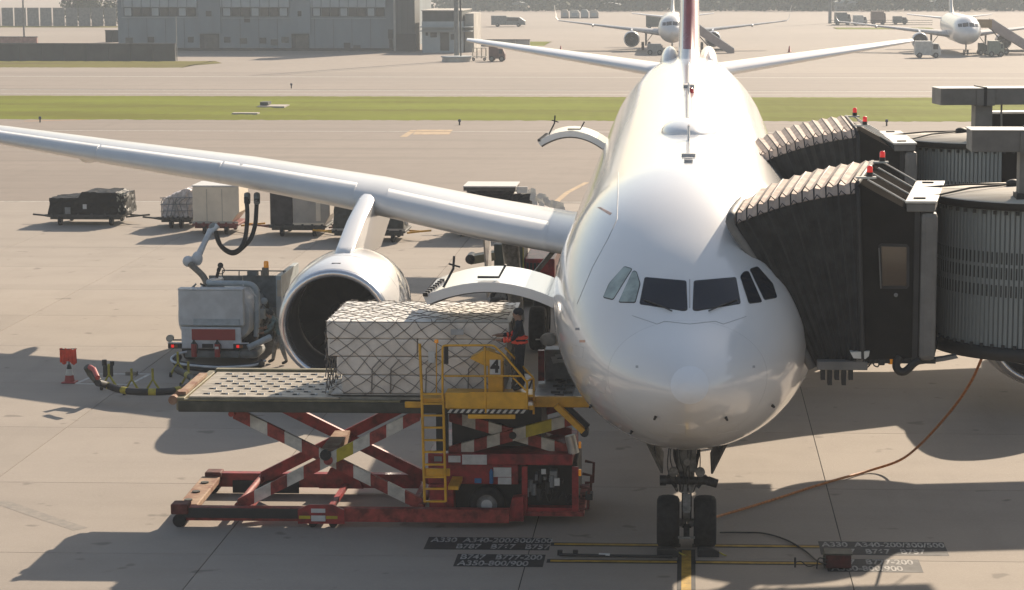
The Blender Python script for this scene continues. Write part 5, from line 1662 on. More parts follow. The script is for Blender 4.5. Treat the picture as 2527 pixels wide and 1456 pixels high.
for x in (610, 634):
    MB().tube([P(x - 6, 494, 70.6), P(x + 6, 494, 70.6)], .05, 8).build('coupling', m_black, tr)
    MB().cyl(P(x, 500, 70.6), P(x, 480, 70.9), .10, .10, 10).build('coupling', m_tgrey2, tr)
# skid hose round the tail
MB().tube(smooth_path([P(460, 868, 66.9), P(432, 876, 66.6), P(423, 888, 66.2), P(446, 898, 65.9), P(530, 906, 65.7), P(600, 904, 65.8), P(632, 900, 66.0), P(655, 890, 66.5)], 6), .035, 8).build('skid_hose', m_boom, tr)  # thin pale tube paints the light top edge of the dark hose
MB().tube(smooth_path([P(440, 880, 66.8), P(434, 889, 66.5), P(450, 901, 66.1), P(530, 910, 65.9), P(620, 905, 66.0), P(645, 896, 66.4)], 6), .12, 8).build('skid_hose', m_black, tr)
MB().cyl(P(612, 858, 67.0), P(668, 832, 67.4), .09, .10, 10).build('hose_boom', m_pipe, tr)

# ================================================================== HYDRANT HOSE, CONE
m_hy = M('hose_yellow', (.42, .36, .03), rough=.6, scale=6, var=.2)
hyd = thing('hydrant_hose', 'black and yellow banded hydrant hose on small wheeled stands', 'hose', G(360, 965))
pts = smooth_path([G(242, 945, .62) , G(262, 950, .45), G(290, 960, .40), G(330, 966, .40), G(385, 967, .40), G(430, 964, .40), G(463, 953, .42), G(478, 938, .45), G(462, 925, .45), G(437, 912, .42)], 6)
i = 0; kb = 0
while i < len(pts) - 1:
    per_ = 2 if kb % 2 else 6
    seg = pts[i:i + per_ + 1]
    if len(seg) > 1:
        MB().tube(seg, .10 if kb % 2 else .098, 9).build('hose_band', m_hy if kb % 2 else m_black, hyd)
    i += per_; kb += 1
for (x, y) in ((270, 957), (326, 969), (378, 969), (466, 951), (440, 925)):
    b = G(x, y + 6); s = MB()
    s.tube([b + Vector((-.22, 0, .08)), b + Vector((0, .0, .45)), b + Vector((.22, 0, .08))], .04, 6); s.tube([b + Vector((0, 0, .4)), b + Vector((0, 0, .75))], .035, 6)
    st_ = s.build('hose_stand', m_hy, hyd)
    for dx in (-.22, .22):
        MB().cyl(b + Vector((dx - .03, 0, .075)), b + Vector((dx + .03, 0, .075)), .075, .075, 12).build('caster', m_black, st_)
ck = MB(); ck.tube([G(242, 942, .60), G(226, 921, .75), G(214, 905, .95)], [.11, .13, .10], 10); ck.build('coupler', m_dgreen, hyd)
MB().tube([G(241, 932, .85), G(232, 912, .98), G(222, 906, 1.0)], .07, 8).build('coupler_handle', m_banner, hyd)
pf = MB(); b = G(268, 955)
pf.box(b.x - .12, b.x + .12, b.y - .1, b.y + .1, .30, .62); pf.cyl(b + Vector((-.1, 0, .62)), b + Vector((-.1, 0, .78)), .07, .07, 10); pf.cyl(b + Vector((.12, 0, .62)), b + Vector((.12, 0, .74)), .06, .06, 10)
pf.build('coupler_body', m_black, hyd)
pit = G(325, 925)
MB().box(pit.x - .16, pit.x + .16, pit.y - .1, pit.y + .1, .0, .10).build('hydrant_valve', m_boom2)
bpy.data.objects['hydrant_valve']['label'] = 'small dark hydrant valve on the ground in a white painted rectangle'; bpy.data.objects['hydrant_valve']['category'] = 'hydrant valve'

cone = thing('traffic_cone', 'red and white traffic cone topped with orange warning flags', 'traffic cone', G(172, 944))
b = G(172, 944)
MB().box(b.x - .2, b.x + .2, b.y - .2, b.y + .2, 0, .04).build('base', m_banner, cone, .02)
cn = MB(); cn.lathe(b, (0, 0, 1), [(.04, .145), (.22, .115)], 16, 0); cn.lathe(b, (0, 0, 1), [(.22, .115), (.40, .075)], 16, 1); cn.lathe(b, (0, 0, 1), [(.40, .075), (.52, .045), (.53, .02)], 16, 2)
cn.build('cone', [m_banner, m_lwhite, m_dgreen], cone)
MB().cyl(b + Vector((0, 0, .5)), b + Vector((0, 0, .95)), .015, .015, 6).build('stick', m_black, cone)
m_flag = M('orange_flag', (.75, .07, .03), rough=.7, var=.15, scale=6)
for k in range(3):
    fg = MB(); nx, nz_ = 8, 8
    x0 = b.x - .25 + k * .155
    vs = []
    for j in range(nz_ + 1):
        for i in range(nx + 1):
            u, v = i / nx, j / nz_
            vs.append((x0 + u * .185, b.y - .04 - .03 * k + .035 * math.sin(u * 9 + k * 2) * v, b.z + .99 - v * (.40 + .05 * math.sin(k * 3 + u * 3)) + .02 * math.sin(u * 6 + k)))
    fg.add(vs, [(j * (nx + 1) + i, j * (nx + 1) + i + 1, (j + 1) * (nx + 1) + i + 1, (j + 1) * (nx + 1) + i) for j in range(nz_) for i in range(nx)], 0, True)
    fo = fg.build('flag', m_flag, cone)
    sm2 = fo.modifiers.new('thick', 'SOLIDIFY'); sm2.thickness = .008
MB().cyl(b + Vector((-.25, -.05, .97)), b + Vector((.25, -.05, .99)), .012, .012, 6).build('cross_stick', m_black, cone)

# ================================================================== DOLLIES WITH LOADS
m_wrap = M('black_film', (.007, .008, .008), rough=.5, scale=6, var=.3, bump=.8, bscale=4, spec=.15)
m_wnet = M('white_net_film', (.66, .60, .58), rough=.5, scale=5, var=.2, bump=.6, bscale=5)
m_cont = M('cream_container', (.72, .63, .50), rough=.6, scale=1.2, var=.07)
m_contg = M('grey_container', (.42, .38, .33), rough=.6, scale=1.5, var=.1)
m_cdark = M('dark_canvas', (.05, .045, .045), rough=.8, scale=3, var=.2)
m_dol = M('dolly_steel', (.05, .05, .045), rough=.6, scale=4, var=.25)
m_dolr = M('dolly_red', (.22, .05, .04), rough=.6, scale=4, var=.25)
rl = random.Random(33)
def lumpy(mb, x0, x1, y0, y1, z0, top_fn, rough_=.05, seed=0, taper=.06):
    """wrapped load: a gridded box with an uneven top and creased sides"""
    r = random.Random(seed); nx, ny, nz_ = 18, 10, 7
    def pt(i, j, k):
        u, v, w = i / nx, j / ny, k / nz_
        x = lerp(x0, x1, u); y = lerp(y0, y1, v)
        zt_ = top_fn(u, v)
        z = z0 + (zt_ - z0) * w
        cx_, cy_ = (x0 + x1) / 2, (y0 + y1) / 2
        x = cx_ + (x - cx_) * (1 - taper * w); y = cy_ + (y - cy_) * (1 - taper * w)
        h = math.sin(i * 12.9898 + j * 78.233 + k * 37.719 + seed) * 43758.5453
        h2 = math.sin(i * 39.3 + j * 11.1 + k * 83.7 + seed * 3) * 24634.6345
        e = rough_
        return (x + (h - math.floor(h) - .5) * e, y + (h2 - math.floor(h2) - .5) * e, z + (h2 - math.floor(h2) - .5) * e * (1 if k else 0))
    cache = {}
    vs, fs = [], []
    def vid(i, j, k):
        if (i, j, k) not in cache:
            cache[(i, j, k)] = len(vs); vs.append(pt(i, j, k))
        return cache[(i, j, k)]
    for i in range(nx):
        for k in range(nz_):
            fs.append((vid(i, 0, k), vid(i + 1, 0, k), vid(i + 1, 0, k + 1), vid(i, 0, k + 1)))
            fs.append((vid(i, ny, k), vid(i, ny, k + 1), vid(i + 1, ny, k + 1), vid(i + 1, ny, k)))
        for j in range(ny):
            fs.append((vid(i, j, nz_), vid(i + 1, j, nz_), vid(i + 1, j + 1, nz_), vid(i, j + 1, nz_)))
    for j in range(ny):
        for k in range(nz_):
            fs.append((vid(0, j, k), vid(0, j, k + 1), vid(0, j + 1, k + 1), vid(0, j + 1, k)))
            fs.append((vid(nx, j, k), vid(nx, j + 1, k), vid(nx, j + 1, k + 1), vid(nx, j, k + 1)))
    mb.add(vs, fs)
    return mb
def dolly(x0, x1, Y, depth, label, m=None, bars=(-1, 1), mbar=None):
    a, b = P(x0, 560, Y).x, P(x1, 560, Y).x
    m = m or m_dol
    t = thing('cargo_dolly', label, 'dolly', ((a + b) / 2, Y + depth / 2, 0), 'cargo dollies lined up behind the wing')
    MB().box(a, b, Y, Y + depth, .40, .50).build('deck', m, t, .02)
    fr = MB()
    for yy in (Y + .1, Y + depth - .2):
        fr.box(a + .1, b - .1, yy, yy + .1, .28, .398)
    for k in range(5):
        xx = lerp(a + .15, b - .25, k / 4); fr.box(xx, xx + .08, Y + .2, Y + depth - .2, .30, .397)
    fr.build('frame', m, t)
    for xx in (a + .55, b - .55):
        for yy in (Y + .15, Y + depth - .15):
            wheel(Vector((xx, yy, .22)), .22, .16, parent=t)
    for k in range(6):
        xx = lerp(a + .2, b - .2, k / 5)
        MB().box(xx - .05, xx + .05, Y - .05, Y - .003, .36, .56).build('load_stop', m, t)
    for s in bars:
        e = a if s < 0 else b
        MB().tube([(e, Y + depth * .3, .34), (e + s * .55, Y + depth * .5, .36), (e + s * 1.0, Y + depth * .5, .40)], .045, 6).build('drawbar', mbar or m, t)
        MB().tube([(e, Y + depth * .7, .34), (e + s * .55, Y + depth * .5, .36)], .045, 6).build('drawbar', mbar or m, t)
    return t, a, b
# 1 black wrapped load
Y1 = 104.6
t, a, b = dolly(118, 303, Y1, 2.3, 'steel cargo dolly carrying the low black wrapped load')
z_top = P(250, 472, Y1 + .4).z
ld = thing('wrapped_load', 'low black film wrapped cargo with two pale labels on a dolly', 'cargo', ((a + b) / 2, Y1 + 1.1, .5), 'loads on the dollies')
lumpy(MB(), a, b + .15, Y1 + .05, Y1 + 2.2, .505, lambda u, v: lerp(z_top - .32, z_top - .22, u * 2) if u < .42 else (z_top - .03 if u < .92 else z_top - .12), .07, 1, .05).build('wrapping', m_wrap, ld)
for (x, y, s, w_) in ((209, 510, .11, m_label), (167, 520, .16, m_grey)):
    p = P(x, y, Y1 - .02)
    MB().box(p.x - s * .8, p.x + s * .8, Y1 - .03, Y1 - .012, p.z - s, p.z + s).build('label', w_, ld)
sh = MB()
for k in range(46):
    p = Vector((b + rl.uniform(-.25, .16), Y1 + rl.uniform(-.03, .4), rl.uniform(.6, z_top - .1)))
    sh.add([p, p + Vector((.06, -.05, .03)), p + Vector((.05, -.03, .12)), p + Vector((-.01, 0, .09))], [(0, 1, 2, 3)])
sh.build('film_folds', M('silver_film', (.45, .47, .42), rough=.2, metal=.5), ld)
# 2 white netted load
Y2 = 103.6
t, a, b = dolly(392, 476, Y2, 2.3, 'steel cargo dolly under the netted whitish boxes', bars=(-1,))
z_top = P(430, 469, Y2 + .4).z
ld = thing('netted_load', 'whitish netted stack of boxes on a dolly next to the cream container', 'cargo', ((a + b) / 2, Y2 + 1.1, .5), 'loads on the dollies')
lumpy(MB(), a + .1, b + .3, Y2 + .05, Y2 + 2.2, .505, lambda u, v: lerp(z_top - .38, z_top + .05, min(1, u * 1.6)), .09, 2, .10).build('wrapping', m_wnet, ld)
nt_ = MB()
for k in range(9):
    xx = lerp(a + .15, b + .2, k / 8)
    nt_.tube([(xx, Y2 - .02, .55), (xx + .2 * math.sin(k), Y2 - .03, 1.2), (xx + .1, Y2 + .04, z_top - .3)], .02, 5)
for z in (.8, 1.1, 1.4):
    nt_.tube([(a + .1, Y2 - .03, z), (b + .25, Y2 - .03, z + .03)], .02, 5)
nt_.build('net', m_grey, ld)
# 3 cream container
Y3 = 101.2
t, a, b = dolly(474, 588, Y3, 2.3, 'dolly with reddish ends below the cream container', m_dolr, bars=(1,), mbar=m_yel)
z_top = P(530, 461, Y3).z
ld = thing('air_cargo_container', 'tall plain cream air cargo container between the netted boxes and the fuel hoses', 'container', ((a + b) / 2, Y3 + 1.1, .5), 'loads on the dollies')
MB().prism([(a + .05, Y3, .51), (b - .35, Y3, .51), (b + .05, Y3, 1.0), (b + .05, Y3, z_top), (a + .05, Y3, z_top)], (0, 2.2, 0)).build('shell', m_cont, ld, .03)
MB().box(a + .02, b + .06, Y3 - .02, Y3 + 2.2, z_top + .003, z_top + .06).build('roof', m_label, ld)
for x in (.33, .66):
    xx = lerp(a, b, x)
    MB().box(xx - .012, xx + .012, Y3 - .012, Y3 - .002, .6, z_top - .1).build('panel_joint', m_contg, ld)
MB().box(a - .0, b, Y3 - .03, Y3 - .003, .512, .60).build('base_rail', m_contg, ld)
# 4 dark canvas side and pale container
Y4 = 100.6
t, a, b = dolly(664, 806, Y4, 2.3, 'dolly with dark wheels under the dusty grey container', m_dol, mbar=m_dolr)
z_top = P(740, 470, Y4).z
ld = thing('air_cargo_container', 'dusty grey air cargo container with a dark canvas flap on one side', 'container', ((a + b) / 2, Y4 + 1.1, .5), 'loads on the dollies')
MB().box(a + .05, a + 1.05, Y4 + .02, Y4 + 2.2, .51, z_top).build('canvas_side', m_cdark, ld, .05)
MB().prism([(a + 1.06, Y4, .51), (b - .1, Y4, .51), (b + .15, Y4, .95), (b + .15, Y4, z_top), (a + 1.06, Y4, z_top)], (0, 2.2, 0)).build('shell', m_contg, ld, .03)
MB().box(a + 1.06, b - .1, Y4 - .03, Y4 - .003, .52, .62).build('base_rail', m_cont, ld)
MB().box(lerp(a, b, .82), lerp(a, b, .9), Y4 - .02, Y4 - .003, .7, z_top - .15).build('door_strip', m_cont, ld)
# 5 black load behind the engine strut
Y5 = 98.6
t, a, b = dolly(818, 1000, Y5, 2.3, 'dark dolly partly hidden by the engine pylon', m_dol, mbar=m_yel)
z_top = P(900, 500, Y5).z
ld = thing('wrapped_load', 'black covered cargo on a dolly behind the engine pylon', 'cargo', ((a + b) / 2, Y5 + 1.1, .5), 'loads on the dollies')
lumpy(MB(), a + .05, b - .1, Y5 + .05, Y5 + 2.2, .505, lambda u, v: z_top - .1 * u, .05, 5, .04).build('wrapping', M('dark_green_cover', (.028, .032, .028), rough=.5, scale=4, var=.25, bump=.4, bscale=3), ld)
MB().box(a + .0, b, Y5 - .02, Y5 + .0, .52, .60).build('base_rail', m_contg, ld)
MB().ball((b + .02, Y5 + .3, .9), .16, 8, 6, 0, (.6, 1, 1.4)).build('film_bundle', m_label, ld)
# 6 open frame load right of the pylon
Y6 = 100.8
t, a, b = dolly(1110, 1330, Y6, 2.3, 'dolly with a yellow drawbar under the open topped frame', m_dol, bars=(-1,), mbar=m_hy)
z_top = P(1250, 462, Y6).z
ld = thing('framed_load', 'black cargo under a pale frame roof with loose white film on its slope', 'cargo', ((a + b) / 2, Y6 + 1.1, .5), 'loads on the dollies')
lumpy(MB(), a + .6, b - .3, Y6 + .05, Y6 + 2.2, .505, lambda u, v: z_top - .32, .09, 7, .03).build('wrapping', m_wrap, ld)
MB().box(P(1144, 470, Y6).x, P(1272, 470, Y6).x, Y6 - .05, Y6 + 2.2, z_top - .16, z_top - .003).build('frame_roof', m_dol, ld)
MB().box(P(1143, 470, Y6).x, P(1274, 470, Y6).x, Y6 - .06, Y6 + 2.2, z_top, z_top + .05).build('roof_sheet', m_label, ld)
MB().box(P(1275, 470, Y6).x, P(1302, 470, Y6).x, Y6 - .03, Y6 + .1, z_top - .25, z_top + .02).build('frame_end', m_label, ld)
fs_ = MB()
for k in range(60):
    u = rl.random()
    p = lerp(P(1296, 470, Y6 - .1), P(1388, 520, Y6 - .1), u) + Vector((rl.uniform(-.2, .1), rl.uniform(0, .8), rl.uniform(-.35, .05)))
    s = .25
    fs_.add([p, p + Vector((s, -.04, -.1)), p + Vector((s * .9, .02, .10)), p + Vector((.02, .03, .16))], [(0, 1, 2, 3)])
fs_.build('loose_film', m_label, ld)

# ================================================================== BELT LOADER under the wing
YB = 79.5
bl = thing('belt_loader', 'dark green belt loader with a raised conveyor arm under the wing root', 'belt loader', (P(1260, 640, YB).x, YB + 1, 0))
def BX(x): return P(x, 640, YB).x
def BZ(y): return P(1250, y, YB).z
m_bgreen = M('dark_green_paint', (.035, .05, .035), rough=.5, scale=3, var=.2)
MB().box(BX(1219), BX(1292), YB, YB + 2.2, BZ(700), BZ(603)).build('body', m_bgreen, bl, .03)
MB().box(BX(1252), BX(1254), YB - .03, YB - .003, BZ(690), BZ(610)).build('grab_rail', m_hy, bl)
MB().box(BX(1290), BX(1292.5), YB - .03, YB - .003, BZ(700), BZ(600)).build('grab_rail', m_hy, bl)
MB().box(BX(1293), BX(1368), YB + .2, YB + 4.2, .35, BZ(640)).build('rear_body', m_lred, bl, .04)
MB().box(BX(1330), BX(1352), YB + .17, YB + .198, BZ(672), BZ(655)).build('panel', m_banner, bl)
for k in range(4):
    MB().box(BX(1298 + k * 9), BX(1304 + k * 9), YB + .16, YB + .197, BZ(700), BZ(650)).build('rib', m_black, bl)
MB().beam(P(1162, 640, YB + .4), P(1225, 629, YB + .4), .8, .28).build('conveyor', m_olive, bl)
MB().cyl(P(1160, 640, YB + .0), P(1160, 640, YB + .0) + Vector((0, .8, 0)), .17, .17, 14).build('end_roller', m_roller, bl)
MB().box(BX(1215), BX(1372), YB + .1, YB + 4.3, .25, .6).build('chassis', m_black, bl)
for xx in (BX(1235), BX(1345)):
    for yy in (YB + .1, YB + 3.6):
        wheel(Vector((xx, yy, .38)), .38, .25, (0, 1, 0), bl)
# ================================================================== CHOCKS, CABLE, BOX, HOSE at the nose wheel
def chock(x, y, label):
    b = G(x, y)
    t = thing('wheel_chock', label, 'wheel chock', b, 'chocks at the nose wheels')
    MB().prism([(b.x - .22, b.y, .005), (b.x + .22, b.y, .005), (b.x + .22, b.y, .12), (b.x + .1, b.y, .19), (b.x - .22, b.y, .19)], (0, .16, 0)).build('block', m_black, t, .02)
    MB().tube([b + Vector((.22, .05, .1)), b + Vector((.3, .02, .06)), b + Vector((.36, .1, .02))], .015, 6).build('rope', m_hy, t)
    return t
chock(1748, 1376, 'black wheel chock in front of the port nose wheel')
chock(1648, 1376, 'black wheel chock in front of the starboard nose wheel')
bar = thing('chock_bar', 'long thin dark bar lying between the two yellow stop lines', 'bar', G(1500, 1371))
MB().tube([G(1380, 1369, .05), G(1480, 1371, .05), G(1660, 1374, .06)], .032, 7).build('rod', m_black, bar)
MB().tube([G(1478, 1369, .062), G(1505, 1370, .062)], .036, 7).build('sleeve', m_label, bar)
for x in (1382, 1420):
    MB().box(G(x, 1370).x - .05, G(x, 1370).x + .05, G(x, 1370).y - .05, G(x, 1370).y + .05, .0, .1).build('foot', m_black, bar)
cb_ = MB().tube(smooth_path([G(1776, 1314, .05), G(1830, 1314, .03), G(1885, 1316, .03), G(1940, 1332, .03), G(1985, 1358, .03), G(2018, 1385, .05), G(2040, 1392, .2)], 6), .017, 6).build('power_cable', m_black)
tag(cb_, 'thin black cable curving from the nose wheel to the dark red box', 'cable')
bxp = G(2068, 1407)
eq = thing('equipment_box', 'dark red ground equipment box standing on the painted lettering', 'equipment box', bxp)
MB().box(bxp.x - .24, bxp.x + .26, bxp.y, bxp.y + .4, .03, .30).build('case', M('dark_red_case', (.09, .012, .01), rough=.6, scale=6, var=.3), eq, .03)
MB().box(bxp.x - .27, bxp.x + .28, bxp.y - .02, bxp.y + .42, .302, .335).build('lid', m_dgreen, eq, .01)
MB().box(bxp.x - .28, bxp.x - .245, bxp.y + .02, bxp.y + .36, .04, .28).build('side_frame', m_dgreen, eq)
MB().tube(smooth_path([(bxp.x - .2, bxp.y - .02, .2), (bxp.x - .38, bxp.y - .05, .25), (bxp.x - .42, bxp.y - .02, .03)], 5), .014, 6).build('lead', m_black, eq)
for dx in (-.15, .18):
    MB().cyl((bxp.x + dx, bxp.y + .05, .04), (bxp.x + dx, bxp.y + .12, .04), .04, .04, 10).build('caster', m_black, eq)
pin = G(1962, 1400)
pn = MB().tube([pin, pin + Vector((0, 0, .2))], .02, 6); pn.tube(smooth_path([pin + Vector((0, 0, .1)), pin + Vector((.12, 0, .12)), pin + Vector((.25, .02, .02)), pin + Vector((.4, 0, .05))], 4), .012, 5)
tag(pn.build('bonding_pin', m_black, at=pin), 'small black bonding pin beside the lower yellow line', 'pin')
m_ohose = M('orange_hose', (.50, .17, .03), rough=.6, scale=14, var=.25, stretch=(1, 1, 1))
oh = [P(2422, 886, 47.0), P(2400, 935, 47.9), P(2365, 990, 48.9), P(2320, 1045, 50.2), P(2270, 1098, 51.6), P(2220, 1136, 53.0)] + [G(2150, 1160, .06), G(2070, 1182, .06), G(2000, 1203, .06), G(1930, 1226, .06), G(1850, 1251, .06), G(1785, 1270, .1), G(1765, 1276, .3)]
hs = MB().tube(smooth_path(oh, 5), .030, 7).build('air_hose', m_ohose, at=(4, 50, 0))
tag(hs, 'long orange hose hanging from the near jet bridge and running to the nose wheel', 'hose')
# ================================================================== JET BRIDGES
m_can = M('canopy_dark_fabric', (.028, .029, .029), rough=.8, scale=3, var=.25)  # same canopy fabric, kept dark for its unlit sides
m_cantop = M('canopy_sunlit_dusty_fabric', (.60, .48, .40), rough=.85, scale=2.5, var=.16, bump=.4, bscale=6)  # dusty canopy top, sunlight painted into its pale tan
m_cab = M('cab_dark_grey', (.026, .024, .022), rough=.95, scale=1.5, var=.15, spec=.0)
m_slat = M('curtain_slat', (.26, .285, .28), rough=.5, metal=.1, scale=2, var=.12, stretch=(1, 1, .2))
m_slot = M('curtain_slot', (.018, .02, .02), rough=.7)
m_roof = M('dirty_white_roof', (.60, .56, .48), rough=.7, scale=1.2, var=.25, col2=(.45, .40, .33), stretch=(.6, 2, 1))
m_brw = M('bridge_white', (.66, .65, .60), rough=.55, scale=2, var=.1)
m_bgrey = M('bridge_grey', (.17, .165, .155), rough=.6, scale=2, var=.12)
m_frame = M('bridge_black', (.022, .022, .022), rough=.6)
m_redl = M('red_beacon', (.7, .01, .01), rough=.2, coat=.5, emit=(1, .02, .01), estr=.2)
BN, BF = 42.6, 46.6
br = thing('jet_bridge', 'dark jet bridge at the front door, nearer of the two', 'jet bridge', (7, 44.6, 0), 'jet bridges at the airliner')
# --- bellows
def top_curve(pa, pm, pb, t):
    return Vector(pa) * (1 - t) ** 2 + Vector(pm) * 2 * t * (1 - t) + Vector(pb) * t * t
nt0, nt1 = P(1806, 543, 43.4), P(2116, 462, BN)
ntm = P(1945, 478, 43.0)
ft0 = Vector((P(1838, 500, 46.9).x, 46.9, nt0.z + .03)); ft1 = P(2152, 406, BF); ftm = Vector((P(1985, 418, 46.8).x, 46.8, P(1985, 418, 46.8).z))
nb0, nb1 = P(2004, 905, 43.5), P(2128, 884, BN)
fb0, fb1 = Vector((nb0.x, 47.0, nb0.z)), Vector((nb1.x, BF, nb1.z))
def ring_pts(t, out):
    nt = top_curve(nt0, ntm, nt1, t); ft = top_curve(ft0, ftm, ft1, t)
    nb = lerp(nb0, nb1, t); fb_ = lerp(fb0, fb1, t)
    o = Vector((0, -out, 0))
    return [nb + o, lerp(nb, nt, .35) + o * 1.1, lerp(nb, nt, .75) + o * 1.1, nt + Vector((0, -out, -.11)) , nt + Vector((0, .12 - out * .6, out * .9)), lerp(nt, ft, .5) + Vector((0, 0, out)), ft + Vector((0, -.12 + out * .6, out * .9)), ft + Vector((0, out, -.11)), lerp(fb_, ft, .4) - o, fb_ - o]
NF = 11
for k in range(NF):
    t0, t1 = k / NF, (k + 1) / NF
    a, c, b = ring_pts(t0, .03), ring_pts(lerp(t0, t1, .45), .085), ring_pts(t1, .03)
    mb = MB()
    for r0, r1 in ((a, c), (c, b)):
        n = len(r0)
        for i in range(n - 1):
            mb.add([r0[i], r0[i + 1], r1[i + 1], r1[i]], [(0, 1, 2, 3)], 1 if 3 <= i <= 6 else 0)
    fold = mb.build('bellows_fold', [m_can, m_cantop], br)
    sm_ = fold.modifiers.new('thick', 'SOLIDIFY'); sm_.thickness = .02; sm_.offset = -1
    rb = MB(); rb.tube([p for p in ring_pts(lerp(t0, t1, .45), .097)], .018, 5); rb.build('rib', m_frame if k % 2 else m_can, fold)
    for p in (c[3], c[4]):
        MB().tube([p + Vector((0, -.02, .0)), p + Vector((.05, -.05, .10)), p + Vector((.14, -.03, .02))], .012, 5).build('strap', m_frame, fold)
MB().tube(smooth_path(ring_pts(0, .10), 3), .09, 8).build('front_seal', m_bgrey, br)
MB().tube(ring_pts(1, .06), .05, 6).build('rear_hoop', m_frame, br)
# --- cab
SKX = .60
cabp = [P(2104, 470, BN), P(2122, 454, BN), P(2240, 518, BN), P(2270, 522, BN), P(2306, 880, BN), P(2134, 888, BN)]
cab_ = MB().prism(cabp, (SKX, BF - BN, 0)).build('cab', m_cab, br)
zc0 = P(2200, 890, BN).z
f = MB().prism([P(2168, 606, BN - .02), P(2176, 601, BN - .02), P(2238, 603, BN - .02), P(2244, 610, BN - .02), P(2244, 706, BN - .02), P(2238, 713, BN - .02), P(2178, 713, BN - .02), P(2171, 706, BN - .02)], (0, .018, 0)).build('cab_window', m_frame, br)
MB().prism([P(2175, 608, BN - .03), P(2237, 610, BN - .03), P(2237, 705, BN - .03), P(2178, 705, BN - .03)], (0, .009, 0)).build('pane', M('brown_glass', (.022, .011, .007), rough=.06, var=.3, scale=3, coat=.5), f)
MB().tube([P(2169, 612, BN - .04), P(2174, 712, BN - .04)], .012, 6).build('window_edge', m_bgrey, f)
MB().cyl(P(2211, 728, BN - .06), P(2211, 728, BN), .04, .04, 10).build('door_knob', m_bgrey, br)
MB().beam(P(2110, 520, BN - .03), P(2134, 888, BN - .03), .05, .05).build('cab_post', m_frame, br)
for k in range(4):
    Yk = lerp(BN + .05, BF - .1, k / 3)
    p0 = Vector((P(2128, 452, BN).x + .1 + SKX * k / 3, Yk, P(2128, 452, BN).z)); p1 = Vector((P(2240, 512, BN).x + .05 + SKX * k / 3, Yk, P(2240, 512, BN).z + .06))
    MB().tube([p0 + Vector((0, 0, .06)), p1], .018, 5).build('stay_wire', m_brw, br)
# beacons on brackets at the hoop
for Yk, hx in ((BN + .25, 2122), (BF - .3, 2150)):
    p = Vector((P(2122, 452, BN).x + .12 + SKX * (Yk - BN) / 4, Yk, P(2122, 452, BN).z + .10))
    MB().box(p.x - .22, p.x + .16, p.y - .06, p.y + .06, p.z - .035, p.z).build('beacon_bracket', m_brw, br)
    bb = MB().cyl(p + Vector((.04, 0, .001)), p + Vector((.04, 0, .08)), .06, .06, 12).build('beacon', m_frame, br)
    MB().lathe(p + Vector((.04, 0, .081)), (0, 0, 1), [(0, .055), (.09, .055), (.12, .04), (.125, .001)], 12).build('lens', m_redl, bb)
# --- hatch box between cab and rotunda
hx0, hx1 = P(2236, 520, BN).x, P(2306, 520, BN).x
hz0, hz1 = P(2270, 522, BN).z, P(2270, 501, BN).z
MB().hexa([(hx0, BN - .08, hz0), (hx1, BN - .08, hz0), (hx1 + SKX, BF, hz0), (hx0 + SKX, BF, hz0)], [(hx0, BN - .08, hz1), (hx1, BN - .08, hz1), (hx1 + SKX, BF, hz1), (hx0 + SKX, BF, hz1)]).build('hatch_box', m_bgrey, br, .02)
hl = MB().hexa([(hx0 - .03, BN - .11, hz1 + .003), (hx1 + .03, BN - .11, hz1 + .003), (hx1 + .03 + SKX, BF + .05, hz1 + .003), (hx0 - .03 + SKX, BF + .05, hz1 + .003)], [(hx0 - .03, BN - .11, hz1 + .045), (hx1 + .03, BN - .11, hz1 + .045), (hx1 + .03 + SKX, BF + .05, hz1 + .045), (hx0 - .03 + SKX, BF + .05, hz1 + .045)]).build('hatch_lid', m_brw, br, .01)
for yy in (BN + .3, BF - .5):
    MB().box(hx0 + .12 + SKX * (yy - BN) / 4, hx1 - .18 + SKX * (yy - BN) / 4, yy, yy + .05, hz1 + .046, hz1 + .075).build('grab_handle', m_frame, hl)
MB().box(P(2268, 700, BN).x, P(2312, 700, BN).x, BN - .06, BN + .3, zc0, hz0 - .003).build('corner_column', m_bgrey, br, .10)
MB().box(P(2254, 700, BN).x, P(2267, 700, BN).x, BN - .02, BN + .3, zc0, hz0 - .003).build('door_track', m_frame, br)
# --- rotunda with slatted curtain
rc_ = Vector((6.85, 44.6, 0)); RR = 2.02
zb_, zt_ = P(2420, 862, 42.6).z, P(2420, 522, 42.6).z
slat_src = None
ns = 66
for k in range(ns):
    a = math.pi + math.pi * (k + .5) / ns - .12
    if slat_src is None:
        mb = MB(); wv = RR * math.pi / ns
        hgt = zt_ - zb_
        mb.prism([(-wv * .47, .0, 0), (-wv * .30, -.028, 0), (wv * .30, -.028, 0), (wv * .47, 0, 0), (wv * .3, .01, 0), (-wv * .3, .01, 0)], (0, 0, hgt), 0)
        for zc in (.35, .46, .59):
            z0 = hgt * (1 - zc)
            mb.box(-wv * .16, wv * .16, -.031, -.0275, z0 - .11, z0 + .11, 1)
        slat_src = mb.build('curtain_slat', [m_slat, m_slot], br)
        for v in slat_src.data.vertices: v.co += W[br]
        o = slat_src
    else:
        o = slat_src.copy(); COL.objects.link(o); o.parent = br
    if rc_.x + RR * math.cos(a) > 6.75 and o is not slat_src:
        bpy.data.objects.remove(o); continue
    o.location = Vector((rc_.x + RR * math.cos(a), rc_.y + RR * math.sin(a), zb_)) - W[br]
    o.rotation_euler = (0, 0, a + math.pi / 2)
MB().lathe(Vector((rc_.x, rc_.y, zb_ + .0)), (0, 0, 1), [(0, RR - .05), (zt_ - zb_, RR - .05)], 48).build('curtain_backing', m_slot, br)
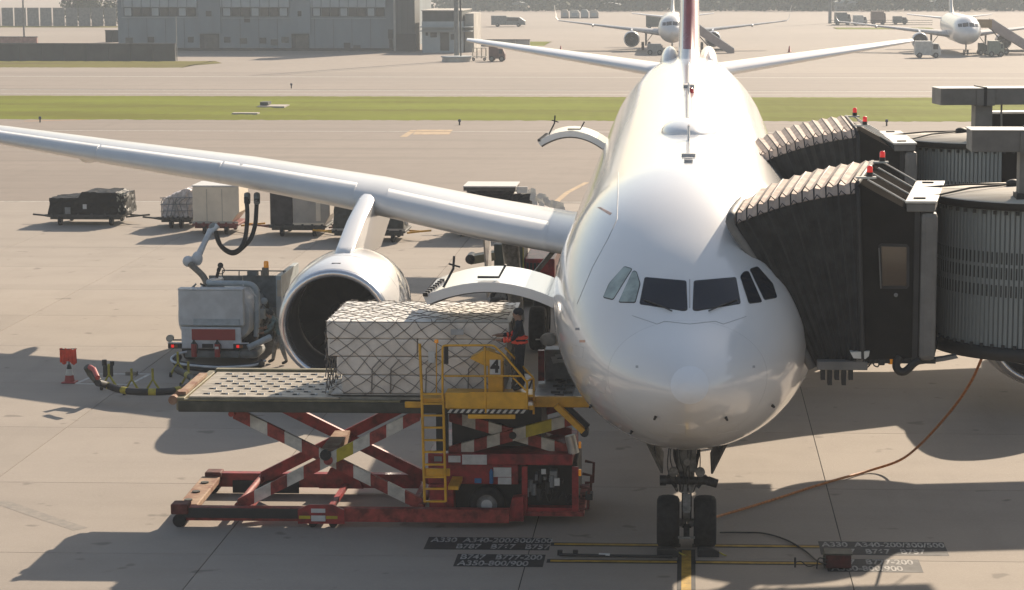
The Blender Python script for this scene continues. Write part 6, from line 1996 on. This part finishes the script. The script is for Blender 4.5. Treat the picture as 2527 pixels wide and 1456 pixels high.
MB().lathe(Vector((rc_.x, rc_.y, zt_ + .003)), (0, 0, 1), [(0, 1.0), (0, RR + .12), (.14, RR + .14)], 56).build('roof_rim', m_frame, br)
MB().lathe(Vector((rc_.x, rc_.y, zt_ + .145)), (0, 0, 1), [(0, RR + .15), (.02, RR + .13), (.16, .02)], 56, 0, True, True).build('rotunda_roof', m_roof, br)
MB().lathe(Vector((rc_.x, rc_.y, zb_ - .24)), (0, 0, 1), [(0, 1.5), (0, RR + .12), (.22, RR + .16), (.235, RR - .1)], 56).build('floor_ring', m_frame, br)
bo = None
for k in range(30):
    a = math.pi + math.pi * k / 29
    for zz in (zt_ - .05, zb_ + .02):
        c = Vector((rc_.x + (RR + .06) * math.cos(a), rc_.y + (RR + .06) * math.sin(a), zz))
        if bo is None:
            bo = MB().box(-.03, .03, -.03, .03, -.03, .03).build('roller_bolt', m_frame, br)
            for v in bo.data.vertices: v.co += W[br]
            o = bo
        else:
            o = bo.copy(); COL.objects.link(o); o.parent = br
        o.location = c - W[br]
# cables over the roof
zr = zt_ + .24
hub = Vector((6.3, 44.9, zr + .06))
for Yk in (43.6, 45.4):
    MB().tube([(hx1 + .02, Yk, hz1 + .02), (5.4, lerp(Yk, 44.9, .6), zr + .03), hub], .022, 6).build('roof_cable', m_frame, br)
MB().ball(hub, .16, 10, 6, 0, (1, 1, .6)).build('cable_gland', m_frame, br)
# duct
dz0, dz1 = P(2398, 374, 43).z, P(2398, 322, 43).z
MB().box(P(2397, 340, 43).x, 10.5, 42.9, 43.75, dz0, dz1).build('air_duct', m_bgrey, br, .01)
MB().box(P(2397, 340, 43).x - .02, 10.52, 42.88, 43.77, dz1 + .003, dz1 + .02).build('duct_lit_top', m_brw, br)  # white sheet paints the grey duct's sunlit top
for xx in (6.3, 7.6, 8.9):
    MB().box(xx, xx + .07, 42.85, 43.8, dz0 - .03, dz1 + .045).build('duct_flange', m_frame, br)
lx0 = P(2500, 400, 43.9).x
MB().box(lx0, lx0 + .42, 43.0, 43.4, zr + .02, dz0 - .02).build('duct_leg', m_bgrey, br, .01)
MB().box(lx0 - .05, lx0 + .47, 42.95, 43.45, zr - .08, zr + .06).build('duct_foot', m_frame, br)
MB().box(lx0 - .02, lx0 + .44, 42.86, 42.897, dz0 - .017, dz1 - .02).build('duct_elbow', m_bgrey, br, .01)
# tunnel and drive column (mostly out of the frame for the nearer bridge)
MB().box(8.2, 24, 44.0, 46.3, zb_ - .1, zt_ - .35).build('tunnel', m_cab, br)
MB().box(8.2, 24, 43.95, 46.35, zt_ - .347, zt_ - .25).build('tunnel_roof', m_roof, br)
MB().box(6.72, 8.2, 42.62, 42.68, zb_ + .05, zt_ - .02).build('rear_panel', m_cab, br)
MB().box(6.9, 8.4, 45.3, 45.9, zt_ + .22, zt_ + .7).build('equipment_cabinet', m_cab, br, .02)
MB().box(6.85, 8.45, 45.27, 45.95, zt_ + .703, zt_ + .75).build('cabinet_lid', m_brw, br)
MB().tube(smooth_path([(6.8, 43.0, zt_ + .2), (6.8, 43.0, zt_ + 1.25), (7.1, 43.0, zt_ + 1.42), (9.0, 43.0, zt_ + 1.46), (9.3, 43.0, zt_ + 1.3), (9.35, 43.0, zt_ + .2)], 5), .025, 6).build('handrail', m_bgrey, br)
col_ = MB()
for yy in (43.6, 45.7):
    col_.box(12.2, 12.7, yy - .2, yy + .2, .3, zb_ - .1)
col_.beam((12.4, 43.6, 1.2), (12.4, 45.7, 3.6), .15, .15); col_.beam((12.4, 45.7, 1.2), (12.4, 43.6, 3.6), .15, .15)
for z in (1.0, 2.2, 3.4):
    col_.box(12.3, 12.5, 43.6, 45.7, z, z + .14)
col_.build('drive_column', m_bgrey, br)
for yy in (43.5, 45.8):
    wheel(Vector((12.45, yy, .55)), .55, .4, (0, 1, 0), br)
# --- underside gear
zu = P(2200, 885, BN).z
MB().box(nb0.x + .05, nb1.x + .1, BN - .02, BN + .25, zu - .22, zu - .06).build('sill_beam', m_bgrey, br, .01)
MB().box(nb1.x, P(2310, 880, BN).x, BN + .05, BF, zu - .10, zu).build('floor_frame', m_frame, br)
MB().prism([P(2098, 869, BN - .1), P(2146, 867, BN - .1), P(2144, 879, BN - .1), P(2136, 886, BN - .1), P(2106, 884, BN - .1)], (0, .3, 0)).build('lamp_box', m_brw, br)
MB().box(P(2114, 890, BN).x, P(2134, 890, BN).x, BN + .0, BN + .2, P(2120, 898, BN).z, P(2120, 886, BN).z).build('lamp_neck', m_bgrey, br)
for pts in ([(2132, 889), (2126, 900), (2136, 908), (2147, 900), (2147, 888)], [(2160, 889), (2156, 900), (2166, 905), (2170, 895)]):
    MB().tube(smooth_path([P(x, y, BN) for x, y in pts], 5), .014, 6).build('cable_loop', m_frame, br)
MB().box(P(2168, 890, BN).x, P(2184, 890, BN).x, BN + .0, BN + .3, P(2170, 902, BN).z, P(2170, 886, BN).z).build('junction_box', m_frame, br, .02)
MB().cyl(P(2199, 898, BN + .1), P(2199, 885, BN + .1), .055, .06, 10).build('warning_lamp', m_amber, br)
MB().box(P(2190, 890, BN).x, P(2214, 890, BN).x, BN + .05, BN + .25, P(2200, 888, BN).z, P(2200, 882, BN).z).build('junction_box', m_frame, br)
MB().tube(smooth_path([P(2222, 880, BN), P(2214, 892, BN), P(2212, 905, BN), P(2220, 916, BN), P(2232, 917, BN), P(2244, 908, BN), P(2256, 896, BN), P(2270, 888, BN)], 5), .075, 8).build('loop_hose', m_hose, br)
MB().prism([P(2250, 892, BN + .2), P(2330, 882, BN + .2), P(2360, 876, BN + .2), P(2365, 884, BN + .2), P(2330, 891, BN + .2), P(2252, 902, BN + .2)], (0, .2, 0)).build('cable_tray', m_bgrey, br)
for k in range(5):
    xx = nb0.x + .12 + k * .13
    MB().box(xx, xx + .08, BN + .05, BN + .3, zu - .42 - .1 * (k % 2), zu - .22).build('door_roller', m_frame, br)
# second bridge: the same design one door further back
br2 = copy_tree(br)
br2.location = Vector((7.60, 58.35, .07))
br2.rotation_euler = (0, 0, R(8.5))
br2['label'] = 'dark jet bridge at the second door, farther of the two'
# ================================================================== PARKED AIRCRAFT FAR OFF
m_fwhite = M('far_white_paint', (.74, .73, .72), rough=.3, var=.04, scale=.4, coat=.4)
m_fgrey = M('far_wing_paint', (.42, .42, .42), rough=.4)
def small_jet(label, tail_mat):
    t = thing('parked_airliner', label, 'airliner', (0, 0, 0), 'narrow body airliners parked far off')
    r_ = 1.98; zc = 3.35; L = 37.0
    s_ = [0, .15, .5, 1, 1.7, 2.5, 3.5, 5, 6.5]
    topf = table(s_ + [26, 31, 35, 37], [-.35, -.02, .30, .62, 1.0, 1.45, 1.78, 1.95, 1.98, 1.98, 1.9, 1.6, 1.25])
    botf = table(s_ + [22, 26, 31, 35, 37], [-.35, -.75, -1.05, -1.3, -1.52, -1.7, -1.85, -1.95, -1.98, -1.98, -1.7, -.6, .4, .9])
    hwf = table(s_ + [25, 30, 34, 37], [0, .42, .82, 1.15, 1.45, 1.68, 1.85, 1.95, 1.98, 1.98, 1.65, .95, .15])
    st_ = [.01, .08, .2, .5, .9, 1.4, 2, 2.6, 3.3, 4.2, 5.2, 6.5, 10, 15, 20, 23, 26, 28, 30, 32, 34, 36, 37]
    rings = []
    for s in st_:
        a, b, h = topf(s), botf(s), hwf(s); mid = (a + b) / 2
        rings.append([Vector((h * math.sin(q), s, zc + mid + ((a - mid) if math.cos(q) > 0 else (mid - b)) * math.cos(q))) for q in [2 * math.pi * i / 32 for i in range(32)]])
    fm_ = MB(); fm_.loft(rings); fm_.build('fuselage', m_fwhite, t)
    bv = BVHTree.FromPolygons([tuple(v) for v in fm_.v], [tuple(f) for f in fm_.f])
    for s in (-1, 1):
        # windscreen panes on the skin
        for (xa, xb, za, zb) in ((.05, .78, .62, 1.12), (.86, 1.35, .66, 1.08)):
            mb = MB(); g = []
            for j in range(4):
                for i in range(5):
                    x = s * lerp(xa, xb, i / 4); z = zc + lerp(za, zb, j / 3) - .12 * abs(x)
                    h, nn, _, _ = bv.ray_cast(Vector((x, -5, z)), Vector((0, 1, 0)))
                    g.append((h if h else Vector((x, 2.5, z))) + Vector((s * .01, -.02, .01)))
            mb.add(g, [(j * 5 + i, j * 5 + i + 1, j * 5 + i + 6, j * 5 + i + 5) for j in range(3) for i in range(4)], 0, True)
            mb.build('windscreen', m_glass, t)
        def wr(X, yle, z, ch, tc):
            up, lo = airfoil(ch, tc)
            return [Vector((s * X, yle + a, z + b)) for a, b in up[::-1] + lo[1:]]
        MB().loft([wr(1.2, 11.9, 2.45, 7.2, .14), wr(5.75, 14.6, 2.95, 4.4, .12), wr(11, 17.5, 3.5, 2.9, .11), wr(16.6, 20.7, 4.1, 1.6, .10)]).build('wing', m_fgrey, t)
        MB().loft([wr(16.6, 20.7, 4.08, 1.5, .09), [v + Vector((s * (.25 + .02 * 0), .9, 0)) for v in wr(16.7, 21, 4.5, 1.2, .08)], [v + Vector((s * .45, 1.6, 0)) for v in wr(16.9, 21.6, 6.3, .6, .06)]]).build('winglet', m_fwhite, t)
        MB().loft([wr(.6, 31.2, 4.3, 3.6, .1), wr(6.2, 34.2, 4.9, 1.5, .09)]).build('tailplane', m_fwhite, t)
        o = Vector((s * 5.75, 11.2, 1.72))
        eng = MB(); eng.lathe(o, (0, 1, 0), [(.0, .98), (.06, 1.06), (.5, 1.14), (1.5, 1.16), (2.6, 1.05), (3.4, .75), (3.41, .6)], 28)
        e = eng.build('engine', m_fwhite, t)
        MB().lathe(o, (0, 1, 0), [(.0, .98), (.1, .92), (.9, .9), (.92, .25)], 28).build('inlet_duct', m_dark, e)
        MB().lathe(o, (0, 1, 0), [(.45, .01), (.7, .14), (1.0, .28)], 16).build('spinner', m_grey, e)
        MB().prism([(s * 5.75 - .12, 12.0, 2.8), (s * 5.75 - .12, 15.5, 2.7), (s * 5.75 - .12, 15.5, 3.15), (s * 5.75 - .12, 13.6, 3.15), (s * 5.75 - .12, 12.2, 2.95)], (.24, 0, 0)).build('pylon', m_fwhite, t)
        g_ = MB(); g_.cyl((s * 3.8, 17.6, .6), (s * 3.8, 17.6, 2.9), .13, .15, 10); g_.beam((s * 3.8, 17.6, 1.0), (s * 2.6, 17.6, 2.6), .1, .1); lg = g_.build('main_strut', m_lmetal, t)
        for dx in (-.46, .46):
            wheel(Vector((s * 3.8 + dx, 17.6, .58)), .58, .4, parent=t)
        wheel(Vector((s * .25, 5.0, .38)), .38, .2, parent=t)
        for X in (7.5, 11.5):
            MB().ball((s * X, 18.6, 2.9 + (X - 5) * .09), 1, 10, 6, 0, (.2, 1.6, .24)).build('flap_fairing', m_fgrey, t)
    MB().cyl((0, 5.0, .4), (0, 5.1, 2.0), .09, .12, 10).build('nose_strut', m_lmetal, t)
    def fr(z, yle, ch, tc):
        up, lo = airfoil(ch, tc, 0)
        return [Vector((b, yle + a, z)) for a, b in up[::-1] + lo[1:]]
    MB().loft([fr(5.1, 27.5, 7.6, .09), fr(6.2, 30.2, 5.4, .1), fr(11.6, 34.6, 2.5, .09)]).build('vertical_fin', tail_mat, t)
    return t
j1 = small_jet('white narrow body airliner partly hidden behind the tail fin', M('grey_tail', (.42, .44, .46), rough=.3, coat=.3))
pj = G(1652, 131)
j1.location = (pj.x + .4, pj.y - 5, 0); j1.rotation_euler = (0, 0, R(0.3))
j2 = copy_tree(j1)
j2['label'] = 'white narrow body airliner with stairs and tugs, near the frame edge'
pj = G(2364, 136)
j2.location = (pj.x + .9, pj.y - 5, 0); j2.rotation_euler = (0, 0, R(-1.8))
for o in j2.children:
    pass
def stairs(x0, y0, x1, y1, Y, w, label, facing=1):
    """passenger stairs: from the door (x0,y0) down to (x1,y1)"""
    a, b = P(x0, y0, Y), P(x1, y1, Y)
    t = thing('passenger_stairs', label, 'stairs', (b.x, Y, 0), 'mobile passenger stairs')
    n = 16
    for k in range(n):
        p = lerp(a, b, (k + .5) / n)
        MB().box(p.x - .18, p.x + .18, Y, Y + w, p.z - .05, p.z).build('step', m_grey, t)
    for yy in (Y - .08, Y + w + .02):
        mb = MB(); mb.prism([(a.x, yy, a.z - .35), (b.x, yy, b.z - .2), (b.x, yy, b.z + .9), (a.x, yy, a.z + 1.0)], (0, .06, 0)); mb.build('side_wall', m_strw, t)
        MB().tube([(a.x, yy, a.z + 1.05), (b.x, yy, b.z + .95)], .05, 6).build('handrail', m_label, t)
    s = 1 if b.x > a.x else -1
    MB().box(min(a.x, a.x - s * 2.2), max(a.x, a.x - s * 2.2), Y, Y + w, a.z - .15, a.z).build('landing', m_strp, t)
    MB().box(min(a.x, a.x - s * 2.2), max(a.x, a.x - s * 2.2), Y - .06, Y - .003, a.z, a.z + 1.0).build('side_wall', m_strp, t)
    MB().beam((a.x, Y + .3, a.z - .4), (lerp(a.x, b.x, .35), Y + .3, .6), .14, .14).build('prop', m_dark, t)
    MB().box(min(a.x, b.x) + .8, max(a.x, b.x) - .2, Y + .1, Y + w - .1, .35, .6).build('chassis', m_dark, t)
    for f_ in (.3, .85):
        for yy in (Y + .2, Y + w - .2):
            wheel(Vector((lerp(a.x, b.x, f_), yy, .38)), .38, .25, (0, 1, 0), t)
    return t
m_strw = M('stairs_side', (.34, .27, .26), rough=.6, scale=1, var=.1)
m_strp = M('stairs_pink', (.34, .22, .10), rough=.6)
stairs(1722, 78, 1812, 138, 322, 1.8, 'mobile passenger stairs beside the aircraft behind the tail fin')
stairs(2448, 66, 2570, 142, 318, 3.2, 'wide mobile passenger stairs at the frame edge')
# service vehicles around the far aircraft
def van(x0, x1, yb, h, depth, label, m, kind='van', cab=.3, group=None):
    a, b = G(x0, yb), G(x1, yb); Y = a.y
    t = thing('service_' + kind, label, kind, ((a.x + b.x) / 2, Y, 0), group)
    x_, X_ = a.x, b.x; Lh = X_ - x_
    MB().box(x_, x_ + Lh * (1 - cab), Y, Y + depth, .35, h).build('body', m, t, .06)
    MB().prism([(x_ + Lh * (1 - cab) + .02, Y, .35), (X_, Y, .35), (X_, Y, h * .5), (X_ - Lh * cab * .3, Y, h * .85), (x_ + Lh * (1 - cab) + .02, Y, h * .88)], (0, depth, 0)).build('cab', m, t, .04)
    MB().box(x_ + Lh * (1 - cab) + .15, X_ - Lh * cab * .35, Y - .02, Y - .002, h * .52, h * .8).build('window', m_glass, t)
    for f_ in (.18, .8):
        for yy in (Y + .05, Y + depth - .05):
            wheel(Vector((lerp(x_, X_, f_), yy, .36)), .36, .22, (0, 1, 0), t)
    return t
m_cart = M('cart_white', (.55, .55, .52), rough=.5)
van(2258, 2322, 143, 2.2, 1.8, 'white low tug with a canopy in front of the far engine', m_cart, 'tug', .35)
van(2416, 2440, 136, 1.6, 1.8, 'dark baggage tractor beside the far nose gear', m_bgreen, 'tractor', .4)
van(2440, 2478, 140, 2.1, 2.0, 'greenish square service truck near the wide stairs', M('pale_green_truck', (.20, .24, .19), rough=.6), 'truck', .3)
van(1597, 1636, 136, 1.5, 1.6, 'grey covered baggage cart under the far wing', m_grey, 'cart', .12)
van(1594, 1640, 71, 2.6, 2.4, 'dark van parked far behind the narrow body nose', M('grey_green_van', (.10, .11, .09), rough=.6), 'van', .3)
van(1206, 1246, 152, 1.9, 1.7, 'dark red baggage tug standing right of the floodlight mast', M('brown_red_tug', (.13, .06, .05), rough=.6), 'tug', .45)
van(1212, 1296, 66, 2.2, 2.5, 'dark low loader truck far out on the apron', m_tgrey2, 'truck', .55)
van(2060, 2100, 62, 2.6, 2.5, 'grey box truck parked behind the open fence', m_tgrey2, 'truck', .25)
van(2106, 2140, 63, 2.1, 2.5, 'pale van parked behind the open fence', m_cart, 'van', .3)
van(2150, 2186, 61, 2.8, 2.5, 'brownish box lorry parked behind the open fence', M('brown_lorry', (.22, .15, .12), rough=.6), 'lorry', .15)
van(2204, 2240, 60, 1.7, 2.0, 'small dark pickup parked behind the open fence', m_tgrey2, 'pickup', .4)
for (x, y, s, lab) in ((1100, 30, .5, 'low white hut'),):
    pass
# trolley with rail frame by the mast
tp_ = G(1182, 150)
tt = thing('step_trolley', 'small pale railed trolley between the mast and the dark red tug', 'trolley', tp_)
MB().box(tp_.x - .9, tp_.x + .9, tp_.y, tp_.y + 1.0, .45, .55).build('deck', m_cream, tt)
for dx in (-.85, -.3, .3, .85):
    for yy in (0, .95):
        MB().tube([(tp_.x + dx, tp_.y + yy, .3), (tp_.x + dx, tp_.y + yy, 1.6)], .04, 6).build('post', m_cream, tt)
MB().tube([(tp_.x - .85, tp_.y, 1.6), (tp_.x + .85, tp_.y, 1.6)], .04, 6).build('rail', m_cream, tt)
for dx in (-.7, .7):
    wheel(Vector((tp_.x + dx, tp_.y + .1, .2)), .2, .12, (0, 1, 0), tt)
# small posts, markers and cones on the taxiways
def marker(x, y, h, m, label, cat, name, r=.12):
    p = G(x, y)
    t = thing(name, label, cat, p)
    MB().cyl(p, p + Vector((0, 0, h * .6)), r * .5, r * .5, 8).build('stem', m_dark, t)
    MB().cyl(p + Vector((0, 0, h * .6)), p + Vector((0, 0, h)), r, r * .8, 8).build('head', m, t)
    return t
m_mblue = M('marker_blue', (.02, .03, .06), rough=.5)
marker(99, 302, .45, m_mblue, 'small dark taxiway edge marker above the wing outer end', 'marker', 'edge_marker')
marker(1134, 309, .45, m_mblue, 'small dark taxiway edge marker near the yellow painted arrow', 'marker', 'edge_marker')
marker(2188, 311, .5, m_mblue, 'small dark taxiway edge marker above the jet bridge hatch', 'marker', 'edge_marker')
marker(719, 218, .5, m_mblue, 'small dark taxiway edge marker on the far side of the grass', 'marker', 'edge_marker')
m_fcone = M('far_cone', (.5, .06, .04), rough=.6)
for (x, y, lab) in ((1384, 129, 'thin red cone standing above the tailplane tip'), (1948, 129, 'thin red cone on the apron between the two parked aircraft'), (2048, 127, 'small red cone near the wingtip of the right hand parked jet')):
    if x == 2048: continue
    p = G(x, y)
    t = thing('traffic_cone', lab, 'traffic cone', p)
    MB().lathe(p, (0, 0, 1), [(0, .3), (.05, .3), (.06, .22), (.9, .06), (.92, .001)], 10).build('body', m_fcone, t)

# ================================================================== AIR
hz_ = MB(); hz_.box(-2600, 2600, -400, 4600, -1.3, 45)
hz_o = hz_.build('haze', [])
hz_o['kind'] = 'stuff'
hm = bpy.data.materials.new('haze'); hm.use_nodes = True
hn = hm.node_tree
for n in list(hn.nodes): hn.nodes.remove(n)
ho = hn.nodes.new('ShaderNodeOutputMaterial'); hv_ = hn.nodes.new('ShaderNodeVolumePrincipled')
hv_.inputs['Color'].default_value = (.80, .88, .97, 1)
hv_.inputs['Density'].default_value = .00042
hv_.inputs['Anisotropy'].default_value = .1
hn.links.new(hv_.outputs[0], ho.inputs['Volume'])
hz_o.data.materials.append(hm)
